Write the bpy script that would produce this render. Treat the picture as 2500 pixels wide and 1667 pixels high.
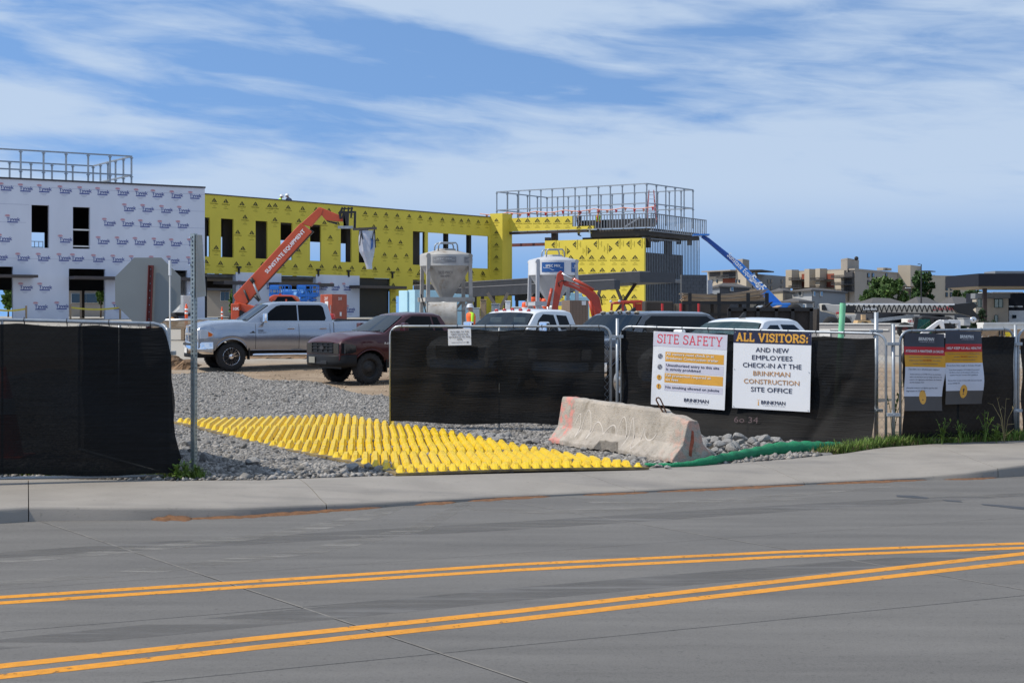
import bpy, bmesh, math, random
import numpy as np
from mathutils import Vector, Matrix
R = math.radians
random.seed(7); rng = np.random.default_rng(7)
for o in list(bpy.data.objects): bpy.data.objects.remove(o)
scene = bpy.context.scene
COL = scene.collection

# ------------------------------------------------------------------ camera
F = 3800.0; YH = 770.0; H = 1.95          # focal length and horizon in photo pixels, eye height in metres
cam_d = bpy.data.cameras.new('camera'); cam = bpy.data.objects.new('camera', cam_d); COL.objects.link(cam)
cam.location = (0, 0, H); cam.rotation_euler = (R(90), 0, 0)
cam_d.sensor_width = 36.0; cam_d.lens = F/2500*36.0
cam_d.shift_y = -(833.5-YH)/2500
cam_d.clip_start = 0.1; cam_d.clip_end = 9000
scene.camera = cam

# ------------------------------------------------------------------ sky, sun, exposure
SUN_EL = 50.0; SUN_V = Vector((-0.985, -0.17, 0)).normalized()   # horizontal direction to the sun
world = bpy.data.worlds.new('World'); scene.world = world; world.use_nodes = True
nt = world.node_tree; nt.nodes.clear()
def N(t, **k):
    n = nt.nodes.new(t)
    for a, b in k.items(): setattr(n, a, b)
    return n
def math_n(op, a=None, b=None, clamp=False):
    n = N('ShaderNodeMath', operation=op, use_clamp=clamp)
    for i, v in ((0, a), (1, b)):
        if v is None: continue
        if isinstance(v, (int, float)): n.inputs[i].default_value = v
        else: nt.links.new(v, n.inputs[i])
    return n.outputs[0]
tc = N('ShaderNodeTexCoord'); sep = N('ShaderNodeSeparateXYZ'); nt.links.new(tc.outputs['Generated'], sep.inputs[0])
sx, sy, sz = sep.outputs
comb = N('ShaderNodeCombineXYZ'); nt.links.new(sx, comb.inputs[0]); nt.links.new(sy, comb.inputs[1])
nt.links.new(math_n('ADD', math_n('MULTIPLY', math_n('ABSOLUTE', sz), 0.9), 0.30), comb.inputs[2])
nrm = N('ShaderNodeVectorMath', operation='NORMALIZE'); nt.links.new(comb.outputs[0], nrm.inputs[0])
sky = N('ShaderNodeTexSky', sky_type='NISHITA'); sky.sun_disc = False
sky.sun_elevation = R(SUN_EL); sky.sun_rotation = math.atan2(SUN_V.x, SUN_V.y)
sky.altitude = 1600; sky.air_density = 1.15; sky.dust_density = 0.25; sky.ozone_density = 2.2
nt.links.new(nrm.outputs[0], sky.inputs['Vector'])
hsv = N('ShaderNodeHueSaturation'); hsv.inputs['Saturation'].default_value = 1.16; hsv.inputs['Value'].default_value = 1.33; nt.links.new(sky.outputs[0], hsv.inputs['Color'])
# cirrus: noise on a sheet of air high above, stretched along the wind
def noise(vec, scale, detail, rough, dist=0.0):
    n = N('ShaderNodeTexNoise'); n.inputs['Scale'].default_value = scale; n.inputs['Detail'].default_value = detail
    n.inputs['Roughness'].default_value = rough; n.inputs['Distortion'].default_value = dist
    nt.links.new(vec, n.inputs['Vector']); return n.outputs['Fac']
def cvec(kx, ky, kz, shear, off):
    c = N('ShaderNodeCombineXYZ')
    nt.links.new(math_n('ADD', math_n('MULTIPLY', sx, kx), off), c.inputs[0])
    nt.links.new(math_n('MULTIPLY', sy, ky), c.inputs[1])
    nt.links.new(math_n('ADD', math_n('MULTIPLY', sz, kz), math_n('MULTIPLY', sx, shear)), c.inputs[2]); return c.outputs[0]
n1 = noise(cvec(3.4, 3.4, 19, 1.5, 3.1), 1.0, 6, 0.50, 0.5)
n2 = noise(cvec(14, 14, 80, 7.0, 1.7), 1.0, 8, 0.58, 0.5)
n3 = noise(cvec(2.0, 2.0, 11, -1.0, 7.7), 1.0, 3, 0.5, 0.0)
mix = math_n('ADD', math_n('ADD', math_n('MULTIPLY', n1, 0.60), math_n('MULTIPLY', n2, 0.20)), math_n('MULTIPLY', n3, 0.36))
ramp = N('ShaderNodeValToRGB'); ramp.color_ramp.interpolation = 'EASE'
ramp.color_ramp.elements[0].position = 0.435; ramp.color_ramp.elements[1].position = 0.61
nt.links.new(mix, ramp.inputs[0])
el = N('ShaderNodeMapRange', interpolation_type='SMOOTHSTEP'); el.inputs['From Min'].default_value = 0.015; el.inputs['From Max'].default_value = 0.085
nt.links.new(sz, el.inputs['Value'])
fac = math_n('MULTIPLY', math_n('MULTIPLY', ramp.outputs[0], 0.84), el.outputs[0], True)
thin = math_n('MAXIMUM', fac, math_n('MULTIPLY', el.outputs[0], 0.10))
mx = N('ShaderNodeMix', data_type='RGBA'); nt.links.new(thin, mx.inputs[0]); nt.links.new(hsv.outputs[0], mx.inputs[6])
mx.inputs[7].default_value = (4.1, 4.95, 6.1, 1)
bg = N('ShaderNodeBackground'); bg.inputs['Strength'].default_value = 0.14
nt.links.new(mx.outputs[2], bg.inputs['Color'])
wo = N('ShaderNodeOutputWorld'); nt.links.new(bg.outputs[0], wo.inputs['Surface'])

sun_d = bpy.data.lights.new('sun', 'SUN'); sun_d.energy = 4.2; sun_d.angle = R(0.53); sun_d.color = (1, 0.93, 0.82)
sun = bpy.data.objects.new('sun', sun_d); COL.objects.link(sun)
sd = Vector((SUN_V.x*math.cos(R(SUN_EL)), SUN_V.y*math.cos(R(SUN_EL)), math.sin(R(SUN_EL))))
sun.rotation_euler = sd.to_track_quat('Z', 'Y').to_euler(); sun.location = (-30, -10, 60)
vs = scene.view_settings; vs.view_transform = 'Standard'; vs.look = 'None'; vs.exposure = 0.0; vs.gamma = 1.0
try: vs.use_curve_mapping = False
except Exception: pass

# ------------------------------------------------------------------ geometry helpers
def P(px, py, D): return Vector(((px-1250)/F*D, D, H-(py-YH)/F*D))       # photo direction to a point at distance D
def G(px, py, z=0.0):                                                    # the point where it meets a level at height z
    D = F*(H-z)/(py-YH); return Vector(((px-1250)/F*D, D, z))
def lerp(a, b, t): return a+(b-a)*t
def interp(pts, x):
    if x <= pts[0][0]: return pts[0][1]
    for (a, u), (b, v) in zip(pts, pts[1:]):
        if x <= b: return u+(v-u)*(x-a)/(b-a)
    return pts[-1][1]
def sm(a, b, x):
    t = max(0.0, min(1.0, (x-a)/(b-a))); return t*t*(3-2*t)
ZL = [(0,0),(24,0),(30,.03),(40,.18),(46,.30),(55,.75),(70,1.35),(82,1.78),(105,1.9),(400,1.2),(3000,0)]
ZR = [(0,0),(24,0),(40,.10),(60,.40),(100,.8),(200,.9),(3000,0)]
def gz(X, Y):
    w = sm(0, 9, X-.13*Y); return lerp(interp(ZL, Y), interp(ZR, Y), w)

class MB:
    def __init__(s): s.v = []; s.f = []; s.m = []; s.cur = 0
    def mat(s, i): s.cur = i; return s
    def add(s, vs, fs):
        b = len(s.v); s.v.extend([tuple(p) for p in vs]); s.f.extend([tuple(b+i for i in f) for f in fs]); s.m.extend([s.cur]*len(fs)); return s
    def box(s, c, d, M=None):
        x, y, z = d[0]/2, d[1]/2, d[2]/2
        vs = [Vector(p) for p in ((-x,-y,-z),(x,-y,-z),(x,y,-z),(-x,y,-z),(-x,-y,z),(x,-y,z),(x,y,z),(-x,y,z))]
        c = Vector(c); vs = [c+(M @ p if M else p) for p in vs]
        return s.add(vs, [(3,2,1,0),(4,5,6,7),(0,1,5,4),(1,2,6,5),(2,3,7,6),(3,0,4,7)])
    def bar(s, a, b, w, h=None, up=(0,0,1)):
        a = Vector(a); b = Vector(b); h = h or w; d = b-a; L = d.length
        if L < 1e-6: return s
        z = d/L; u = Vector(up)
        if abs(z.dot(u)) > .98: u = Vector((0,1,0))
        x = u.cross(z).normalized(); y = z.cross(x)
        M = Matrix((x, y, z)).transposed(); return s.box((a+b)/2, (w, h, L), M)
    def tube(s, pts, r, n=8, caps=True, closed=False):
        pts = [Vector(p) for p in pts]; rs = r if isinstance(r, (list, tuple)) else [r]*len(pts); rings = []; prev = None
        for i, p in enumerate(pts):
            if closed: d = pts[(i+1) % len(pts)]-pts[i-1]
            else: d = pts[min(i+1, len(pts)-1)]-pts[max(i-1, 0)]
            d.normalize()
            if prev is None:
                u = Vector((0,0,1)) if abs(d.z) < .9 else Vector((1,0,0)); x = u.cross(d).normalized()
            else: x = (prev-d*prev.dot(d)).normalized()
            prev = x; y = d.cross(x)
            rings.append([p+(x*math.cos(2*math.pi*k/n)+y*math.sin(2*math.pi*k/n))*rs[i] for k in range(n)])
        vs = [p for ring in rings for p in ring]; fs = []
        m = len(rings)
        for i in range(m if closed else m-1):
            j = (i+1) % m
            for k in range(n): fs.append((i*n+k, i*n+(k+1) % n, j*n+(k+1) % n, j*n+k))
        if caps and not closed: fs += [tuple(range(n-1, -1, -1)), tuple((m-1)*n+k for k in range(n))]
        return s.add(vs, fs)
    def prism(s, poly, d):      # planar polygon of 3D points swept along d
        d = Vector(d); poly = [Vector(p) for p in poly]; n = len(poly)
        nrm_ = Vector((0,0,0))
        for i in range(n): nrm_ += poly[i].cross(poly[(i+1) % n])
        if nrm_.dot(d) < 0: poly = poly[::-1]
        vs = poly+[p+d for p in poly]
        return s.add(vs, [tuple(range(n-1, -1, -1)), tuple(range(n, 2*n))]+[(i, (i+1) % n, n+(i+1) % n, n+i) for i in range(n)])
    def lathe(s, prof, c=(0,0,0), axis='z', n=24):   # prof: (radius, along)
        c = Vector(c); vs = []
        for (r, h) in prof:
            for k in range(n):
                a = 2*math.pi*k/n; x, y = r*math.cos(a), r*math.sin(a)
                vs.append(c+(Vector((x, y, h)) if axis == 'z' else Vector((x, h, y)) if axis == 'y' else Vector((h, x, y))))
        m = len(prof); fs = []
        for i in range(m-1):
            for k in range(n):
                q = (i*n+k, i*n+(k+1) % n, (i+1)*n+(k+1) % n, (i+1)*n+k); fs.append(q if axis != 'y' else q[::-1])
        return s.add(vs, fs)
    def grid(s, fn, us, vs_):
        vs = [fn(u, v) for v in vs_ for u in us]; n = len(us)
        return s.add(vs, [(j*n+i, j*n+i+1, (j+1)*n+i+1, (j+1)*n+i) for j in range(len(vs_)-1) for i in range(n-1)])
    def text(s, body, o, u, v, size, align='CENTER', bold=0.0, xs=1.0, lift=0.0):
        V2, F2 = text_mesh(body, align, bold); o = Vector(o); u = Vector(u).normalized(); v = Vector(v).normalized(); n = u.cross(v)
        return s.add([o+u*(x*size*xs)+v*(y*size)+n*(lift+l*.0004) for x, y, l in V2], F2)
    def build(s, name, mats, parent=None, smooth=False, bevel=0, local=False, sub=0, auto=None):
        me = bpy.data.meshes.new(name); vs = s.v
        o = bpy.data.objects.new(name, me)
        if not local:
            if parent is not None:
                Mx = Matrix.Identity(4); q = parent
                while q is not None: Mx = q.matrix_basis @ Mx; q = q.parent
                Mx = Mx.inverted(); vs = [tuple(Mx @ Vector(p)) for p in vs]
            else:
                a = np.array(vs); off = Vector(((a[:,0].min()+a[:,0].max())/2, (a[:,1].min()+a[:,1].max())/2, a[:,2].min())); o.location = off
                vs = [(p[0]-off.x, p[1]-off.y, p[2]-off.z) for p in vs]
        me.from_pydata(vs, [], s.f)
        if not isinstance(mats, (list, tuple)): mats = [mats]
        for m in mats: me.materials.append(m)
        if len(mats) > 1: me.polygons.foreach_set('material_index', s.m)
        if smooth: me.polygons.foreach_set('use_smooth', [True]*len(me.polygons))
        me.update(); COL.objects.link(o)
        if parent is not None: o.parent = parent
        if auto is not None:
            me.polygons.foreach_set('use_smooth', [True]*len(me.polygons)); me.set_sharp_from_angle(angle=R(auto))
        if bevel:
            b = o.modifiers.new('bevel', 'BEVEL'); b.width = bevel; b.segments = 2; b.limit_method = 'ANGLE'; b.angle_limit = R(35)
        if sub:
            q = o.modifiers.new('sub', 'SUBSURF'); q.levels = sub; q.render_levels = sub
        return o
_tc = {}
def text_mesh(body, align='CENTER', bold=0.0):
    k = (body, align, bold)
    if k not in _tc:
        c = bpy.data.curves.new('t', 'FONT'); c.body = body; c.align_x = align; c.resolution_u = 2; c.size = 1.38
        o = bpy.data.objects.new('t', c); COL.objects.link(o); bpy.context.view_layer.update()
        m = o.evaluated_get(bpy.context.evaluated_depsgraph_get()).to_mesh()
        vb = [(v.co.x, v.co.y) for v in m.vertices]; fb = [tuple(p.vertices) for p in m.polygons]; V3, F3 = [], []
        for i, (dx, dy) in enumerate(((0,0),) if bold < .003 else ((0,0),(bold,bold*.6),(-bold,-bold*.6),(bold,-bold*.6),(-bold,bold*.6))):      # heavier strokes from shifted layers
            F3 += [tuple(len(V3)+q for q in f) for f in fb]; V3 += [(x+dx, y+dy, i) for x, y in vb]
        _tc[k] = (V3, F3)
        bpy.data.objects.remove(o); bpy.data.curves.remove(c)
    return _tc[k]
def tag(o, label=None, cat=None, group=None, kind=None):
    if label: o['label'] = label
    if cat: o['category'] = cat
    if group: o['group'] = group
    if kind: o['kind'] = kind
    return o
def thing(name, label, cat, loc=(0,0,0), rot=0.0, group=None):
    o = bpy.data.objects.new(name, None); COL.objects.link(o); o.location = loc; o.rotation_euler = (0,0,rot); o.empty_display_size = .2
    return tag(o, label, cat, group)
def copy_tree(o, parent=None):
    c = o.copy(); COL.objects.link(c)
    if parent is not None: c.parent = parent
    for ch in list(o.children): copy_tree(ch, c)
    return c

class Wall:     # an upright plane over a ground line; lets photo directions be turned into places on it
    def __init__(s, a, b):
        s.a = Vector((a[0], a[1])); s.b = Vector((b[0], b[1])); s.d = (s.b-s.a).normalized(); s.L = (s.b-s.a).length
        s.n = Vector((s.d.y, -s.d.x))
    @staticmethod
    def px(p0, D0, p1, D1): return Wall(((p0-1250)/F*D0, D0), ((p1-1250)/F*D1, D1))
    def s_of(s, px):
        k = (px-1250)/F; return (k*s.a.y-s.a.x)/(s.d.x-k*s.d.y)
    def D(s, px): return s.a.y+s.s_of(px)*s.d.y
    def z(s, px, py): return H-(py-YH)/F*s.D(px)
    def p(s, x, z, out=0.0): q = s.a+s.d*x+s.n*out; return Vector((q.x, q.y, z))
    def box(s, mb, x0, x1, z0, z1, o0, o1):
        a, b = min(o0, o1), max(o0, o1)
        vs = [s.p(x0,z0,b), s.p(x1,z0,b), s.p(x1,z0,a), s.p(x0,z0,a), s.p(x0,z1,b), s.p(x1,z1,b), s.p(x1,z1,a), s.p(x0,z1,a)]
        return mb.add(vs, [(3,2,1,0),(4,5,6,7),(0,1,5,4),(1,2,6,5),(2,3,7,6),(3,0,4,7)])
    def pbox(s, mb, x0, x1, y0, y1, o0, o1):     # the same given by photo directions
        xm = (x0+x1)/2; return s.box(mb, s.s_of(x0), s.s_of(x1), s.z(xm, y1), s.z(xm, y0), o0, o1)
    def sheet(s, mb, x0, x1, z0, z1, holes, t):  # wall slab with rectangular openings
        xs = sorted(set([x0, x1]+[h[i] for h in holes for i in (0, 1) if x0 < h[i] < x1]))
        zs = sorted(set([z0, z1]+[h[i] for h in holes for i in (2, 3) if z0 < h[i] < z1]))
        def solid(i, j):
            if i < 0 or j < 0 or i >= len(xs)-1 or j >= len(zs)-1: return False
            x = (xs[i]+xs[i+1])/2; z = (zs[j]+zs[j+1])/2
            return not any(h[0] < x < h[1] and h[2] < z < h[3] for h in holes)
        for i in range(len(xs)-1):
            for j in range(len(zs)-1):
                if not solid(i, j): continue
                a, b, c, d = xs[i], xs[i+1], zs[j], zs[j+1]
                mb.add([s.p(a,c), s.p(b,c), s.p(b,d), s.p(a,d)], [(0,1,2,3)])
                mb.add([s.p(a,c,-t), s.p(b,c,-t), s.p(b,d,-t), s.p(a,d,-t)], [(3,2,1,0)])
                if not solid(i-1, j): mb.add([s.p(a,c), s.p(a,d), s.p(a,d,-t), s.p(a,c,-t)], [(0,1,2,3)])
                if not solid(i+1, j): mb.add([s.p(b,c), s.p(b,d), s.p(b,d,-t), s.p(b,c,-t)], [(3,2,1,0)])
                if not solid(i, j-1): mb.add([s.p(a,c), s.p(b,c), s.p(b,c,-t), s.p(a,c,-t)], [(3,2,1,0)])
                if not solid(i, j+1): mb.add([s.p(a,d), s.p(b,d), s.p(b,d,-t), s.p(a,d,-t)], [(0,1,2,3)])
        return mb

# ------------------------------------------------------------------ materials
def M(name, c, r=.6, m=0.0, var=.12, vs=3.0, bump=0.0, bs=40.0, c2=None, coat=0.0, spec=.5, stretch=None, detail=5, dust=None):
    mt = bpy.data.materials.new(name); mt.use_nodes = True; t = mt.node_tree; b = t.nodes['Principled BSDF']
    b.inputs['Roughness'].default_value = r; b.inputs['Metallic'].default_value = m; b.inputs['Coat Weight'].default_value = coat
    b.inputs['Coat Roughness'].default_value = .04; b.inputs['Specular IOR Level'].default_value = spec
    co = t.nodes.new('ShaderNodeTexCoord'); vec = co.outputs['Object']
    if stretch:
        mp = t.nodes.new('ShaderNodeMapping'); mp.inputs['Rotation'].default_value = (0, 0, stretch[3] if len(stretch) > 3 else 0)
        mp.inputs['Scale'].default_value = stretch[:3]; mp.vector_type = 'TEXTURE' if False else 'POINT'; t.links.new(vec, mp.inputs[0]); vec = mp.outputs[0]
    nz = t.nodes.new('ShaderNodeTexNoise'); nz.inputs['Scale'].default_value = vs; nz.inputs['Detail'].default_value = detail; t.links.new(vec, nz.inputs['Vector'])
    rp = t.nodes.new('ShaderNodeValToRGB'); rp.color_ramp.elements[0].position = .3; rp.color_ramp.elements[1].position = .7
    c2 = c2 or tuple(min(1, x*(1+var)) for x in c); c1 = tuple(x*(1-var) for x in c)
    rp.color_ramp.elements[0].color = (*c1, 1); rp.color_ramp.elements[1].color = (*c2, 1)
    t.links.new(nz.outputs['Fac'], rp.inputs[0]); out = rp.outputs[0]
    if dust:       # dried dirt over the lower part, by height on the object
        sp = t.nodes.new('ShaderNodeSeparateXYZ'); t.links.new(co.outputs['Object'], sp.inputs[0])
        mr = t.nodes.new('ShaderNodeMapRange'); mr.inputs['From Min'].default_value = dust[1]; mr.inputs['From Max'].default_value = dust[0]; mr.inputs['To Max'].default_value = dust[2]
        t.links.new(sp.outputs[2], mr.inputs['Value'])
        mu = t.nodes.new('ShaderNodeMath'); mu.operation = 'MULTIPLY'; mu.use_clamp = True; t.links.new(mr.outputs[0], mu.inputs[0]); 
        ad = t.nodes.new('ShaderNodeMath'); ad.operation = 'ADD'; ad.inputs[1].default_value = .5; t.links.new(nz.outputs['Fac'], ad.inputs[0]); t.links.new(ad.outputs[0], mu.inputs[1])
        mm = t.nodes.new('ShaderNodeMix'); mm.data_type = 'RGBA'; t.links.new(mu.outputs[0], mm.inputs[0]); t.links.new(out, mm.inputs[6]); mm.inputs[7].default_value = (.30,.23,.16,1); out = mm.outputs[2]
    t.links.new(out, b.inputs['Base Color'])
    if bump:
        n2 = t.nodes.new('ShaderNodeTexNoise'); n2.inputs['Scale'].default_value = bs; n2.inputs['Detail'].default_value = 4; t.links.new(vec, n2.inputs['Vector'])
        bp = t.nodes.new('ShaderNodeBump'); bp.inputs['Strength'].default_value = bump; bp.inputs['Distance'].default_value = .02
        t.links.new(n2.outputs['Fac'], bp.inputs['Height']); t.links.new(bp.outputs[0], b.inputs['Normal'])
    return mt
def island(mt, lo, hi, hue=None):     # each loose piece its own shade
    t = mt.node_tree; b = t.nodes['Principled BSDF']; src = b.inputs['Base Color'].links[0].from_socket
    g = t.nodes.new('ShaderNodeNewGeometry'); mr = t.nodes.new('ShaderNodeMapRange'); mr.inputs['To Min'].default_value = lo; mr.inputs['To Max'].default_value = hi
    t.links.new(g.outputs['Random Per Island'], mr.inputs['Value'])
    mm = t.nodes.new('ShaderNodeVectorMath'); mm.operation = 'SCALE'; t.links.new(src, mm.inputs[0]); t.links.new(mr.outputs[0], mm.inputs['Scale'])
    t.links.new(mm.outputs[0], b.inputs['Base Color']); return mt
def emis(mt): return mt
def mesh_fabric(name, c, open_=.16, vs=2.0):     # woven shade cloth: mostly yarn, a share of open holes
    mt = M(name, c, .7, var=.4, vs=vs, spec=.18, stretch=(1,1,14), bump=.5, bs=3.5); t = mt.node_tree; b = t.nodes['Principled BSDF']; out = t.nodes['Material Output']
    tr = t.nodes.new('ShaderNodeBsdfTransparent'); mxs = t.nodes.new('ShaderNodeMixShader')
    nz = t.nodes.new('ShaderNodeTexNoise'); nz.inputs['Scale'].default_value = 3.0
    co = t.nodes.new('ShaderNodeTexCoord'); t.links.new(co.outputs['Object'], nz.inputs['Vector'])
    mr = t.nodes.new('ShaderNodeMapRange'); mr.inputs['To Min'].default_value = open_*.7; mr.inputs['To Max'].default_value = open_*1.3; t.links.new(nz.outputs['Fac'], mr.inputs['Value'])
    t.links.new(mr.outputs[0], mxs.inputs[0]); t.links.new(b.outputs[0], mxs.inputs[1]); t.links.new(tr.outputs[0], mxs.inputs[2]); t.links.new(mxs.outputs[0], out.inputs['Surface'])
    return mt
def glassy(name, c, trans=.0, r=.03):
    mt = M(name, c, r, var=.05, spec=.6)
    if trans:
        t = mt.node_tree; b = t.nodes['Principled BSDF']; out = t.nodes['Material Output']; tr = t.nodes.new('ShaderNodeBsdfTransparent'); tr.inputs[0].default_value = (.75,.85,.85,1)
        mxs = t.nodes.new('ShaderNodeMixShader'); mxs.inputs[0].default_value = trans
        t.links.new(b.outputs[0], mxs.inputs[1]); t.links.new(tr.outputs[0], mxs.inputs[2]); t.links.new(mxs.outputs[0], out.inputs['Surface'])
    return mt
K = {}
K['black'] = M('black_paint', (.012,.012,.013), .5)
K['rubber'] = M('rubber', (.018,.018,.019), .85, var=.3, vs=8, bump=.2)
K['dark'] = M('dark_steel', (.035,.033,.035), .55, .3, var=.2)
K['brownsteel'] = M('primed_steel', (.045,.028,.024), .6, .1, var=.2)
K['galv'] = M('galvanised_steel', (.50,.53,.56), .38, .85, var=.15, vs=9)
K['galvdull'] = M('weathered_galvanised_steel', (.34,.37,.40), .5, .6, var=.18, vs=14)
K['chrome'] = M('chrome', (.82,.82,.84), .07, 1.0, var=.03)
K['alu'] = M('aluminium', (.72,.73,.75), .3, .9, var=.05)
K['white'] = M('white_paint', (.78,.78,.78), .4, var=.05, coat=.3)
K['offwhite'] = M('off_white_paint', (.66,.65,.62), .6, var=.08)
K['rust'] = M('rusty_bar', (.13,.06,.035), .8, .3, var=.3, vs=20)
K['orange'] = M('machine_orange', (.54,.072,.016), .42, var=.10, vs=2, coat=.3)
K['orange2'] = M('excavator_orange', (.44,.045,.014), .42, var=.12, vs=2, coat=.3)
K['safety'] = M('safety_orange', (.82,.10,.02), .5, var=.05)
K['blue'] = M('machine_blue', (.02,.17,.58), .4, var=.08, coat=.3)
K['red'] = M('red_paint', (.48,.03,.03), .45, var=.1)
K['lime'] = M('lime_cloth', (.42,.75,.04), .8)
K['skin'] = M('skin', (.42,.24,.17), .6)
K['denim'] = M('denim', (.04,.055,.10), .9)
K['glass'] = glassy('tinted_glass', (.004,.005,.007), r=.02); K['glass'].node_tree.nodes['Principled BSDF'].inputs['Specular IOR Level'].default_value = .12
K['wglass'] = glassy('windscreen_glass', (.012,.02,.03), .30, r=.02)
K['pane'] = glassy('window_glass', (.035,.05,.06), r=.05)
K['lens'] = glassy('lamp_lens', (.55,.57,.6), r=.05)
K['amber'] = glassy('amber_lens', (.75,.16,.02), r=.1)
K['redlens'] = glassy('red_lens', (.5,.02,.02), r=.15)
K['navy'] = M('navy_print', (.016,.018,.055), .5)
K['gold'] = M('gold_print', (.70,.36,.05), .5)
K['tan_gold'] = M('tan_print', (.50,.26,.09), .5)
K['crimson'] = M('crimson_print', (.72,.015,.05), .5)
K['whiteprint'] = M('white_print', (.85,.85,.85), .5, var=.02)
K['greyprint'] = M('grey_print', (.13,.13,.15), .5)
K['wood'] = M('timber', (.34,.24,.15), .8, var=.2, vs=6, stretch=(1,8,8))
K['bark'] = M('bark', (.10,.075,.055), .9, var=.3, vs=8, bump=.5)
# ------------------------------------------------------------------ ground, road, pavement
K['dirt'] = M('packed_dirt', (.26,.182,.116), .95, var=.22, vs=.9, bump=.9, bs=9, c2=(.33,.25,.17), detail=9)
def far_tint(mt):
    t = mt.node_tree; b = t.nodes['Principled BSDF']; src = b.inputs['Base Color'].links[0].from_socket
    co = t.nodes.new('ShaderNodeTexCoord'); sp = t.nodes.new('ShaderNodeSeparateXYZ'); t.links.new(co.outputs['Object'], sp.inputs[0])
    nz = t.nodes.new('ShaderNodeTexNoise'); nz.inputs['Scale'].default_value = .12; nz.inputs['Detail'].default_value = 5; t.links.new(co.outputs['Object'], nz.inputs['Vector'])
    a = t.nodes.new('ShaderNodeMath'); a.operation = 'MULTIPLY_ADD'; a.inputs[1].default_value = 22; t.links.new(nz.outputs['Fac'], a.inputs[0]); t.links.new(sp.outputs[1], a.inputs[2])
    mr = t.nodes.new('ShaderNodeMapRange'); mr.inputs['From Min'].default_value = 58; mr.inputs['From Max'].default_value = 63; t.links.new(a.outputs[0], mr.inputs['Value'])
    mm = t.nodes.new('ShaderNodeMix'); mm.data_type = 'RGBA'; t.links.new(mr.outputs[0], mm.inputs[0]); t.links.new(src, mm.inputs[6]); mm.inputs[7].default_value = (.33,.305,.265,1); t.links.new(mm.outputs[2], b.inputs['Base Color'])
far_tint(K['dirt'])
bk = [G(*q) for q in ((0,1166),(450,1173),(640,1171),(960,1160),(1580,1143),(1700,1136),(1900,1122),(2055,1108),(2150,1093),(2300,1082),(2500,1075))]
BK = [(-80, bk[0].y-.47*(bk[0].x+80))]+[(p.x, p.y) for p in bk]+[(90, bk[-1].y+.42*(90-bk[-1].x))]
ck = [(0,1240,0),(85,1235,0),(340,1238,-.02),(585,1238,-.05),(935,1224,-.09),(1250,1206.5,-.11),(1553,1194,-.11),(1962,1174.6,-.11),(2260,1161,-.10),(2366,1152,-.06),(2500,1133,0)]
ckp = [G(*q) for q in ck]
CK = [(-80, ckp[0].y-.43*(ckp[0].x+80))]+[(p.x, p.y) for p in ckp]+[(90, ckp[-1].y+.45*(90-ckp[-1].x))]
CZ = [(-80,0)]+[(p.x, p.z) for p in ckp]+[(90,0)]
bY = lambda X: interp(BK, X)
mb = MB()
xs = [-1500,-700,-350,-180,-110,-80,-60,-45,-34,-26,-20,-16]+[-13+.5*i for i in range(53)]+[16,20,26,34,45,60,80,110,180,350,700,1500]
vsr = [0,.12,.3,.6,1,1.5,2,2.5,3,3.6,4.3,5,6,7,8,9,10,11,12,13,14,15.5,17,18.5,20,22,24,26,28,30,33,37,41,46,52,60,70,85,110,150,220,350,600,1100,2000,3500]
def gp(x, v):
    y = bY(x)+v; z = gz(x, y)-.02
    if v < .01: z = -.06
    elif v > .5: z += .02*math.sin(x*1.9+y*.7)*math.sin(y*1.3-x*.4)*sm(3, 10, v)
    return (x, y, z)
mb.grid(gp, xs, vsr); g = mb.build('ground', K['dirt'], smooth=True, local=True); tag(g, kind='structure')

K['road'] = M('road_concrete', (.150,.143,.134), .85, var=.10, vs=1.3, bump=.35, bs=160, stretch=(.35,2.2,1,-R(25)), detail=8)
K['joint'] = M('joint_sealant', (.02,.019,.018), .7)
K['sandjoint'] = M('sand_in_joint', (.185,.172,.155), .9, var=.3, vs=8)
def grime(mt, scale, dark, lo, hi, stretch=None):   # oil and tyre stains with a shape of their own
    t = mt.node_tree; b = t.nodes['Principled BSDF']; src = b.inputs['Base Color'].links[0].from_socket
    ge = t.nodes.new('ShaderNodeNewGeometry'); mp = t.nodes.new('ShaderNodeMapping'); t.links.new(ge.outputs['Position'], mp.inputs[0])
    mp.inputs['Rotation'].default_value = (0,0,-R(25)); mp.inputs['Scale'].default_value = stretch or (1,1,1)
    nz = t.nodes.new('ShaderNodeTexNoise'); nz.inputs['Scale'].default_value = scale; nz.inputs['Detail'].default_value = 8; nz.inputs['Roughness'].default_value = .62; t.links.new(mp.outputs[0], nz.inputs['Vector'])
    mr = t.nodes.new('ShaderNodeMapRange'); mr.inputs['From Min'].default_value = lo; mr.inputs['From Max'].default_value = hi; t.links.new(nz.outputs['Fac'], mr.inputs['Value'])
    mm = t.nodes.new('ShaderNodeMix'); mm.data_type = 'RGBA'; mm.blend_type = 'MULTIPLY'; t.links.new(mr.outputs[0], mm.inputs[0]); t.links.new(src, mm.inputs[6]); mm.inputs[7].default_value = (*dark, 1); t.links.new(mm.outputs[2], b.inputs['Base Color']); return mt
grime(K['road'], .45, (.82,.82,.83), .42, .7, (.4,1.3,1)); grime(K['road'], 2.2, (.88,.88,.88), .50, .66, (.15,1.6,1)); grime(K['road'], 22, (.72,.72,.72), .60, .68); grime(K['road'], 90, (.70,.70,.70), .50, .66)
mb = MB()
mb.add([(-90,-60,-.178),(120,-60,-.178),(120,75,-.178),(-90,75,-.178)], [(0,1,2,3)])
road = mb.build('road', K['joint'], local=True); tag(road, kind='structure')
O = Vector((-2.485,12.59)); d = Vector((math.cos(R(25)), math.sin(R(25)))); q = Vector((.575,-.818)).normalized()
ts = [-8.5,0,1.68,3.55,7.3,11.2,15]; U = 4.94; gap = .006
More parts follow.
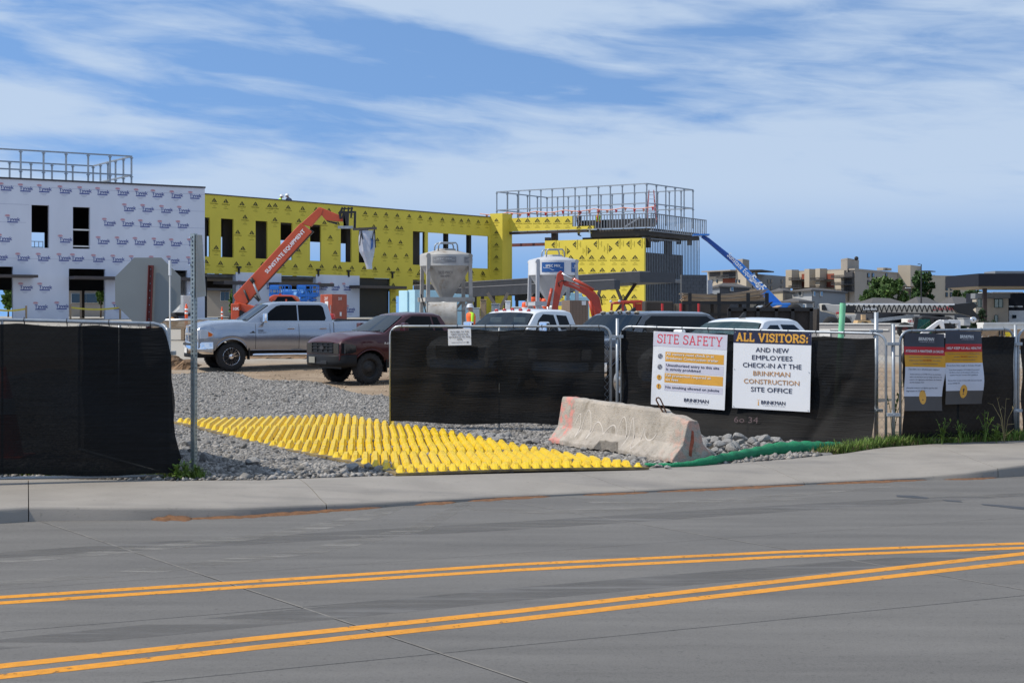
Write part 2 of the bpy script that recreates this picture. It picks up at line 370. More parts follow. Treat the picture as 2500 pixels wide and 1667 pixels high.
def rp(u, t, z): w = O+d*u+q*t; return (w.x, w.y, z)
slab_mesh = {}
for j in range(len(ts)-1):
    for i in range(-5, 9):
        a, b = ts[j]+gap, ts[j+1]-gap
        if j not in slab_mesh:
            s_ = MB(); c0 = rp(0, a, 0)
            top = [rp(.009, a, 0), rp(U-.009, a, 0), rp(U-.009, b, 0), rp(.009, b, 0)]
            top = [Vector(p)-Vector(c0) for p in top]; e = .004
            cen = sum(top, Vector())/4
            ins = [p+(cen-p).normalized()*e*2 for p in top]
            s_.add([(p.x,p.y,0) for p in ins]+[(p.x,p.y,-e) for p in top]+[(p.x,p.y,-.027) for p in top], [(3,2,1,0)]+[(k, (k+1) % 4, 4+(k+1) % 4, 4+k) for k in range(4)]+[(4+k, 4+(k+1) % 4, 8+(k+1) % 4, 8+k) for k in range(4)])
            ob = s_.build('road_slab', K['road'], local=True); slab_mesh[j] = ob.data
        else:
            ob = bpy.data.objects.new('road_slab', slab_mesh[j]); COL.objects.link(ob)
        c0 = rp(i*U, ts[j]+gap, 0); ob.location = (c0[0], c0[1], -.15); ob.parent = road
mb = MB()
for i in range(-4, 8):
    mb.add([rp(i*U-.008, -8, -.1490), rp(i*U+.008, -8, -.1490), rp(i*U+.008, 7, -.1490), rp(i*U-.008, 7, -.1490)], [(3,2,1,0)])
mb.build('joint_filler', K['sandjoint'], road)
K['yline'] = M('yellow_road_paint', (.66,.265,.005), .6, var=.10, vs=14, bump=.3, bs=150)
grime(K['yline'], 30, (.78,.78,.84), .55, .70); grime(K['yline'], 1.3, (.82,.82,.82), .5, .68)
def worn(mt, scale, lo, hi, top=1.0, st=None):      # paint or dust missing in flecks
    t = mt.node_tree; b = t.nodes['Principled BSDF']; out = t.nodes['Material Output']; g = t.nodes.new('ShaderNodeNewGeometry'); mp = t.nodes.new('ShaderNodeMapping'); mp.inputs['Scale'].default_value = st or (1,1,1); mp.inputs['Rotation'].default_value = (0,0,-R(25)); t.links.new(g.outputs['Position'], mp.inputs[0])
    nz = t.nodes.new('ShaderNodeTexNoise'); nz.inputs['Scale'].default_value = scale; nz.inputs['Detail'].default_value = 9; nz.inputs['Roughness'].default_value = .7; t.links.new(mp.outputs[0], nz.inputs['Vector'])
    mr = t.nodes.new('ShaderNodeMapRange'); mr.inputs['From Min'].default_value = lo; mr.inputs['From Max'].default_value = hi; mr.inputs['To Max'].default_value = top; t.links.new(nz.outputs['Fac'], mr.inputs['Value'])
    tr = t.nodes.new('ShaderNodeBsdfTransparent'); mx_ = t.nodes.new('ShaderNodeMixShader'); t.links.new(mr.outputs[0], mx_.inputs[0]); t.links.new(b.outputs[0], mx_.inputs[1]); t.links.new(tr.outputs[0], mx_.inputs[2]); t.links.new(mx_.outputs[0], out.inputs['Surface']); return mt
worn(K['yline'], 11, .60, .66)
def paint_line(pts, w=.135):
    ps = [G(px, py, -.1482) for px, py in pts]
    a = (ps[1]-ps[0]).normalized(); ps.insert(0, ps[0]-a*14); b = (ps[-1]-ps[-2]).normalized(); ps.append(ps[-1]+b*25)
    L = MB(); pr = []
    for i, p in enumerate(ps):
        t_ = (ps[min(i+1, len(ps)-1)]-ps[max(i-1, 0)]).normalized(); n_ = Vector((-t_.y, t_.x, 0)); pr += [p-n_*w/2, p+n_*w/2]
    L.add(pr, [(2*i, 2*i+2, 2*i+3, 2*i+1) for i in range(len(ps)-1)]); L.build('painted_line', K['yline'], road)
paint_line([(0,1457),(620,1418),(1250,1377.5),(1900,1347),(2500,1325.6)], .13)
paint_line([(0,1471),(620,1430.5),(1250,1391),(1900,1359),(2500,1336.5)], .13)
paint_line([(0,1625),(620,1558),(1250,1492),(1900,1418),(2500,1350.5)])
paint_line([(0,1650.5),(620,1580),(1250,1512.5),(1900,1437),(2500,1370)])
# pale dust dragged out of the entrance by tyres, darker rubber along the lanes
K['dust'] = worn(M('tracked_dust', (.205,.196,.183), .95, var=.1), 1.6, .36, .60, 1.0, (.5,3,1)); K['rub'] = worn(M('rubber_marks', (.122,.117,.112), .8, var=.1), .9, .40, .62, 1.0, (.25,3,1))
def track(pts, w, m, z, nm):
    ps = [G(px, py, z) for px, py in pts]; L = MB(); pr = []; q_ = []
    for i in range(len(ps)-1):
        for k in range(6): q_.append(ps[i].lerp(ps[i+1], k/6))
    q_.append(ps[-1])
    for i, p in enumerate(q_):
        t_ = (q_[min(i+1, len(q_)-1)]-q_[max(i-1, 0)]).normalized(); n_ = Vector((-t_.y, t_.x, 0))*w/2*math.sin(math.pi*min(1, max(.02, i/(len(q_)-1))))**.4; pr += [p-n_, p+n_]
    L.add(pr, [(2*i, 2*i+2, 2*i+3, 2*i+1) for i in range(len(q_)-1)]); L.build(nm, K[m], road)
track([(1080,1225),(1180,1243),(1330,1250),(1600,1240),(2050,1210)], .30, 'dust', -.1488, 'dust_track'); track([(1380,1212),(1480,1228),(1640,1228),(1900,1210),(2200,1185)], .28, 'dust', -.1486, 'dust_track'); track([(1000,1225),(900,1262),(700,1300),(350,1340),(-200,1390)], .32, 'dust', -.1488, 'dust_track'); track([(1150,1222),(1020,1290),(760,1345),(300,1400),(-200,1440)], .30, 'dust', -.1486, 'dust_track')
track([(-300,1372),(400,1330),(1250,1283),(2000,1235),(2600,1200)], .55, 'rub', -.1492, 'tyre_darkened_lane'); track([(-300,1600),(400,1535),(1250,1450),(2000,1385),(2700,1330)], .5, 'rub', -.1492, 'tyre_darkened_lane')
# old crack sealing at the right
K['tar'] = M('crack_sealing_tar', (.045,.047,.052), .55, var=.2, vs=6)
mb = MB()
def patch(pts, z=-.147):
    ps = [G(px, py, z) for px, py in pts]; mb.add(ps, [tuple(range(len(ps)-1, -1, -1))])
patch([(2188,1208),(2230,1209),(2268,1214),(2262,1217),(2215,1214),(2190,1212)])
patch([(2300,1219),(2345,1222),(2350,1225),(2312,1223)])
patch([(2395,1229),(2440,1232),(2500,1237),(2500,1243),(2470,1240),(2430,1235),(2400,1232)])
mb.build('sealed_crack', K['tar'], road)

K['walk'] = M('pavement_concrete', (.268,.245,.218), .88, var=.10, vs=1.6, bump=.3, bs=120, detail=8)
grime(K['walk'], .9, (.72,.73,.76), .50, .66, (.3,1.3,1)); grime(K['walk'], 18, (.8,.8,.8), .60, .68)
walk = thing('pavement', '', ''); tag(walk, kind='structure')
jx = [(-14.5,-13.6),(-11.6,-10.7),(-8.7,-7.8),(-5.80,-4.94),(-2.55,-2.0),(.60,1.44),(3.12,3.62),(6.35,6.3),(9.4,9.2),(12.6,12.3),(15.8,15.4),(19,18.5)]
for (b0, f0), (b1, f1) in zip(jx, jx[1:]):
    s_ = MB(); n = 12
    rows = []
    for k in range(n+1):
        u = lerp(.0015, .9985, k/n); xb = lerp(b0, b1, u); xf = lerp(f0, f1, u)
        B = Vector((xb, bY(xb), 0)); C = Vector((xf, interp(CK, xf), interp(CZ, xf)))
        row = [Vector((B.x, B.y, -.2)), B]
        for w in (.25, .5, .75, .92): 
            p = B.lerp(C, w); p.z = C.z*sm(.25, 1, w); row.append(p)
        dr = (C-B); dr.z = 0; dr.normalize()
        row += [C+dr*0+Vector((0,0,0)), C+dr*.015+Vector((0,0,-.008)), C+dr*.028+Vector((0,0,-.03 if C.z > -.09 else -.02)), C+dr*.045+Vector((0,0,-.24-C.z))]
        rows.append(row)
    m_ = len(rows[0]); s_.add([p for r_ in rows for p in r_], [(i*m_+j, i*m_+j+1, (i+1)*m_+j+1, (i+1)*m_+j) for i in range(n) for j in range(m_-1)]+[tuple(range(m_)), tuple(n*m_+j for j in range(m_-1, -1, -1))])
    s_.build('pavement_slab', K['walk'], walk, auto=35)
# rust-coloured sand washed into the gutter
K['sand'] = M('washed_sand', (.165,.078,.034), .95, var=.3, vs=20, bump=.6, bs=60)
mb = MB(); rs = random.Random(3)
def gutter(px0, px1, wmax, hmax):
    n = max(3, int((px1-px0)/14)); fr = []; 
    for i in range(n+1):
        px = lerp(px0, px1, i/n); e = math.sin(math.pi*i/n)**.5
        # curb foot
        X = 0
        top = interp([(a, b) for a, b, c in ck], px); zc = interp([(a, c) for a, b, c in ck], px); C = G(px, top, zc)
        fx = C+Vector((.015,-.038,0)); w = wmax*.5*e*rs.uniform(.3, 1); h = hmax*e*rs.uniform(.5, 1)
        fr.append([Vector((fx.x, fx.y, -.149)), Vector((fx.x, fx.y, -.145+h)), Vector((fx.x+.3*w, fx.y-.55*w, -.147+h*.5)), Vector((fx.x+.4*w, fx.y-w, -.1495))])
    mb.add([p for r_ in fr for p in r_], [(i*4+j, (i+1)*4+j, (i+1)*4+j+1, i*4+j+1) for i in range(n) for j in range(3)])
gutter(368, 470, .42, .05); gutter(440, 930, .26, .022); gutter(1010, 1110, .28, .02); gutter(1140, 1340, .30, .018); gutter(1420, 1580, .25, .014); gutter(1600, 1960, .30, .016); gutter(1990, 2260, .25, .018); gutter(2300, 2430, .2, .015)
tag(mb.build('gutter_sand', K['sand'], smooth=True), 'rust coloured sand washed along the foot of the kerb', 'sand', kind='stuff')

# ------------------------------------------------------------------ gravel
K['gravel'] = island(M('crushed_grey_rock', (.225,.214,.20), .9, var=.25, vs=18, c2=(.27,.252,.232)), .35, 1.6)
K['gravelbed'] = M('gravel_fines', (.17,.163,.155), .95, var=.35, vs=7, bump=1.0, bs=30)
def in_gravel(x, y):
    k = x/y*F+1250; v = y-bY(x)
    if v < -.02: return False
    far = interp([(-14,47),(-9.9,45.4),(-8.2,44.6),(-6.15,41.8),(-4.06,38.2),(-2.8,35),(-1.5,32),(3.4,26.6),(4.2,23)], x)+.8*math.sin(x*2.1)
    if y > far: return False
    if x > 3.6 and v > 1.6: return False
    return x < 4.4 and x > -14
mb = MB(); gx = [-14+.5*i for i in range(38)]
def bedp(x, v):
    y = bY(x)+v*(max(.3, interp([(-14,47),(-9.9,45.4),(-8.2,44.6),(-6.15,41.8),(-4.06,38.2),(-2.8,35),(-1.5,32),(3.4,26.6),(4.2,23.5),(5,22.2)], x)+.5*math.sin(x*2.1)-bY(x))); return (x, y, gz(x, y)+(.012 if .01 < v < .99 else -.05))
mb.grid(bedp, gx, [0,.01,.05,.1,.15,.2,.25,.3,.35,.4,.45,.5,.55,.6,.65,.7,.75,.8,.85,.9,.95,.985,1.0]); bed = mb.build('gravel_bed', K['gravelbed'], smooth=True, local=True); tag(bed, kind='structure')
def rock_cloud(name, pts, sizes, mat, seed, flat=.62):     # many small angular stones in one mesh
    r_ = np.random.default_rng(seed); n = len(pts)
    base = np.array([(1,0,0),(.3,.95,0),(-.81,.59,0),(-.75,-.6,0),(.35,-.92,0),(.15,.1,1),(.1,-.05,-1)])
    tri = np.array([(0,1,5),(1,2,5),(2,3,5),(3,4,5),(4,0,5),(1,0,6),(2,1,6),(3,2,6),(4,3,6),(0,4,6)])
    V = np.repeat(base[None], n, 0)*(1+r_.uniform(-.38, .38, (n, 7, 3))); V += r_.uniform(-.12, .12, (n, 7, 3))
    V[:,:,2] *= flat*r_.uniform(.6, 1.25, (n, 1)); V[:,:,1] *= r_.uniform(.55, 1, (n, 1))
    a = r_.uniform(0, 6.283, n); b = r_.normal(0, .4, n); ca, sa, cb, sb = np.cos(a), np.sin(a), np.cos(b), np.sin(b)
    x, y, z = V[:,:,0], V[:,:,1], V[:,:,2]
    y2 = y*cb[:,None]-z*sb[:,None]; z2 = y*sb[:,None]+z*cb[:,None]
    V = np.stack((x*ca[:,None]-y2*sa[:,None], x*sa[:,None]+y2*ca[:,None], z2), 2)*np.asarray(sizes)[:,None,None]+np.asarray(pts)[:,None,:]
    T = (tri[None]+(np.arange(n)*7)[:,None,None]).reshape(-1, 3)
    me = bpy.data.meshes.new(name); me.vertices.add(n*7); me.vertices.foreach_set('co', V.reshape(-1).astype(np.float32))
    me.loops.add(len(T)*3); me.loops.foreach_set('vertex_index', T.reshape(-1).astype(np.int32)); me.polygons.add(len(T)); me.polygons.foreach_set('loop_start', np.arange(0, len(T)*3, 3, dtype=np.int32)); me.update(calc_edges=True)
    me.materials.append(mat); o = bpy.data.objects.new(name, me); COL.objects.link(o); return o
pts, szs = [], []
while len(pts) < 96000:
    x = rng.uniform(-13.5, 4.3); y = rng.uniform(18, 46.5)
    if not in_gravel(x, y): continue
    k = x/y*F+1250
    if k < -150 or (y > 31 and k > 960): continue
    far = y-bY(x)
    s_ = rng.uniform(.016, .044) if far > 1.6 else rng.uniform(.02, .055)
    if rng.random() < .03: s_ *= 1.8
    pts.append((x, y, gz(x, y)+s_*.18)); szs.append(s_)
tag(rock_cloud('gravel', pts, szs, K['gravel'], 4), 'crushed grey gravel spread over the site entrance', 'gravel', kind='stuff')
# scattered pebbles on the dirt
pts, szs = [], []
while len(pts) < 1600:
    x = rng.uniform(-12, 2); y = rng.uniform(30, 47)
    if in_gravel(x, y): continue
    pts.append((x, y, gz(x, y)-.01)); szs.append(rng.uniform(.012, .035))
K['pebble'] = island(M('dirt_clods', (.40,.31,.22), .95), .75, 1.2)
tag(rock_cloud('dirt_clods', pts, szs, K['pebble'], 5), 'small tan clods and stones scattered on the dirt lot', 'stones', kind='stuff')

# ------------------------------------------------------------------ larger rocks one by one
K['rock'] = M('grey_rock', (.27,.262,.252), .9, var=.28, vs=7, bump=.5, bs=25)
K['rock2'] = M('tan_rock', (.44,.37,.28), .9, var=.2, vs=7, bump=.4, bs=25)
rock_meshes = []
for k in range(7):
    bm = bmesh.new(); bmesh.ops.create_icosphere(bm, subdivisions=2, radius=1); rr = random.Random(k+50)
    planes = [(Vector((rr.gauss(0,1), rr.gauss(0,1), rr.gauss(0,1))).normalized(), rr.uniform(.42, .74)) for _ in range(11)]
    for v in bm.verts:
        for n_, dd in planes:
            e = v.co.dot(n_)-dd
            if e > 0: v.co -= n_*e*.92
        v.co.z *= .72
    me = bpy.data.meshes.new('rock'); bm.to_mesh(me); bm.free(); me.materials.append(K['rock']); rock_meshes.append(me)
me2 = rock_meshes[0].copy(); me2.materials[0] = K['rock2']
def rock(px, py, r, mesh=None, label=None, group=None, rr=random.Random(9)):
    p = G(px, py, gz(0, 22)); o = bpy.data.objects.new('rock', mesh or rr.choice(rock_meshes)); COL.objects.link(o)
    o.scale = (r*rr.uniform(.9,1.25), r*rr.uniform(.75,1.1), r*rr.uniform(.75,1.1)); o.rotation_euler = (rr.uniform(-.3,.3), rr.uniform(-.3,.3), rr.uniform(0,6.3)); o.location = (p.x, p.y, p.z+r*.4)
    return tag(o, label or 'angular grey rock in the pile behind the concrete barrier', 'rock', group or 'grey rocks piled between barrier and fence')
rock(1736, 1099, .12, me2, 'tan rock on top of the grey pile behind the barrier')
rr = random.Random(12)
for i in range(58):
    u = rr.random(); v = rr.random(); px = lerp(1706, 1985, u); lo = interp([(1706,1118),(1800,1111),(1900,1100),(1985,1094)], px); hi = interp([(1706,1082),(1760,1080),(1930,1084),(1985,1092)], px)
    o = rock(px, lerp(hi, lo, v), rr.uniform(.05, .135)*(1-.45*sm(1900,1985,px)))
    o.location.z += .10*math.sin(math.pi*v)*(1-sm(1850,1985,px))
for i in range(26):
    u = rr.random(); px = lerp(1130, 1345, u); py = lerp(interp([(1130,1062),(1345,1072)], px), interp([(1130,1072),(1345,1100)], px), rr.random())
    rock(px, py, rr.uniform(.05,.11), None, 'grey rock under the bottom rail of the sheeted gate panel', 'grey rocks under the gate panel rail')
for i in range(16):
    px = lerp(1380, 1640, rr.random()); base = interp([(1340,1090),(1500,1112),(1640,1140)], px)
    rock(px, base+rr.uniform(-3, 10), rr.uniform(.04,.085), None, 'grey rock at the foot of the concrete barrier beside the yellow mat', 'grey rocks at the foot of the barrier')
rock(1422, 1090, .16, None, 'largest grey rock wedged against the lower edge of the barrier', 'grey rocks at the foot of the barrier')
for px, py, r_ in ((455,1090,.1),(470,1105,.09),(440,1120,.1),(505,1085,.08),(860,1150,.13),(900,1146,.11),(875,1135,.10),(840,1143,.09),(925,1152,.09),(500,1128,.12),(620,1135,.12)):
    rock(px, py, r_, None, 'flat grey rock half sunk in gravel before the yellow mat', 'grey rocks before the mat')

# ------------------------------------------------------------------ yellow track-out mat
K['mat'] = M('yellow_plastic_mat', (.70,.48,.010), .42, var=.10, vs=3, bump=.15, bs=90)
grime(K['mat'], 7, (.60,.52,.40), .54, .70); K['matsheet'] = M('dirty_yellow_mat_base', (.27,.20,.075), .8, var=.2, vs=5); grime(K['matsheet'], 6, (.5,.5,.8), .40, .62)
A = G(966,1158,.02); B = G(1585,1143,.02); C_ = G(852,1016,.05); Dm = G(418,1030,.05)
A.z = B.z = .0; C_.z = gz(C_.x, C_.y); Dm.z = gz(Dm.x, Dm.y)
mat_o = thing('trackout_mat', 'yellow ridged plastic mat laid across the gravel entrance', 'mat', tuple((A+B+C_+Dm)/4))
def mp_(u, v): return (A.lerp(B, u)).lerp(Dm.lerp(C_, u), v)
def wavy(u, v): p = mp_(u, v); p.z = gz(p.x, p.y)+.035+.018*math.sin(v*9+u*3); return p
NROW = 4
for r0 in range(NROW):
    s_ = MB(); a0, a1 = r0/NROW, (r0+1)/NROW-.0015
    us = [i/14 for i in range(15)]; vv = [lerp(a0, a1, k/3) for k in range(4)]
    s_.grid(lambda u, v: wavy(u, v), us, vv)
    s_.grid(lambda u, v: wavy(u, v)-Vector((0,0,.03)), us[::-1], vv)
    ring = [(u, a0) for u in us]+[(1, v) for v in vv[1:]]+[(u, a1) for u in us[-2::-1]]+[(0, v) for v in vv[-2:0:-1]]
    t_ = [wavy(*e) for e in ring]; n = len(t_)
    s_.add(t_+[p-Vector((0,0,.03)) for p in t_], [(i, n+i, n+(i+1) % n, (i+1) % n) for i in range(n)])
    s_.build('mat_sheet', K['matsheet'], mat_o, smooth=False)
# one ridge: a long tent with sloped ends and serrated flanks, unit length 1 along local y
def ridge_mesh(L, w, h):
    s_ = MB(); n = max(9, int(L/.06)//2*2+1); rows = []
    for i in range(n):
        t = i/(n-1); y = (t-.5)*L; e = min(1, min(t, 1-t)*L/.12); k = 1 if i % 2 else .80
        hh = h*(.06+.94*e)*(1 if i % 2 else .93); ww = w*(.72+.28*e)
        rows.append([(-ww/2*(1 if i % 2 else .92), y, 0), (-ww*.33*k, y, hh*.55), (-ww*.19*k, y, hh), (ww*.19*k, y, hh), (ww*.33*k, y, hh*.55), (ww/2*(1 if i % 2 else .92), y, 0)])
    s_.add([p for r_ in rows for p in r_], [(i*6+j, i*6+j+1, (i+1)*6+j+1, (i+1)*6+j) for i in range(n-1) for j in range(5)]+[tuple(range(5, -1, -1)), tuple((n-1)*6+j for j in range(6))])
    me = bpy.data.meshes.new('ridge'); me.from_pydata(s_.v, [], s_.f); me.materials.append(K['mat']); me.update(); return me
rmesh = {}
rd = Vector((-.09, 1, 0)).normalized(); ang = math.atan2(rd.y, rd.x)-math.pi/2
rowdir = (B-A).normalized(); across = abs(rowdir.x*rd.y-rowdir.y*rd.x)
side_l = Dm-A
AB, AD = B-A, Dm-A; det = AB.x*AD.y-AB.y*AD.x
sh = ((rd.x*AD.y-rd.y*AD.x)/det)/((AB.x*rd.y-AB.y*rd.x)/det)      # sideways drift of a ridge per unit of mat length
for r0 in range(NROW):
    v0, v1 = r0/NROW, (r0+1)/NROW
    for va, vb in (((v0, lerp(v0, v1, .18)), (lerp(v0, v1, .18), v1)) if r0 == 0 else ((v0, lerp(v0, v1, .55)), (lerp(v0, v1, .55), v1)) if r0 == 1 else ((v0, v1),)):
        for i in range(-8, 25):
            u0 = (i+.5+(.5 if r0 % 2 else 0))/24.5; ua = lambda v: u0+sh*(v-va)
            q0, q1 = sorted(((.022-u0)/sh+va, (.978-u0)/sh+va)); a0, a1 = max(va, q0), min(vb, q1)
            if a1 <= a0: continue
            pa, pb = wavy(ua(a0), a0), wavy(ua(a1), a1); L = (pb-pa).length*.985; key = round(L, 1)
            if key < .1: continue
            if key not in rmesh: rmesh[key] = ridge_mesh(key, .124, .074)
            o = bpy.data.objects.new('ridge', rmesh[key]); COL.objects.link(o); o.parent = mat_o; o.location = (pa+pb)/2-Vector(mat_o.location)-Vector((0,0,.002))
            dv = pb-pa; o.rotation_euler = (math.atan2(dv.z, math.hypot(dv.x, dv.y)), 0, math.atan2(dv.y, dv.x)-math.pi/2); o.scale = (1, L/key, random.uniform(.9,1.1))

# ------------------------------------------------------------------ concrete barrier
K['barrier'] = M('old_cast_concrete', (.36,.325,.285), .9, var=.18, vs=3.5, bump=.6, bs=45, c2=(.43,.385,.335), detail=8)
grime(K['barrier'], 5, (.70,.68,.64), .52, .68); grime(K['barrier'], 26, (.72,.70,.68), .58, .66)
def spray(mt, x0, x1, c):      # marking paint sprayed over one end
    t = mt.node_tree; b = t.nodes['Principled BSDF']; src = b.inputs['Base Color'].links[0].from_socket
    co = t.nodes.new('ShaderNodeTexCoord'); sp = t.nodes.new('ShaderNodeSeparateXYZ'); t.links.new(co.outputs['Object'], sp.inputs[0])
    mr = t.nodes.new('ShaderNodeMapRange'); mr.inputs['From Min'].default_value = x0; mr.inputs['From Max'].default_value = x1; mr.inputs['To Max'].default_value = .8; t.links.new(sp.outputs[0], mr.inputs['Value'])
    nz = t.nodes.new('ShaderNodeTexNoise'); nz.inputs['Scale'].default_value = 9; nz.inputs['Detail'].default_value = 6; t.links.new(co.outputs['Object'], nz.inputs['Vector'])
    rp = t.nodes.new('ShaderNodeMapRange'); rp.inputs['From Min'].default_value = .46; rp.inputs['From Max'].default_value = .60; t.links.new(nz.outputs['Fac'], rp.inputs['Value'])
    mu = t.nodes.new('ShaderNodeMath'); mu.operation = 'MULTIPLY'; t.links.new(mr.outputs[0], mu.inputs[0]); t.links.new(rp.outputs[0], mu.inputs[1])
    mm = t.nodes.new('ShaderNodeMix'); mm.data_type = 'RGBA'; t.links.new(mu.outputs[0], mm.inputs[0]); t.links.new(src, mm.inputs[6]); mm.inputs[7].default_value = (*c, 1); t.links.new(mm.outputs[2], b.inputs['Base Color'])
spray(K['barrier'], .50, .44, (.60,.22,.19)); spray(K['barrier'], 3.2, 3.7, (.50,.28,.22))
b0 = G(1350,1084,.0); b1 = G(1654,1137,-.01)   # middle of the base line of the near foot, left and right end
bl = (b1-b0); bL = 3.9; bdir = Vector((bl.x, bl.y, 0)).normalized(); 
bth = math.atan2(bdir.y, bdir.x)
bar_o = thing('concrete_barrier', 'weathered concrete barrier with pink spray paint beside the yellow mat', 'barrier', (b0.x, b0.y, .02), bth)
bL = Vector((bl.x, bl.y)).length
prof = [(-.06,0),(-.06,.07),(.10,.26),(.17,.66),(.19,.70),(.33,.70),(.35,.66),(.42,.26),(.58,.07),(.58,0)]   # near foot at y<0 side
bm = bmesh.new(); n = 40; rows = []
rb = random.Random(4)
for i in range(n+1):
    x = bL*i/n; hs = 1-.07*(x/bL); row = []
    for k, (yy, zz) in enumerate(prof):
        z = zz*hs
        if k in (3,4,5,6) and x > bL*.80: z -= .05*sm(bL*.80, bL*.83, x)+.05*sm(bL*.9, bL, x)+rb.uniform(-.012,.012)
        elif k in (4,5): z += rb.uniform(-.006,.006)
        y = yy+(rb.uniform(-.005,.005) if k > 3 else 0)
        if k in (0,1):
            # broken-out forklift slot in the near foot
            if .42*bL < x < .60*bL: 
                if k == 0: y += .10; 
                if k == 1: z = .15+rb.uniform(0,.03); y += .05
            elif k == 1: z += rb.uniform(-.015,.02)
            if k == 0: z = .03*rb.random()
        row.append(bm.verts.new((x, y-.02, z)))
    rows.append(row)
for a_, b_ in zip(rows, rows[1:]):
    for j in range(len(prof)-1): bm.faces.new((a_[j], b_[j], b_[j+1], a_[j+1]))
bm.faces.new(rows[0]); bm.faces.new(rows[-1][::-1]); bmesh.ops.recalc_face_normals(bm, faces=bm.faces)
me = bpy.data.meshes.new('body'); bm.to_mesh(me); bm.free(); me.materials.append(K['barrier'])
o = bpy.data.objects.new('body', me); COL.objects.link(o); o.parent = bar_o; bv = o.modifiers.new('bevel', 'BEVEL'); bv.width = .012; bv.segments = 2
mb = MB(); x0 = bL*.815
mb.tube([(x0+dx*.43, .20+dx*.9, .53+dz) for dx, dz in ((.06,-.05),(.05,.03),(-.02,.20),(-.055,.275),(-.08,.295),(-.105,.285),(-.11,.26),(-.09,.22),(-.02,.10),(-.015,.06),(-.05,-.03))], .011, 6)
mb.build('lifting_loop', K['rust'], bar_o, local=True)
# chalky white scribble along the near face
K['chalk'] = M('faded_white_spray', (.50,.46,.42), .9, var=.12)
mb = MB(); pts = []
def bface(x, z):     # near face of the profile
    h = 1-.07*(x/bL); z /= h
    y = interp([(0,-.06),(.07,-.06),(.26,.10),(.66,.17)], z) ; return Vector((x, y-.0225, z*h))
for i in range(120):
    t = i/119; pts.append(bface(.55+t*2.35+.05*math.sin(t*40), .31+(.13+.08*math.sin(t*11))*math.sin(t*44+.8*math.sin(t*9))+.03*math.sin(t*13)))
for a_, b_ in zip(pts, pts[1:]):
    t_ = (b_-a_).normalized(); nn = Vector((0,-.9,.35)); sd_ = t_.cross(nn).normalized()*.009
    mb.add([a_-sd_, b_-sd_, b_+sd_, a_+sd_], [(0,1,2,3)])
mb.build('spray_scribble', K['chalk'], bar_o, local=True)
K['rustpaint'] = M('red_spray', (.30,.075,.04), .9, var=.35, vs=12)
mb = MB(); mb.add([(bL+.003,.17,.10),(bL+.003,.215,.08),(bL+.003,.225,.18),(bL+.003,.25,.27),(bL+.003,.245,.41),(bL+.003,.215,.43),(bL+.003,.20,.30),(bL+.003,.18,.2)], [tuple(range(8))]); mb.build('spray_stripe', K['rustpaint'], bar_o, local=True)

# ------------------------------------------------------------------ green sediment sock
K['green'] = M('green_netting', (.008,.20,.085), .8, var=.25, vs=6, bump=.8, bs=70)
cl = [(1575,1141),(1640,1141),(1688,1139),(1740,1134),(1790,1126),(1840,1117),(1890,1112),(1950,1107),(2000,1104),(2052,1099)]
cr = [.03,.03,.04,.065,.072,.075,.10,.10,.088,.065]
mb = MB(); dense = []; dr = []
for i in range(len(cl)-1):
    for k in range(6):
        t = k/6; px = lerp(cl[i][0], cl[i+1][0], t); py = lerp(cl[i][1], cl[i+1][1], t); r_ = lerp(cr[i], cr[i+1], t)*(1+.07*math.sin(i*5+k*1.7))
        p = G(px, py, 0); dense.append(Vector((p.x, p.y+.06, r_*.72))); dr.append(r_)
p = G(*cl[-1]); dense += [Vector((p.x, p.y+.06, .06)), Vector((p.x+.06, p.y+.08, .05))]; dr += [.06,.02]
mb.tube(dense, dr, 14)
tag(mb.build('sediment_sock', K['green'], smooth=True), 'lumpy green netting tube lying along the back of the pavement', 'erosion sock')
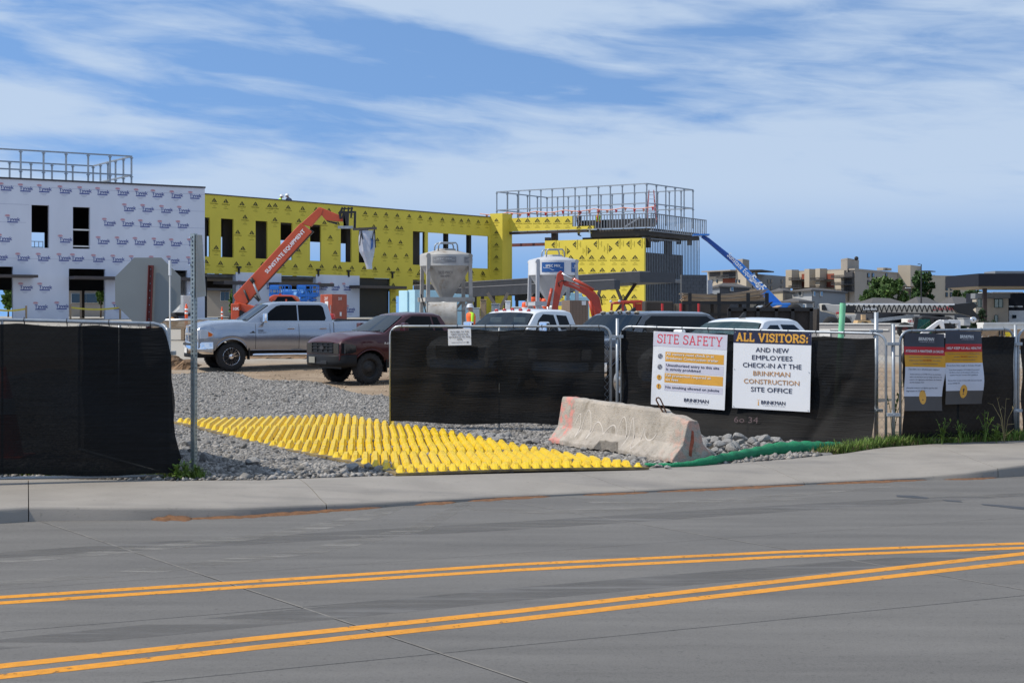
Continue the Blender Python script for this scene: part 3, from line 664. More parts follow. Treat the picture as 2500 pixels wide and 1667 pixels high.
# ------------------------------------------------------------------ fence panels
K['screen'] = mesh_fabric('black_shade_cloth', (.0045,.005,.006), .015)
K['screen2'] = mesh_fabric('black_shade_cloth_double', (.014,.015,.017), .05)
K['tube'] = M('galvanised_tube', (.36,.39,.42), .42, .6, var=.12, vs=12)
def fence_panel(label, ax, ay, az, atop, bx, by, bz, btop, screen, ties=True, rail=True, link=True):
    L = math.hypot(bx-ax, by-ay); rot = math.atan2(by-ay, bx-ax); t = thing('temporary_fence', label, 'fence', (ax, ay, 0), rot, 'temporary fence panels with black sheeting')
    zt = lambda s: lerp(atop, btop, s/L); zb = lambda s: lerp(az, bz, s/L); r_ = .16
    mb = MB(); pts = [(0,0,zb(0)), (0,0,zt(0)-r_)]
    pts += [(r_-r_*math.cos(a), 0, zt(0)-r_+r_*math.sin(a)) for a in (R(22.5),R(45),R(67.5))]+[(r_,0,zt(r_))]
    pts += [(lerp(r_, L-r_, i/8), 0, zt(lerp(r_, L-r_, i/8))) for i in range(1, 9)]
    pts += [(L-r_+r_*math.sin(a), 0, zt(L)-r_+r_*math.cos(a)) for a in (R(22.5),R(45),R(67.5))]+[(L,0,zt(L)-r_),(L,0,zb(L))]
    mb.tube(pts, .021, 8)
    mb.build('frame', K['tube'], t, smooth=True, local=True)
    if rail:
        mb = MB(); mb.tube([(.02,0,zb(0)+.02),(L-.02,0,zb(L)+.02)], .019, 8); mb.build('bottom_rail', K['tube'], t, smooth=True, local=True)
        mb = MB(); mb.tube([(L/2,0,zb(L/2)+.02),(L/2,0,zt(L/2))], .017, 6); mb.build('middle_upright', K['tube'], t, smooth=True, local=True)
    if link:
        vs, fs = [], []; p = .115; n = int(L/p*2)
        s_ = MB()
        for i in range(n):                      # each wire zigzags upwards and meets its neighbours
            x = .03+i*p/2; k = 0; z = zb(x)+.03; a = []
            while z < zt(x)-.02:
                a.append((min(L-.02, max(.02, x+(p/2 if (k+i) % 2 else 0))), .004*(1 if k % 2 else -1), z)); z += p/2; k += 1
            for u, v in zip(a, a[1:]):
                u = Vector(u); v = Vector(v); s_.add([u+Vector((-.0022,0,0)), u+Vector((.0022,0,0)), v+Vector((.0022,0,0)), v+Vector((-.0022,0,0)), u+Vector((0,-.0035,0)), v+Vector((0,-.0035,0))], [(0,4,5,3),(4,1,2,5),(1,0,3,2)])
        o = s_.build('chain_link', K['galvdull'], t, local=True); o['kind'] = 'stuff'
    if screen:
        s_ = MB(); us = [i/70 for i in range(71)]; vv = [i/30 for i in range(31)]
        s_.grid(lambda u, v: screen(u, v, L, zb, zt), us, vv); o = s_.build('windscreen', K['screen'], t, smooth=True, local=True)
    if ties:
        n = int(L/.42)
        for i in range(n):
            s_ = MB(); x = .2+i*(L-.4)/max(1, n-1); z = zt(x); s_.tube([(x,-.03,z+.012),(x+.005,0,z+.034),(x+.01,.03,z+.012),(x+.01,-.01,z-.06),(x,-.03,z+.012)], .004, 4); s_.build('tie', K['black'], t, local=True)
    return t
def scr_basic(s0, s1, b=.06, top=.05, amp=.02, seed=0, wedge=None):
    def f(u, v, L, zb, zt):
        s_ = lerp(s0, L-s1, u); z0 = zb(s_)+b+.02*math.sin(s_*3+seed); z1 = zt(s_)-top-.025*abs(math.sin(s_*3.6+seed))
        z = lerp(z0, z1, v)
        y = -.045-amp*(math.sin(s_*4.1+z*2.2+seed)+.6*math.sin(s_*9.3-z*3.1+seed*2)+.5*math.sin(z*5+s_+seed)+.7*math.sin(s_*2.3+z*6.5+seed*1.7)+.5*abs(math.sin(s_*1.7-z*2.6+seed)))*(.35+.65*math.sin(math.pi*min(1, max(0, v))))
        return Vector((s_, min(y, -.016), z))
    return f
# left of the entrance, right end bulging past its post
def scr_left(u, v, L, zb, zt):
    base = scr_basic(0, 0, .05, .035, .022, 2)(u, v, L, zb, zt)
    ext = interp([(0,.10),(.1,.16),(.25,.09),(.55,.05),(.8,.045),(.92,.0),(1,-.06)], v)*sm(.93, 1, u); base.x += ext; base.y -= .10*sm(.9,1,u)*(1-v)*.6
    return base
pL0 = P(-420,0,17.6); pL1 = P(408,0,18.58)
fence_panel('long black sheeted fence panel left of the gravel entrance', pL0.x, pL0.y, .06, 1.95, pL1.x, pL1.y, .02, 1.85, scr_left)
# leaf folded back behind it
fence_panel('sheeted gate leaf folded back behind the left fence', pL1.x-.02, pL1.y+.10, .03, 1.83, pL1.x-2.05, pL1.y+3.6, .03, 1.85, scr_basic(.05,.05,.05,.05,.03,5))
p2a = P(953,0,26.5); p2b = P(1491,0,25.9)
fence_panel('sheeted gate panel with a small paper notice, behind the barrier', p2a.x, p2a.y, .0, 1.765, p2b.x, p2b.y, -.02, 1.768, scr_basic(.02,.10,.14,.05,.022,1))
p3a = P(1517,0,25.85); p3b = P(2163,0,23.6)
def scr3(u, v, L, zb, zt):
    p = scr_basic(.02,.16,.02,.06,.014,3)(u, v, L, zb, zt); w = max(0, 1-p.z/.58); p.y -= .34*w*w*(.75+.25*math.sin(p.x*1.3)); 
    p.y += .05*math.exp(-((p.x-3.9+ (1.0-p.z)*.6)/.10)**2)*(1 if p.z < 1.0 else .3); p.y = min(p.y, -.016)
    return p
f3 = fence_panel('fence panel carrying the two white site signs', p3a.x, p3a.y, .0, 1.768, p3b.x, p3b.y, .0, 1.67, scr3)
p4a = P(2198,0,23.6); p4b = P(2474,0,24.55)
f4 = fence_panel('fence panel carrying the two striped health banners', p4a.x, p4a.y, .02, 1.714, p4b.x, p4b.y, .02, 1.735, scr_basic(.0,.02,.05,.10,.03,6))
p5a = P(2486,0,24.6); p5b = P(2900,0,26.4)
fence_panel('sheeted fence panel cut off by the right edge of the picture', p5a.x, p5a.y, .02, 1.73, p5b.x, p5b.y, .02, 1.72, scr_basic(.02,.02,.05,.12,.03,8))
def fence_post(label, px, D, z0, z1, r_=.027):
    p = P(px, 0, D); t = thing('fence_post', label, 'post', (p.x, p.y, z0), 0, 'posts between fence panels'); mb = MB()
    mb.tube([(0,0,0),(0,0,z1-z0)], r_, 10); mb.build('pole', K['tube'], t, smooth=True, local=True)
    for z in (.45, z1-z0-.30):
        mb = MB(); mb.box((0,-.005,z), (.20,.075,.05)); mb.tube([(0,-.06,z),(0,.06,z)], .012, 6); mb.build('clamp', K['galvdull'], t, local=True, bevel=.006)
fence_post('galvanised post between the gate panel and the sign panel', 1507, 25.75, -.02, 1.90)
fence_post('galvanised post between the sign panel and the banner panel', 2181, 23.55, 0, 1.82)
fence_post('galvanised post right of the striped banners', 2479, 24.58, 0, 1.80)
fence_post('fence post at the right end of the left panel', 409, 18.66, 0, 1.80)
fence_post('short bare pipe upright behind the visitor sign panel', 2139, 24.6, 0, 2.0, .035)

# ------------------------------------------------------------------ slab lettering for the sign headings (stroke letters with square serifs)
SL = {
 'S': (.62, [[(.56,.78),(.50,.92),(.32,.98),(.14,.92),(.08,.76),(.14,.62),(.31,.53),(.48,.43),(.55,.27),(.48,.09),(.30,.02),(.12,.08),(.05,.24)]], [((.56,.70),(.56,.94)),((.05,.06),(.05,.30))]),
 'I': (.36, [[(.18,0),(.18,1)]], [((.04,.02),(.32,.02)),((.04,.98),(.32,.98))]),
 'T': (.70, [[(.35,0),(.35,.98)],[(.05,.97),(.65,.97)]], [((.20,.02),(.50,.02)),((.05,.80),(.05,.98)),((.65,.80),(.65,.98))]),
 'E': (.64, [[(.15,0),(.15,1)],[(.15,.98),(.56,.98)],[(.15,.51),(.46,.51)],[(.15,.02),(.58,.02)]], [((.04,.02),(.15,.02)),((.04,.98),(.15,.98)),((.56,.82),(.56,.98)),((.58,.02),(.58,.20)),((.46,.42),(.46,.60))]),
 'A': (.80, [[(.12,0),(.39,1),(.68,0)],[(.20,.33),(.59,.33)]], [((.02,.02),(.24,.02)),((.56,.02),(.78,.02))]),
 'F': (.62, [[(.15,0),(.15,1)],[(.15,.98),(.56,.98)],[(.15,.51),(.46,.51)]], [((.04,.02),(.30,.02)),((.04,.98),(.15,.98)),((.56,.82),(.56,.98)),((.46,.42),(.46,.60))]),
 'Y': (.76, [[(.10,1),(.38,.44),(.66,1)],[(.38,.44),(.38,0)]], [((.0,.98),(.22,.98)),((.54,.98),(.76,.98)),((.24,.02),(.52,.02))]),
 'L': (.62, [[(.15,1),(.15,0)],[(.15,.02),(.56,.02)]], [((.04,.98),(.28,.98)),((.04,.02),(.15,.02)),((.56,.02),(.56,.24))]),
 'V': (.80, [[(.10,1),(.40,0),(.70,1)]], [((.0,.98),(.23,.98)),((.57,.98),(.80,.98))]),
 'O': (.78, [[(.39+.32*math.cos(a*math.pi/9), .5+.48*math.sin(a*math.pi/9)) for a in range(19)]], []),
 'R': (.76, [[(.15,0),(.15,1)],[(.15,.98),(.42,.98),(.58,.90),(.62,.74),(.56,.58),(.40,.50),(.15,.50)],[(.40,.50),(.66,0)]], [((.04,.02),(.28,.02)),((.04,.98),(.15,.98)),((.56,.02),(.76,.02))]),
 ':': (.30, [[(.13,.05),(.17,.2)],[(.13,.52),(.17,.67)]], []), ' ': (.34, [], [])}
def slab_text(mb, body, o, u, v, size, width, t, ts=None, zl=0.0):
    tot = sum(SL[c][0]+.06 for c in body); k = width/tot; x = 0; o = Vector(o); u = Vector(u).normalized(); v = Vector(v).normalized(); n = u.cross(v); lay = 0
    def stroke(a, b, th, i):
        a = Vector((a[0]*k, a[1]*size)); b = Vector((b[0]*k, b[1]*size)); dd = b-a
        if dd.length < 1e-6: return
        dd.normalize(); e = dd*th*.35; s_ = Vector((-dd.y, dd.x))*th/2; q = [a-e-s_, b+e-s_, b+e+s_, a-e+s_]
        mb.add([o+u*p.x+v*p.y+n*(zl+i*.00012) for p in q], [(0,1,2,3)])
    for c in body:
        w, st, se = SL[c]; i = 0
        for poly in st:
            for a, b in zip(poly, poly[1:]): stroke((x+a[0],a[1]), (x+b[0],b[1]), t, i); i += 1
        for a, b in se: stroke((x+a[0],a[1]), (x+b[0],b[1]), ts or t, i); i += 1
        x += w+.06

# ------------------------------------------------------------------ signs on the fence
K['sheetw'] = M('white_sign_sheet', (.76,.77,.80), .35, var=.03)
K['lav'] = M('pale_lavender_print', (.60,.59,.68), .4, var=.03)
def panel_frame(fp, px, py, out=.11):      # a point just in front of a fence panel
    w = Wall((fp.location.x, fp.location.y), (fp.location.x+math.cos(fp.rotation_euler.z), fp.location.y+math.sin(fp.rotation_euler.z)))
    return w.p(w.s_of(px), w.z(px, py), out)
class Board:     # flat board from four photo corners on a fence panel: tl, tr, bl
    def __init__(s, fp, tl, tr, bl, label, name='safety_sign', out=.125, cat='sign'):
        s.o = panel_frame(fp, *bl, out); a = panel_frame(fp, *tl, out); b = panel_frame(fp, *tr, out)
        s.h = (a-s.o).length; s.v = (a-s.o).normalized(); s.w = (b-a).length; u = (b-a).normalized(); s.u = (u-s.v*u.dot(s.v)).normalized(); s.n = s.u.cross(s.v)
        s.t = thing(name, label, cat, tuple(s.o))
    def pt(s, x, y, l=.004): return s.o+s.u*(x*s.w)+s.v*(y*s.h)+s.n*l
    def rect(s, name, m, x0, x1, y0, y1, l=.003, th=0):
        mb = MB()
        if th: mb.prism([s.pt(x0,y0,l-th), s.pt(x1,y0,l-th), s.pt(x1,y1,l-th), s.pt(x0,y1,l-th)], s.n*th)
        else: mb.add([s.pt(x0,y0,l), s.pt(x1,y0,l), s.pt(x1,y1,l), s.pt(x0,y1,l)], [(0,1,2,3)])
        return mb.build(name, m, s.t)
    def text(s, name, m, lines, xs=1.0, bold=.0, align='CENTER'):
        for body, x, y, size, width in lines:
            mb = MB(); V2, F2 = text_mesh(body, align, bold); w0 = max(p[0] for p in V2)-min(p[0] for p in V2)
            k = (width*s.w)/(w0*size*s.h) if width else xs
            mb.text(body, s.pt(x, y, .006), s.u, s.v, size*s.h, align, bold, k); mb.build(name, m, s.t)
    def disc(s, name, m, x, y, r_, l=.005, inner=0.0, n=28):
        mb = MB(); c = s.pt(x, y, l)
        ring = [c+(s.u*math.cos(2*math.pi*k/n)+s.v*math.sin(2*math.pi*k/n))*r_ for k in range(n)]
        if inner:
            ri = [c+(s.u*math.cos(2*math.pi*k/n)+s.v*math.sin(2*math.pi*k/n))*inner for k in range(n)]
            mb.add(ring+ri, [(k, (k+1) % n, n+(k+1) % n, n+k) for k in range(n)])
        else: mb.add(ring, [tuple(range(n))])
        return mb.build(name, m, s.t)
    def logo(s, x, y, w, h, dark, icon=True):    # company mark: small gold figure, name, spaced second line
        s.text('company_name', dark, [('BRINKMAN', x+w*.06, y, h, w)], bold=.018)
        s.text('company_second_line', dark, [('C O N S T R U C T I O N', x+w*.08, y-h*.50, h*.26, w*.9)])
        if icon:
            mb = MB(); x0 = x-w*.56; hh = h*s.h; c = s.pt(x0, y-h*.4, .005)
            for (a, b, ww) in (((0,0),(0,.30),.34),((0,.30),(0,1.0),.22),((0,1.0),(0,1.45),.10)):
                p = c+s.v*(a[1]*hh); e = c+s.v*(b[1]*hh); mb.add([p-s.u*ww*hh/2*1.2, p+s.u*ww*hh/2*1.2, e+s.u*ww*hh/2*.8, e-s.u*ww*hh/2*.8], [(0,1,2,3)])
            for sg in (-1, 1):
                p = c+s.v*(1.4*hh); e = p+s.u*sg*.45*hh+s.v*.22*hh; mb.add([p-s.v*.03*hh, e-s.v*.03*hh, e+s.v*.03*hh, p+s.v*.03*hh], [(0,1,2,3)] if sg > 0 else [(3,2,1,0)])
            mb.build('company_mark', K['gold'], s.t)
S = Board(f3, (1604,808), (1783,827), (1597,986), 'white site safety sign with orange bars and a red heading')
mb = MB(); us = [i/14 for i in range(15)]; 
mb.grid(lambda u, v: S.pt(u, v, .001+.006*math.sin(v*7)*(u < .05)), us, [i/14 for i in range(15)]); mb.grid(lambda u, v: S.pt(u, v, -.004), us[::-1], [i/14 for i in range(15)]); mb.build('sheet', K['sheetw'], S.t)
S.rect('heading_band', K['lav'], 0.0, 1.0, .80, 1.0, .003)
mb = MB(); slab_text(mb, 'SITE SAFETY', S.pt(.055, .845, .006), S.u, S.v, .118*S.h, .89*S.w, .0135, .0085); mb.build('heading', K['crimson'], S.t)
bands = [(.60,.73,'gold'),(.455,.58,'lav'),(.315,.44,'gold'),(.205,.295,'lav')]
for y0, y1, k in bands: S.rect('text_band', K[k], .175, .965, y0, y1, .003)
S.text('band_text', K['whiteprint'], [('All visitors must check in at', .19, .685, .036, .645),('Brinkman Construction trailer', .19, .630, .036, .70),('Fall protection required at', .19, .395, .036, .61),('six feet', .19, .340, .036, .175)], bold=.012, align='LEFT')
S.text('plain_text', K['navy'], [('Unauthorized entry to this site', .19, .535, .036, .715),('is strictly prohibited', .19, .480, .036, .465),('No smoking allowed on jobsite', .19, .237, .036, .725)], bold=.004, align='LEFT')
for y in (.665, .520):
    S.disc('prohibition_ring', K['navy'], .105, y, .042, .005, .037); S.disc('prohibition_ring', K['navy'], .105, y, .031, .0052, .025)
    mb = MB(); c = S.pt(.105, y, .0055); a = (S.u*.5+S.v*.866); b = (S.u*.866-S.v*.5)
    for off in (-.008, .008): mb.add([c-a*.027-b*(.004-off), c-a*.027+b*(.004+off), c+a*.027+b*(.004+off), c+a*.027-b*(.004-off)], [(0,1,2,3)])
    mb.build('prohibition_bars', K['navy'], S.t)
for y in (.377, .255):
    S.disc('warning_disc', K['gold'], .10, y, .043, .005); S.text('exclamation_mark', K['navy'], [('!', .10, y-.030, .062, .0)], bold=.015)
S.logo(.60, .075, .33, .048, K['navy'], False)
A2 = Board(f3, (1799,807), (1988,812), (1795,994), 'white visitor check-in sign with a navy and gold heading')
A2.rect('sheet', K['sheetw'], 0, 1, 0, 1, .001, .005)
A2.rect('heading_band', K['navy'], 0, 1, .845, 1.0, .004)
mb = MB(); slab_text(mb, 'ALL VISITORS:', A2.pt(.035, .872, .007), A2.u, A2.v, .098*A2.h, .935*A2.w, .026, .017); mb.build('heading', K['gold'], A2.t)
A2.text('message', K['navy'], [('AND NEW', .505, .735, .062, .425),('EMPLOYEES', .505, .635, .062, .52),('CHECK-IN AT THE', .505, .535, .062, .755),('SITE OFFICE', .505, .225, .062, .53)], bold=.006)
A2.text('company_words', K['tan_gold'], [('BRINKMAN', .505, .432, .062, .475),('CONSTRUCTION', .505, .327, .062, .715)], bold=.006)
A2.logo(.515, .070, .31, .048, K['navy'], True)
for (x, y) in ((.02,.98),(.98,.98),(.02,.02),(.98,.02),(.02,.5),(.98,.5)): A2.disc('grommet', K['galvdull'], x, y, .008, .008)
# marker scrawl on the cloth below the signs
K['pinkmark'] = M('pink_paint_marks', (.20,.14,.145), .9)
mb = MB(); w = Wall((f3.location.x, f3.location.y), (p3b.x, p3b.y))
mb.text('6o 34', w.p(w.s_of(1830), w.z(1830, 1030), .16), Vector((w.d.x, w.d.y, 0)), (0,-.25,1), .10, 'CENTER', 0, 1.3); mb.build('paint_marks', K['pinkmark'], f3)
# paper notice on the gate panel
f2 = [o for o in COL.objects if o.name.startswith('temporary_fence') and 'paper notice' in o.get('label', '')][0]
Pn = Board(f2, (1097,803), (1153,803), (1098,843), 'small white paper notice with an arrow on the gate panel', 'paper_notice')
Pn.rect('sheet', K['sheetw'], 0, 1, 0, 1, .002, .003)
Pn.text('notice_text', K['greyprint'], [('PROCEED TO THE', .5, .78, .095, .80),('WEST GATE FOR', .5, .62, .095, .76),('ENTRANCE TO THIS', .5, .46, .095, .92),('SITE', .5, .31, .095, .22)], bold=.004)
mb = MB(); a = Pn.pt(.14,.17,.005); b = Pn.pt(.82,.17,.005); c = Pn.pt(.92,.17,.005); mb.add([a-Pn.v*.003, b-Pn.v*.003, b+Pn.v*.003, a+Pn.v*.003], [(0,1,2,3)]); mb.add([b-Pn.v*.016, c, b+Pn.v*.016], [(0,1,2)]); mb.build('arrow', K['greyprint'], Pn.t)
# the two striped banners, hung from the rail and rippling
K['slate'] = M('slate_banner', (.045,.050,.070), .6, var=.1); K['bred'] = M('red_banner', (.45,.012,.02), .5, var=.08); K['bgold'] = M('gold_banner', (.62,.30,.012), .5, var=.08); K['bwhite'] = M('white_banner', (.56,.58,.66), .5, var=.05); K['bgrey'] = M('grey_banner', (.075,.068,.066), .6, var=.1)
def banner(tl, tr, bl, label, head, gold_lines, red_word, body, seed):
    Bn = Board(f4, tl, tr, bl, label, 'health_banner', .15, 'banner')
    def rip(u, v): return .018*math.sin(u*5+v*3+seed)+.012*math.sin(v*11+seed*2)-.02*sm(.8,1,u)*math.sin(v*6+seed)
    def pt(u, v, l=.0): return Bn.pt(u, v, .01+rip(u, v)+l)
    us = [i/16 for i in range(17)]
    for nm, m, y0, y1 in (('banner_foot', 'bgrey', 0, .185), ('banner_body', 'bwhite', .185, .565), ('gold_stripe', 'bgold', .565, .715), ('red_stripe', 'bred', .715, .825), ('banner_head', 'slate', .825, 1.0)):
        mb = MB(); vv = [lerp(y0, y1, i/6) for i in range(7)]; mb.grid(lambda u, v: pt(u, v), us, vv); mb.grid(lambda u, v: pt(u, v, -.002), us[::-1], vv); mb.build(nm, K[m], Bn.t, smooth=True)
    def wrap(name, m, lines, bold=0, align='CENTER'):
        for bodyt, x, y, size, width in lines:
            mb = MB(); V2, F2 = text_mesh(bodyt, align, bold); w0 = max(p[0] for p in V2)-min(p[0] for p in V2); k = width/w0
            mb.add([pt(x+px_*k, y+py_*size, .004+l_*.0004) for px_, py_, l_ in V2], F2); mb.build(name, m, Bn.t)
    wrap('company_name', K['whiteprint'], [('BRINKMAN', .54, .905, .045, .36)], .02); wrap('company_second_line', K['lav'], [('CONSTRUCTION', .56, .882, .012, .34)])
    wrap('heading', K['whiteprint'], [(head, .5, .752, .034, .93)], .012)
    wrap('gold_text', K['greyprint'], gold_lines); wrap('red_words', K['bred'], red_word, .01)
    wrap('body_text', K['navy'], body, 0, 'LEFT')
    mb = MB(); n = 28; mb.add([pt(.5+.095*math.cos(2*math.pi*k/n), .175+.092*math.sin(2*math.pi*k/n), .0025) for k in range(n)], [tuple(range(n))]); mb.build('warning_disc', K['gold'], Bn.t)
    wrap('exclamation_mark', K['navy'], [('!', .5, .135, .085, .035)], .01)
banner((2193,812), (2288,809), (2189,1001), 'left health banner headed in Spanish, hung beside the fence post', 'AYUDANOS A MANTENER LA SALUD',
 [('Si usted contesta SI a cualquiera de las siguientes', .52, .685, .018, .80), ('preguntas, por favor', .30, .642, .018, .36), ('a su obra,', .80, .642, .018, .18), ('consulte a su medico de inmediato', .52, .598, .018, .62)], [('NO ENTRE', .58, .642, .018, .2)],
 [('\u00bfTiene fiebre, tos o dificultad para respirar?', .08, .525, .020, .78), ('Si tiene sintomas de COVID-19, no se permitira', .13, .462, .018, .78), ('entrar a la obra hasta que no tenga sintomas de', .13, .427, .018, .80), ('acuerdo a los reglamentos del Centro de Control', .13, .392, .018, .80), ('de Enfermedades CDC', .13, .357, .018, .40), ('\u00bfHa tenido contacto con alguien que ha sido', .05, .285, .020, .82), ('diagnosticado con COVID-19?', .05, .245, .020, .52)], 1.0)
banner((2292,808), (2381,804), (2291,986), 'right health banner headed in English, second from the fence post', 'HELP KEEP US ALL HEALTHY',
 [('If you have a positive to any of the following symptoms', .5, .685, .018, .84), ('please', .32, .642, .018, .14), ('enter the site', .72, .642, .018, .26), ('and contact your supervisor immediately', .5, .598, .018, .58)], [('DO NOT', .5, .642, .018, .16)],
 [('Do you have a fever, cough or shortness of breath?', .06, .522, .020, .88), ('If you have symptoms of COVID-19, you won\u2019t', .12, .462, .018, .78), ('be able to return to the jobsite until you are', .12, .427, .018, .74), ('symptom free per current CDC guidelines', .12, .392, .018, .72), ('Have you been in close contact with someone known', .05, .318, .020, .88), ('to have COVID-19?', .05, .278, .020, .34)], 2.3)

# ------------------------------------------------------------------ street signs seen from behind
K['signback'] = M('bare_sign_back', (.27,.28,.27), .5, .25, var=.06, vs=2)
K['redpost'] = M('red_painted_channel', (.16,.022,.016), .5, var=.2, vs=4)
D0 = 20.6; c = P(361,709,D0); t = thing('stop_sign', 'back of a grey octagonal sign above the left fence', 'sign', (c.x, c.y, .0)); r_ = 80/F*D0/math.cos(R(22.5))
mb = MB(); mb.prism([c+Vector((r_*math.cos(R(22.5+45*k)), 0, r_*math.sin(R(22.5+45*k)))) for k in range(8)], (0,.004,0)); mb.build('plate', K['signback'], t)
mb = MB(); a = P(370,648,D0); b = P(352,1140,D0); b.z = .0; a.y = b.y = D0-.03; up = (a-b).normalized()
for off, w_ in ((-.028,.02),(.028,.02)): mb.bar(b+Vector((off,-.005,0)), a+Vector((off,-.005,0)), .012, .035, (0,1,0))
mb.bar(b+Vector((0,.012,0)), a+Vector((0,.012,0)), .056, .008, (0,1,0))
mb.build('channel_post', K['redpost'], t)
mb = MB()
for k in range(8): p = a.lerp(b, .02+.018*k*2); mb.tube([p+Vector((0,-.002,0)), p+Vector((0,-.010,0))], .006, 6)
mb.build('bolt', K['galvdull'], t)
p = P(415,640,18.75); t = thing('marker_rod', 'thin white marker rod with a fat tip tied to the left fence post', 'rod', (p.x, p.y, .02)); mb = MB(); mb.tube([(p.x,p.y,.02),(p.x,p.y,p.z)], .011, 6); mb.build('shaft', K['offwhite'], t); mb = MB(); mb.tube([(p.x,p.y,p.z-.16),(p.x,p.y,p.z+.02)], .018, 8); mb.build('tip', K['white'], t)
# perforated square post with an edge-on plate
D0 = 18.85; z0 = 0; p = P(473.5,0,D0); zt = H-(570-YH)/F*D0; t = thing('sign_post', 'perforated galvanised square post with an edge-on plate at the entrance', 'sign post', (p.x, p.y, 0), R(-24))
w_ = .056; mb = MB(); n = int(zt/.0254/1)
K['hole'] = K['black']
# tube walls with real holes: each face a ladder of rails and bridges
for k in range(4):
    Mx = Matrix.Rotation(math.pi/2*k, 3, 'Z')
    def bx(c_, s_): mb.box(Mx @ Vector(c_), s_, Mx)
    bx((-w_*.35+.0, -w_/2, zt/2), (w_*.30,.003,zt)); bx((w_*.35, -w_/2, zt/2), (w_*.30,.003,zt))
    nh = int(zt/.051)
    for i in range(nh+1): bx((0, -w_/2, min(zt-.013, .013+i*.051)), (w_*.40,.003,.026))
mb.box((0,0,zt/2), (w_*.55,w_*.55,zt-.02))
K['postsheet'] = M('galvanised_post', (.30,.35,.36), .45, .55, var=.15, vs=10); 
mb.build('perforated_post', K['postsheet'], t, local=True)
mb = MB(); a = R(24); dirp = Vector((math.cos(R(84)), math.sin(R(84)), 0)) ; base = Vector((.045,-.01,0)); 
Mz = Matrix.Rotation(R(24), 3, 'Z')
zA, zB = zt-.78, zt+.01
pl = [base+Mz @ Vector((.0,-.05,0)), base+Mz @ Vector((-.055,.60,0))]
mb.prism([pl[0]+Vector((0,0,zA)), pl[1]+Vector((.06,0,zA+.03)), pl[1]+Vector((0,0,zB)), pl[0]+Vector((0,0,zB-.03))], Mz @ Vector((.004,0,0))); mb.build('plate', K['signback'], t, local=True)
mb = MB()
for z in (zt-.05, zt-.38, zt-.72): mb.tube([(-.03,-.035,z),(-.03,-.05,z)], .011, 6)
mb.build('bolt', K['alu'], t, local=True)
# ------------------------------------------------------------------ vehicles (local x to the front, y to the driver side, origin below the front axle)
def wheel(parent, x, y, r_, wd, style, side):
    o = MB(); s = side
    prof = [(r_*.60,-wd/2*.80),(r_*.66,-wd/2),(r_*.86,-wd/2*1.02),(r_*.96,-wd/2*.88),(r_,-wd/2*.62),(r_,wd/2*.62),(r_*.96,wd/2*.88),(r_*.86,wd/2*1.02),(r_*.66,wd/2),(r_*.60,wd/2*.80)]
    o.lathe(prof, (0,0,0), 'y', 36)
    for k in range(36):       # tread blocks
        a = 2*math.pi*k/36; Mx = Matrix.Rotation(-a, 3, 'Y')
        for yy in (-.30, .0, .30): o.box(Mx @ Vector((r_-.003, yy*wd+(.02 if k % 2 else -.02), 0)), (.016, wd*.24, r_*.10), Mx)
    w = o.build('wheel', K['rubber'], parent, local=True, auto=40); w.location = (x, y, r_)
    f = s*wd/2*.72
    o = MB()
    if style == 'chrome':
        o.lathe([(r_*.62,f*1.08),(r_*.595,f*1.12),(r_*.56,f*1.0),(r_*.53,f*.3),(r_*.50,-f*.4)], (0,0,0), 'y', 32)
        for k in range(8):
            a = 2*math.pi*k/8; 
            for e in (-.16, .16):
                p0 = Vector((math.cos(a+e*.5)*r_*.17, f*.92, math.sin(a+e*.5)*r_*.17)); p1 = Vector((math.cos(a+e*.9)*r_*.56, f*.98, math.sin(a+e*.9)*r_*.56)); o.bar(p0, p1, r_*.065, .03, (0,1,0))
        o.lathe([(0.001,f*1.18),(r_*.16,f*1.12),(r_*.20,f*.95),(r_*.21,f*.6)], (0,0,0), 'y', 16)
        rm = o.build('rim', K['chrome'], w, local=True, auto=40)
        o = MB(); o.lathe([(0.001,f*.25),(r_*.55,f*.25)], (0,0,0), 'y', 24); o.build('brake_disc', K['dark'], w, local=True)
    else:
        o.lathe([(r_*.62,f*1.05),(r_*.58,f*1.0),(r_*.52,f*.55),(r_*.36,f*.62),(r_*.24,f*.95),(r_*.20,f*1.02),(0.001,f*1.02)], (0,0,0), 'y', 32)
        for k in range(8):
            a = 2*math.pi*k/8; o.tube([(math.cos(a)*r_*.30, f*.80, math.sin(a)*r_*.30), (math.cos(a)*r_*.30, f*.98, math.sin(a)*r_*.30)], r_*.035, 6)
        o.build('rim', K['black'] if style == 'black' else K['alu'], w, local=True, auto=40)
    return w
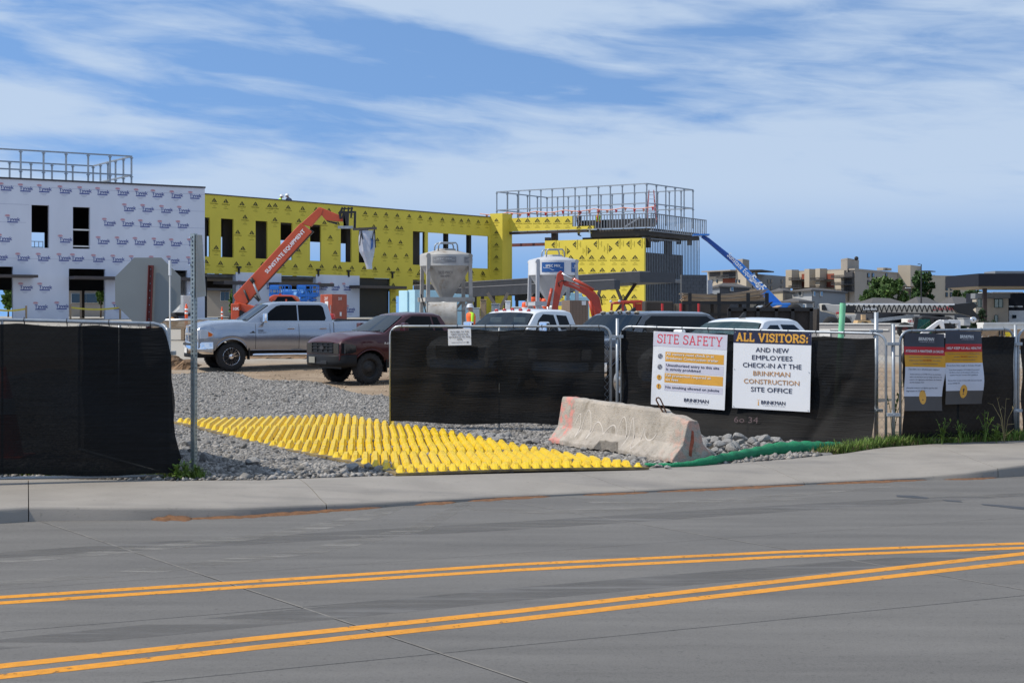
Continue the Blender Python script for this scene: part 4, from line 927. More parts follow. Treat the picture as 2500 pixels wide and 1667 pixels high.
def car(label, name, loc, rot, paint, p, cat='pickup truck'):
    t = thing(name, label, cat, loc, rot)
    W, r_, wb = p['W'], p['r'], p['wb']; fx, rx = p['front'], p['rear']; sill = p['sill']; zsh = p['top']
    ar = r_*1.20
    tk = lambda z: .085*((z-.98)/.45)**2       # the sides bulge, so the upper half mirrors sky and the lower half ground
    def zbot(x):
        z = sill
        for ax in (0, -wb):
            q = 1-((x-ax)/ar)**2
            if q > 0: z = max(z, r_+.02+math.sqrt(q)*ar*.98)
        if x > .55: z = max(z, p.get('chin', sill-.02))
        return z
    def hw(x):      # half width in plan
        a = W*(1-.085*sm(fx-.75, fx, x)**1.3-.03*sm(rx+.4, rx, x)); 
        for ax in (0, -wb):
            q = abs(x-ax)/(ar*1.35)
            if q < 1: a += .028*(1-q*q)
        return a
    xs = sorted(set([round(lerp(rx, fx, i/110), 4) for i in range(111)]+[round(ax+sg*ar*math.sin(k*math.pi/24), 4) for ax in (0,-wb) for sg in (-1,1) for k in range(13)]))
    zt = lambda x: interp(zsh, x)
    fr = [0,.12,.26,.42,.58,.74,.88,1]
    def section(x):
        zb, z1, w = zbot(x), zt(x), hw(x); out = []
        z1s = z1-.045
        zb = min(zb, z1s-.06)
        for f in fr:
            z = lerp(zb, z1s, f); tuck = tk(z)*(.45 if x > .55 else 1)
            out.append((x, w-tuck-(.02 if f == 0 else 0), z))
        yl = out[-1][1]; cr = interp(p['crown'], x)
        for k, c in ((.975,.55),(.93,.85),(.80,1.0)): out.append((x, yl*k, z1s+.045*c+cr*(1-k)*1.2))
        out.append((x, yl*.45, z1+cr*.8)); out.append((x, 0, z1+cr))
        return out
    half = [section(x) for x in xs]; m = len(half[0]); mb = MB(); V = []
    for h in half: V += h+[(a, -b, c) for a, b, c in h[-2::-1]]
    w2 = 2*m-1; n = len(xs)
    mb.mat(0).add(V, [(i*w2+j, i*w2+j+1, (i+1)*w2+j+1, (i+1)*w2+j) for i in range(n-1) for j in range(w2-1)])
    b = 0
    mb.mat(1); mb.f += [(i*w2, (i+1)*w2, (i+1)*w2+w2-1, i*w2+w2-1) for i in range(n-1)]; mb.m += [1]*(n-1)
    mb.f += [tuple(range(w2)), tuple((n-1)*w2+j for j in range(w2-1, -1, -1))]; mb.m += [0, 0]
    mb.build('body', [paint, K['black']], t, local=True, auto=32)
    # wheel-arch lips
    for sg in (-1, 1):
        for ax in (0, -wb):
            mb = MB(); pts = []
            for k in range(0, 19):
                a = math.pi*k/18; x = ax+ar*math.cos(a); z = r_+.02+ar*.98*math.sin(a)
                if z < sill+.03: continue
                pts.append((x, sg*(hw(x)+.004-tk(z)), z))
            if len(pts) > 3: mb.tube(pts, .022, 6); mb.build('arch_lip', p.get('lipmat', paint), t, smooth=True, local=True)
    # cab
    c0, c1, c2, c3 = p['cab']         # windscreen foot, windscreen top, roof end, back of cab
    belt, roof = p['belt'], p['roof']; wr = p['wr']; wbelt = hw(c1)-tk(belt)-.008
    def sidey(z): q = (z-belt)/(roof-belt); return lerp(wbelt, wr, q)-.02*max(0,q-.8)
    ztop = [(c3-.001,belt+.02),(c3+.06,lerp(belt,roof,.55)),(c2-.06,roof-.05),(c2+.10,roof-.012),(lerp(c2,c1,.5),roof),(c1-.25,roof-.012),(c1-.06,roof-.05),(c1+.02,roof-.09),(c0,belt-.02)]
    if p.get('cabback') == 'slope': pass
    cx = [c3, c3+.03, c3+.06, c2-.06, c2-.02, c2+.04, c2+.10]+[lerp(c2+.15, c1-.3, i/8) for i in range(9)]+[c1-.2, c1-.12, c1-.06, c1-.02, c1+.02]+[lerp(c1+.02, c0, i/10) for i in range(1, 11)]
    cx = sorted(set(cx))
    def ctop(x): return interp(ztop, x)
    def csec(x):
        z1 = ctop(x); z0 = belt-.06; out = []; zs = max(z0+.01, z1-.07)
        for f in (0,.25,.5,.75,1): z = lerp(z0, zs, f); out.append((x, sidey(z), z))
        ys = sidey(zs); out += [(x, ys-.018, zs+.035), (x, ys-.06, zs+.06), (x, ys*.78, z1+.010), (x, ys*.4, z1+.026), (x, 0, z1+.032)]
        return out
    half = [csec(x) for x in cx]; m = len(half[0]); V = []; mb = MB()
    for h in half: V += h+[(a, -b, c) for a, b, c in h[-2::-1]]
    w2 = 2*m-1; n = len(cx)
    opn = lambda i, j: c1+.03 < (cx[i]+cx[i+1])/2 < c0-.04 and 6 <= j <= w2-8       # windscreen opening
    mb.add(V, [(i*w2+j, i*w2+j+1, (i+1)*w2+j+1, (i+1)*w2+j) for i in range(n-1) for j in range(w2-1) if not opn(i, j)]+[tuple(range(w2)), tuple((n-1)*w2+j for j in range(w2-1, -1, -1))])
    mb.build('cab', paint, t, local=True, auto=32)
    # windscreen follows the cab surface, slightly proud
    mb = MB(); xw = [lerp(c1+.035, c0-.05, i/8) for i in range(9)]
    def wp(u, x):
        z1 = ctop(x); ys = sidey(max(belt-.05, z1-.07))-.075; y = u*ys
        k = abs(u)*ys/(ys+.075); zc = z1+interp([(0,.032),(.4,.026),(.78,.010),(.95,-.006)], k); return Vector((x+.010, y, zc+.012))
    mb.grid(wp, [i/6-1 for i in range(13)], xw); mb.build('windscreen', p.get('wmat', K['wglass']), t, smooth=True, local=True)
    mb = MB(); mb.box((c0+.01, 0, belt-.035), (.16, 2*sidey(belt)-.12, .03)); mb.build('cowl', K['black'], t, local=True, bevel=.01)
    for sg in (-1, 1):
        mb = MB(); mb.bar((c0+.05, sg*.08, belt+.0), (lerp(c0,c1,.16)+.04, sg*.55+.1, lerp(belt,roof,.14)), .014); mb.build('wiper', K['black'], t, local=True)
    mb = MB(); mb.box(((c0+c3)/2, 0, belt-.01), (c0-c3-.12, 2*wbelt-.10, .05)); mb.box((c1-.75, 0, belt+.15), (.12, 1.25, .55)); mb.box((c0-.35, 0, belt+.04), (.5, 2*wbelt-.2, .06)); mb.build('interior', K['black'], t, local=True)
    # side glass
    for sg in (-1, 1):
        for poly in p['windows']:
            mb = MB(); q = [(x, sg*(sidey(z)+.006), z) for x, z in poly]; n_ = len(q); cen = (sum(a for a, b_, c in q)/n_, sum(b_ for a, b_, c in q)/n_, sum(c for a, b_, c in q)/n_)
            mb.add(q, [tuple(range(n_)) if sg < 0 else tuple(range(n_-1, -1, -1))]); mb.build('side_window', K['glass'], t, local=True)
            if p.get('trim'):
                mb = MB(); mb.tube(q, .010, 5, closed=True); mb.build('window_trim', p['trim'], t, smooth=True, local=True)
        # door seams
        for x in p['seams']:
            mb = MB(); pts = [(x, sg*(hw(x)-tk(z)+.004), z) for z in [lerp(sill+.04, belt-.06, k/8) for k in range(9)]]; mb.tube(pts, .005, 4); mb.build('door_gap', K['black'], t, local=True)
        for x in p['handles']:
            z = belt-.20; y = hw(x)-tk(z); mb = MB(); mb.box((x, sg*(y+.028), z), (.23,.022,.038)); mb.box((x-.10, sg*(y+.012), z), (.03,.03,.03)); mb.box((x+.10, sg*(y+.012), z), (.03,.03,.03)); mb.build('door_handle', p.get('handlemat', K['chrome']), t, local=True, bevel=.008)
        mx_ = p['mirror']; y = sidey(belt+.1)
        mb = MB(); mb.bar((mx_, sg*y, belt+.03), (mx_+.02, sg*(y+.20), belt+.02), .05, .07); mb.build('mirror_arm', K['black'], t, local=True, bevel=.01)
        mb = MB(); mb.box((mx_+.03, sg*(y+.27), belt+.12), (.14,.24,.28)); mb.build('mirror', p.get('mirrormat', K['chrome']), t, local=True, bevel=.035)
        mb = MB(); mb.box((mx_-.037, sg*(y+.27), belt+.12), (.006,.16,.22)); mb.build('mirror_glass', K['glass'], t, local=True)
        if p.get('step'):
            mb = MB(); mb.tube([(-ar-.12, sg*(W-.02), sill-.13), (-wb+ar+.10, sg*(W-.02), sill-.13)], .048, 8); mb.build('side_step', p['step'], t, smooth=True, local=True)
        mb = MB(); mb.box((-ar-.02, sg*(hw(-ar)-.16), sill-.10), (.03,.26,.34)); mb.build('mud_flap', K['black'], t, local=True, bevel=.01)
        for ax in (0, -wb): wheel(t, ax, sg*(W-.17), r_, p['tw'], p['rim'], sg)
    # dark underbody and wheel wells
    mb = MB(); mb.box(((fx+rx)/2, 0, r_+.10), (fx-rx-.5, 1.0, .22)); mb.build('chassis', K['black'], t, local=True)
    # bed rail caps and tailgate line
    if p.get('bed'):
        x0, x1 = p['bed']
        for sg in (-1, 1): 
            mb = MB(); mb.box(((x0+x1)/2, sg*(hw(x0)-.11), zt(x0)+.012), (x1-x0-.02, .10, .03)); mb.build('bed_rail_cap', K['black'], t, local=True, bevel=.008)
            mb = MB(); mb.tube([(x1+.02, sg*(hw(x1)-tk(z)), z) for z in (sill+.05, .75, .9, 1.05, 1.2, 1.3, zt(x1)-.05)], .011, 4); mb.build('bed_gap', K['black'], t, local=True)
    return t, hw, zt, sidey
def sample_front(fx, W, z): return 0

# --- silver crew-cab pickup
K['silver'] = M('silver_paint', (.35,.385,.45), .22, .75, var=.04, coat=1.0)
K['maroon'] = M('dark_maroon_paint', (.045,.004,.009), .4, .0, var=.06, coat=.6, spec=.3)
K['carwhite'] = M('white_car_paint', (.76,.77,.78), .3, var=.02, coat=1.0)
K['carblack'] = M('black_car_paint', (.010,.014,.028), .2, .1, var=.05, coat=1.0)
K['bumper'] = M('textured_black_bumper', (.009,.0095,.011), .55, var=.15, spec=.25)
p_ram = dict(W=.985, r=.425, wb=3.80, front=.98, rear=-5.05, sill=.60, chin=.66, tw=.29, rim='chrome',
  top=[(-5.05,1.50),(-3.20,1.50),(-3.15,1.47),(-.60,1.45),(-.2,1.45),(.45,1.41),(.80,1.36),(.93,1.31),(.98,1.25)],
  crown=[(-5.05,-.0),(-.7,.0),(-.45,.07),(.5,.10),(.98,.06)], cab=(-.42,-1.20,-2.95,-3.12), belt=1.45, roof=2.04, wr=.71,
  windows=[[(-.92,1.485),(-2.03,1.485),(-2.03,1.955),(-1.55,1.955),(-1.40,1.92),(-1.20,1.78)], [(-2.07,1.485),(-2.88,1.485),(-2.92,1.56),(-2.86,1.88),(-2.80,1.94),(-2.72,1.955),(-2.07,1.955)]],
  seams=[-.72,-2.05,-3.02], handles=[-1.80,-2.80], mirror=-.98, step=K['chrome'], bed=(-5.0,-3.16))
zg = gz(-8.3, 46.2); a_ = P(563, 905, 46.2)
hd = Vector((-.917,-.40)); rot = math.atan2(hd.y, hd.x)
left = Vector((-hd.y, hd.x)); org = Vector((a_.x, a_.y))-left*(.985-.17)
ram, hw, zt_, sy_ = car('silver crew cab pickup parked on the dirt lot', 'pickup_truck', (org.x, org.y, zg), rot, K['silver'], p_ram)
# nose
def lamp(t, hw, sg, fx, y0, side, zt, zb, m):      # headlight wrapping from the nose round the wing
    cols = [(fx+.012, y0, zt, zb), (fx+.012, hw(fx)-.05, zt, zb)]+[(x, hw(x)+.014, a, b) for x, a, b in side]; mb = MB(); V = []
    for x, y, a, b in cols: V += [(x, sg*y, b), (x, sg*y, a), (x-.05, sg*(y-.05), a), (x-.05, sg*(y-.05), b)]
    n = len(cols); mb.add(V, [(i*4+e, i*4+(e+1) % 4, (i+1)*4+(e+1) % 4, (i+1)*4+e) for i in range(n-1) for e in range(4)]+[(0,1,2,3), ((n-1)*4+3,(n-1)*4+2,(n-1)*4+1,(n-1)*4)]); return mb.build('headlight', m, t, local=True, auto=50)
mb = MB(); mb.box((.965,0,1.075), (.06,1.05,.46)); mb.build('grille_backing', K['black'], ram, local=True)
mb = MB(); f0 = 1.01
mb.tube([(f0-.02,-.60,1.29),(f0,-.56,1.31),(f0+.01,0,1.335),(f0,.56,1.31),(f0-.02,.60,1.29),(f0+.01,.56,.86),(f0+.02,0,.82),(f0+.01,-.56,.86)], .038, 6, closed=True)
mb.bar((f0+.02,0,.84), (f0+.03,0,1.32), .09, .05, (0,1,0)); mb.bar((f0+.02,-.57,1.10), (f0+.035,0,1.085), .05, .07, (0,0,1)); mb.bar((f0+.035,0,1.085), (f0+.02,.57,1.10), .05, .07, (0,0,1))
mb.build('grille', K['chrome'], ram, local=True, bevel=.01)
for yy in (-.29, .29):
    for zz in (.96, 1.20):
        mb = MB()
        for k in range(4): mb.box((1.0, yy, zz-.07+k*.045), (.02,.44,.012))
        mb.build('grille_slats', K['alu'], ram, local=True)
for sg in (-1, 1):
    hl = lamp(ram, hw, sg, .985, .60, [(.93,1.225,.95),(.80,1.215,.96),(.66,1.17,.985),(.55,1.09,1.02)], 1.225, .94, K['lens'])
    mb = MB(); mb.add([(x, sg*(hw(x)+.022), z) for x, z in ((.70,1.16),(.57,1.09),(.60,1.03),(.70,1.01))], [(0,1,2,3) if sg > 0 else (3,2,1,0)]); mb.build('amber_marker', K['amber'], hl, local=True)
    mb = MB(); mb.lathe([(.075,0),(.06,.02),(.02,.03),(.001,.03)], (1.0, sg*.72, 1.08), 'x', 16); mb.build('lamp_bowl', K['chrome'], hl, local=True, smooth=True)
def bumper(t, fx, w, z0, z1, m, dep=.16, wrap=.42, mid=None):
    mb = MB(); rows = []
    pl = [(fx-wrap, w), (fx-.22, w*.995), (fx-.06, w*.90), (fx+dep*.55, w*.70), (fx+dep*.8, w*.35), (fx+dep*.85, 0)]
    pl = pl+[(x, -y) for x, y in pl[-2::-1]]
    pz = [(z0,-.06),(z0+.03,-.01),(lerp(z0,z1,.45),.012),(lerp(z0,z1,.55),.0),(z1-.05,.012),(z1-.01,-.01),(z1,-.08)]
    V = []
    for z, o_ in pz:
        for i, (x, y) in enumerate(pl): V.append((x+o_*(1 if 1 < i < len(pl)-2 else .2), y+o_*(0 if 2 < i < len(pl)-3 else (1 if y > 0 else -1))*.5, z))
    n = len(pl); mb.add(V, [(j*n+i, j*n+i+1, (j+1)*n+i+1, (j+1)*n+i) for j in range(len(pz)-1) for i in range(n-1)]); return mb.build('front_bumper', m, t, local=True, auto=50)
bumper(ram, .98, .99, .50, .86, K['chrome'])
mb = MB(); mb.box((1.125,0,.79), (.03,1.02,.07)); mb.build('bumper_slot', K['black'], ram, local=True, bevel=.01)
mb = MB(); mb.box((.90,0,.46), (.30,1.66,.14)); mb.build('air_dam', K['bumper'], ram, local=True, bevel=.03)
mb = MB(); mb.box((1.14,-.12,.60), (.012,.31,.16)); mb.build('licence_plate', K['offwhite'], ram, local=True)
for sg in (-1, 1): mb = MB(); mb.lathe([(.001,.02),(.06,.015),(.075,.0)], (1.06, sg*.66, .67), 'x', 14); mb.build('fog_lamp', K['lens'], ram, local=True, smooth=True)
mb = MB()
mb.text('2500', (-.79, hw(-.8)+.004, 1.165), (-1,0,0), (0,0,1), .055, 'LEFT', .02, 1.1); mb.text('HEAVY DUTY', (-.79, hw(-.8)+.004, 1.115), (-1,0,0), (0,0,1), .032, 'LEFT', .02, 1.0)
mb.build('door_badge', K['greyprint'], ram, local=True)
mb = MB(); mb.box((-.62, hw(-.6)+.004, 1.13), (.16,.006,.022)); mb.box((-.64, hw(-.6)+.004, 1.16), (.06,.006,.03)); mb.build('fender_badge', K['dark'], ram, local=True)
mb = MB(); mb.prism([(-1.42,-.02,2.005),(-1.62,-.02,2.005),(-1.60,-.02,2.09),(-1.56,-.02,2.10)], (0,.04,0)); mb.build('roof_antenna', K['black'], ram, local=True)
mb = MB(); q = [(-.74,.50,1.60),(-.74,.54,1.60),(-.72,.54,1.58),(-.72,.50,1.58)]; mb.lathe([(.001,.0),(.03,.0)], (0,0,0), 'z', 10); o = mb.build('inspection_sticker', K['white'], ram, local=True); o.location = (-.62,.45,1.60); o.rotation_euler = (0, R(38), 0)

# --- maroon pickup
p_f = dict(W=.965, r=.40, wb=3.52, front=.86, rear=-4.7, sill=.56, chin=.62, tw=.28, rim='black', lipmat=K['maroon'],
  top=[(-4.7,1.36),(-2.55,1.36),(-2.5,1.33),(-.55,1.31),(0,1.29),(.5,1.23),(.74,1.16),(.84,1.09),(.86,1.05)],
  crown=[(-4.7,0),(-.65,0),(-.4,.05),(.5,.09),(.86,.05)], cab=(-.38,-1.16,-2.25,-2.46), belt=1.31, roof=1.83, wr=.64,
  windows=[[(-.90,1.35),(-1.98,1.35),(-1.98,1.74),(-1.42,1.75),(-1.20,1.64)], [(-2.03,1.35),(-2.30,1.35),(-2.20,1.72),(-2.03,1.74)]],
  seams=[-.68,-2.0], handles=[-1.80], mirror=-.95, bed=(-4.65,-2.50), handlemat=K['black'], mirrormat=K['maroon'])
a_ = P(897, 935, 40.2); zg = gz(a_.x, 40.2); hd = Vector((-.81,-.587)).normalized(); rot = math.atan2(hd.y, hd.x); left = Vector((-hd.y, hd.x)); org = Vector((a_.x, a_.y))-left*(.965-.17)
mar, hw, zt_, sy_ = car('dark maroon pickup with black bumper and black wheels', 'pickup_truck', (org.x, org.y, zg), rot, K['maroon'], p_f)
mb = MB(); mb.box((.845,0,.93), (.05,1.06,.27)); mb.build('grille_backing', K['black'], mar, local=True)
mb = MB()
for z in (.815, .90, .985, 1.055): mb.box((.885-.02*(z-.8), 0, z), (.035,1.10,.030))
for y in (-.55, -.27, 0, .27, .55): mb.box((.875, y, .935), (.03,.03,.25))
mb.build('grille', K['bumper'], mar, local=True, bevel=.006)
mb = MB(); n = 18; mb.add([(.905, .11*math.cos(2*math.pi*k/n), .93+.05*math.sin(2*math.pi*k/n)) for k in range(n)], [tuple(range(n-1,-1,-1))]); mb.build('grille_badge', K['dark'], mar, local=True)
for sg in (-1, 1):
    lamp(mar, hw, sg, .868, .57, [(.80,1.05,.79),(.68,1.04,.79),(.52,1.02,.80),(.44,.98,.84)], 1.05, .79, glassy('smoked_lens'+str(sg), (.012,.013,.015), r=.08))
bumper(mar, .88, .97, .45, .76, K['bumper'], .15, .46)
mb = MB(); mb.box((1.0,0,.56), (.03,.9,.09)); mb.build('bumper_slot', K['black'], mar, local=True, bevel=.01)
mb = MB(); mb.box((1.035,-.28,.62), (.012,.31,.16)); mb.build('licence_plate', M('faded_plate', (.25,.24,.2), .6), mar, local=True)
mb = MB(); mb.text('F-150', (-.40, hw(-.4)+.005, 1.02), (-1,0,0), (0,0,1), .055, 'LEFT', .03, 1.2); mb.build('fender_badge', K['alu'], mar, local=True)

# --- white extended-cab pickup behind the gate panel
def place(px, D, hx, hy): hd = Vector((hx, hy)).normalized(); p = P(px, 0, D); return (p.x, p.y, gz(p.x, D)), math.atan2(hd.y, hd.x)
p_w = dict(p_ram, front=.95, r=.41, roof=1.96, belt=1.42, wr=.68, cab=(-.40,-1.10,-2.52,-2.66), rear=-5.2, wb=3.7, rim='alu',
  top=[(-5.2,1.42),(-2.7,1.42),(-.55,1.40),(.0,1.38),(.5,1.33),(.80,1.25),(.90,1.15),(.95,1.08)], crown=[(-5.2,0),(-.6,0),(-.35,.05),(.95,.05)],
  windows=[[(-.88,1.46),(-1.82,1.46),(-1.82,1.84),(-1.40,1.86),(-1.14,1.72)], [(-1.93,1.48),(-2.38,1.48),(-2.34,1.82),(-1.93,1.84)]], seams=[-.68,-1.88,-2.55], handles=[-1.70], mirror=-.92, step=None, bed=(-5.15,-2.72), wmat=K['wglass'])
l, r0 = place(1178, 36.2, -.60, -.80)
wt, hw, zt_, sy_ = car('white extended cab pickup with red roof lamps behind the gate panel', 'pickup_truck', l, r0, K['carwhite'], p_w)
for k in (-2,-1,0,1,2):
    mb = MB(); y = k*.24; mb.tube([(-1.17,y-.045,1.965-.012*abs(k)),(-1.15,y,1.985-.012*abs(k)),(-1.17,y+.045,1.965-.012*abs(k))], .024, 8); mb.build('roof_lamp', K['redlens'], wt, smooth=True, local=True)
for y in (-.35, .35):
    mb = MB(); mb.box((-.98, y, 1.72), (.04,.34,.13)); mb.build('sun_visor', K['offwhite'], wt, local=True, bevel=.02)
bumper(wt, .95, .98, .50, .84, K['chrome']); mb = MB(); mb.box((.955,0,1.0), (.05,1.2,.26)); mb.build('grille', K['dark'], wt, local=True)
for sg in (-1, 1): mb = MB(); mb.box((.93, sg*.76, 1.0), (.06,.28,.24)); mb.build('headlight', K['lens'], wt, local=True, bevel=.03)
# --- black crew-cab / wagon
p_k = dict(p_w, roof=1.93, belt=1.38, cab=(-.40,-1.14,-3.75,-4.25), rear=-4.4, wb=3.3, wr=.70, bed=None, mirrormat=K['black'], handlemat=K['black'], trim=None,
  windows=[[(-.86,1.44),(-3.95,1.44),(-3.82,1.72),(-3.62,1.83),(-1.42,1.84),(-1.14,1.72)]], seams=[-.68,-1.9,-2.9], handles=[-1.7,-2.7], mirror=-.92, top=[(-4.4,1.38),(-.55,1.38),(.0,1.36),(.5,1.31),(.80,1.22),(.90,1.12),(.95,1.06)])
l, r0 = place(1432, 34.6, -.66, -.75)
bt, hw, zt_, sy_ = car('black wagon with tan roof lamps behind the fence post', 'suv', l, r0, K['carblack'], p_k, 'suv')
K['tanlens'] = M('tan_lamp_lens', (.36,.31,.22), .35)
for k in (-2,-1,0,1,2):
    mb = MB(); y = k*.24; mb.tube([(-1.22,y-.06,1.935-.012*abs(k)),(-1.20,y,1.955-.012*abs(k)),(-1.22,y+.06,1.935-.012*abs(k))], .026, 8); mb.build('roof_lamp', K['tanlens'], bt, smooth=True, local=True)
bumper(bt, .95, .98, .50, .84, K['chrome']); mb = MB(); mb.box((.955,0,1.0), (.05,1.2,.26)); mb.build('grille', K['chrome'], bt, local=True)
for sg in (-1, 1): mb = MB(); mb.box((.93, sg*.76, 1.0), (.06,.28,.24)); mb.build('headlight', K['lens'], bt, local=True, bevel=.03)
mb = MB(); mb.prism([(-1.6,-.02,1.95),(-1.80,-.02,1.95),(-1.79,-.02,2.03),(-1.75,-.02,2.04)], (0,.04,0)); mb.build('roof_antenna', K['black'], bt, local=True)
# --- white pickup behind the signs
p_v = dict(p_w, roof=1.83, belt=1.34, cab=(-.45,-1.30,-2.75,-3.0), rear=-5.0, wb=3.6, r=.39, wr=.62, sill=.5, wmat=glassy('sunlit_windscreen', (.03,.06,.06), .30, .03), 
  windows=[[(-1.0,1.40),(-1.88,1.40),(-1.88,1.70),(-1.55,1.70),(-1.28,1.60)], [(-2.0,1.42),(-2.72,1.42),(-2.70,1.60),(-2.58,1.70),(-2.0,1.71)]], seams=[-.75,-1.94,-2.85], handles=[-1.75,-2.6], mirror=-1.0, bed=(-4.95,-3.05),
  top=[(-5.0,1.36),(-3.0,1.36),(-.6,1.33),(.0,1.31),(.5,1.25),(.80,1.16),(.90,1.06),(.95,1.0)], mirrormat=K['carwhite'], handlemat=K['carwhite'])
l, r0 = place(1712, 31.4, -.62, -.78)
vt, hw, zt_, sy_ = car('white pickup with a black roof fin behind the site signs', 'pickup_truck', l, r0, K['carwhite'], p_v)
mb = MB(); mb.prism([(-1.5,-.02,1.845),(-1.74,-.02,1.845),(-1.74,-.02,1.95),(-1.69,-.02,1.96)], (0,.04,0)); mb.build('roof_antenna', K['black'], vt, local=True)
bumper(vt, .95, .98, .45, .80, K['chrome']); mb = MB(); mb.box((.955,0,.93), (.05,1.2,.30)); mb.build('grille', K['dark'], vt, local=True)
for sg in (-1, 1): mb = MB(); mb.box((.93, sg*.76, .93), (.06,.28,.24)); mb.build('headlight', K['lens'], vt, local=True, bevel=.03)
K['foil'] = M('crinkled_foil_shade', (.45,.60,.55), .25, .6, var=.4, vs=9, bump=1, bs=14)
mb = MB(); mb.grid(lambda u, v: Vector((lerp(-.62,-1.22,v)-.02*math.sin(u*17+v*9)*1.0, u*.62, lerp(1.36,1.70,v)-.04+.012*math.sin(u*23))), [i/10-1 for i in range(21)], [i/8 for i in range(9)]); mb.build('sunshade', K['foil'], vt, local=True)
# ------------------------------------------------------------------ wrapped building and yellow building
K['wrap'] = M('house_wrap', (.66,.68,.76), .6, var=.05, vs=.8, bump=.25, bs=3, stretch=(1,1,.4))
K['yellow'] = M('yellow_sheathing', (.70,.565,.065), .75, var=.06, vs=.7)
K['blueprint'] = M('blue_wrap_print', (.10,.125,.32), .6, var=.05)
K['redprint'] = M('red_wrap_print', (.60,.19,.22), .6, var=.05)
K['paleprint'] = M('pale_blue_print', (.45,.47,.58), .6, var=.05)
K['blackprint'] = M('black_sheathing_print', (.035,.032,.012), .7, var=.05)
K['softprint'] = M('soft_sheathing_print', (.30,.25,.02), .7, var=.05)
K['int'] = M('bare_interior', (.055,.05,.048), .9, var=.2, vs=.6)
K['slabc'] = M('deck_concrete', (.20,.19,.18), .9, var=.2)
K['canopy'] = M('bronze_canopy_steel', (.075,.062,.060), .55, .2, var=.1)
K['coping'] = M('dark_coping', (.06,.055,.06), .5)
def wrap_mark(mb, w, x, z, s=.87, out=.012, oval=True):
    u = Vector((w.d.x, w.d.y, 0)); v = Vector((0,0,1))
    mb.mat(0).text('Tyvek', w.p(x-.33*s, z, out), u, v, .21*s, 'LEFT', .034, 1.12)
    mb.mat(0); w_ = w; o0 = w.p(x-.28*s, z-.115*s, out); mb.add([o0, o0+u*.62*s, o0+u*.62*s+v*.075*s, o0+v*.075*s], [(0,1,2,3)])
    if oval:
        mb.mat(1); n = 14; c = w.p(x-.27*s, z+.30*s, out); ro = [c+u*.15*s*math.cos(2*math.pi*k/n)+v*.062*s*math.sin(2*math.pi*k/n) for k in range(n)]; ri = [c+u*.125*s*math.cos(2*math.pi*k/n)+v*.042*s*math.sin(2*math.pi*k/n) for k in range(n)]
        mb.add(ro+ri, [(k, (k+1) % n, n+(k+1) % n, n+k) for k in range(n)]); mb.add([c-u*.09*s-v*.018*s, c+u*.09*s-v*.018*s, c+u*.09*s+v*.018*s, c-u*.09*s+v*.018*s], [(0,1,2,3)])
    mb.mat(2)
    for k, ww in ((0,.40),(1,.24)):
        o1 = w.p(x-ww/2*s, z-(.20+.07*k)*s, out); mb.add([o1, o1+u*ww*s, o1+u*ww*s+v*.022*s, o1+v*.022*s], [(0,1,2,3)])
def tri_mark(mb, w, x, z, s=.9, out=.012, rot=0):
    u = Vector((w.d.x, w.d.y, 0)); v = Vector((0,0,1))
    if rot: u, v = (v, -u) if rot > 0 else (-v, u)
    c = w.p(x, z, out); mb.mat(0)
    mb.add([c-u*.24*s, c-u*.09*s, c+u*.0*s+v*.28*s], [(0,1,2)]); mb.add([c+u*.0*s+v*.28*s, c+u*.0*s+v*.14*s, c+u*.13*s, c+u*.24*s], [(0,1,2,3)]); mb.add([c-u*.05*s, c+u*.09*s, c+u*.0*s+v*.10*s], [(0,1,2)])
    mb.mat(1); mb.text('DensGlass', c-v*.15*s, u, v, .10*s, 'CENTER', .02, 1.2)
    o1 = c-v*.27*s
    mb.add([o1-u*.10*s, o1+u*.10*s, o1+u*.10*s+v*.02*s, o1-u*.10*s+v*.02*s], [(0,1,2,3)]); o1 = c-v*.40*s; mb.add([o1-u*.20*s, o1+u*.20*s, o1+u*.20*s+v*.03*s, o1-u*.20*s+v*.03*s], [(0,1,2,3)])
def clear_of(x, z, holes, hx=.42, hz=.32): return not any(h[0]-hx < x < h[1]+hx and h[2]-hz < z < h[3]+hz for h in holes)

# ---- white wrapped wing
Ww = Wall.px(-170, 78.0, 500, 85.9); zT = 8.96; gzb = 1.75
hz = lambda a, b, c, d_: (Ww.s_of(a), Ww.s_of(b), Ww.z((a+b)/2, d_), Ww.z((a+b)/2, c))
holesW = [hz(77,120,501,605), hz(178,220,506,607.5), (Ww.s_of(-60), Ww.s_of(32), 1.6, Ww.z(20,651)), (Ww.s_of(168), Ww.s_of(257), 1.6, Ww.z(210,656.5)), (Ww.s_of(416), Ww.s_of(457), 1.6, Ww.z(435,660))]
wb_ = thing('wrapped_building', 'two storey building in white printed house wrap at the left', 'building', tuple(Ww.p(Ww.L/2, 1.6, -4)))
mb = MB(); Ww.sheet(mb, 0, Ww.L, gzb-.2, zT, holesW, .22); mb.build('front_wall', K['wrap'], wb_)
mb = MB(); Ww.box(mb, 0, Ww.L+.03, zT, zT+.09, .05, -.35); mb.build('coping', K['coping'], wb_)
mb = MB(); Ww.box(mb, Ww.L-.20, Ww.L, gzb-.2, zT-.01, -.23, -7.5); mb.build('end_wall', K['wrap'], wb_)
mb = MB(); Ww.box(mb, 0, .2, gzb-.2, zT-.01, -.23, -9); mb.build('end_wall', K['wrap'], wb_)
mb = MB(); Ww.box(mb, 0.21, Ww.L-.22, 5.05, 5.25, -.24, -9); mb.build('upper_floor', K['slabc'], wb_)
mb = MB(); Ww.box(mb, 0, Ww.L-.22, 8.3, 8.5, -.24, -9); mb.build('roof_deck', K['int'], wb_)
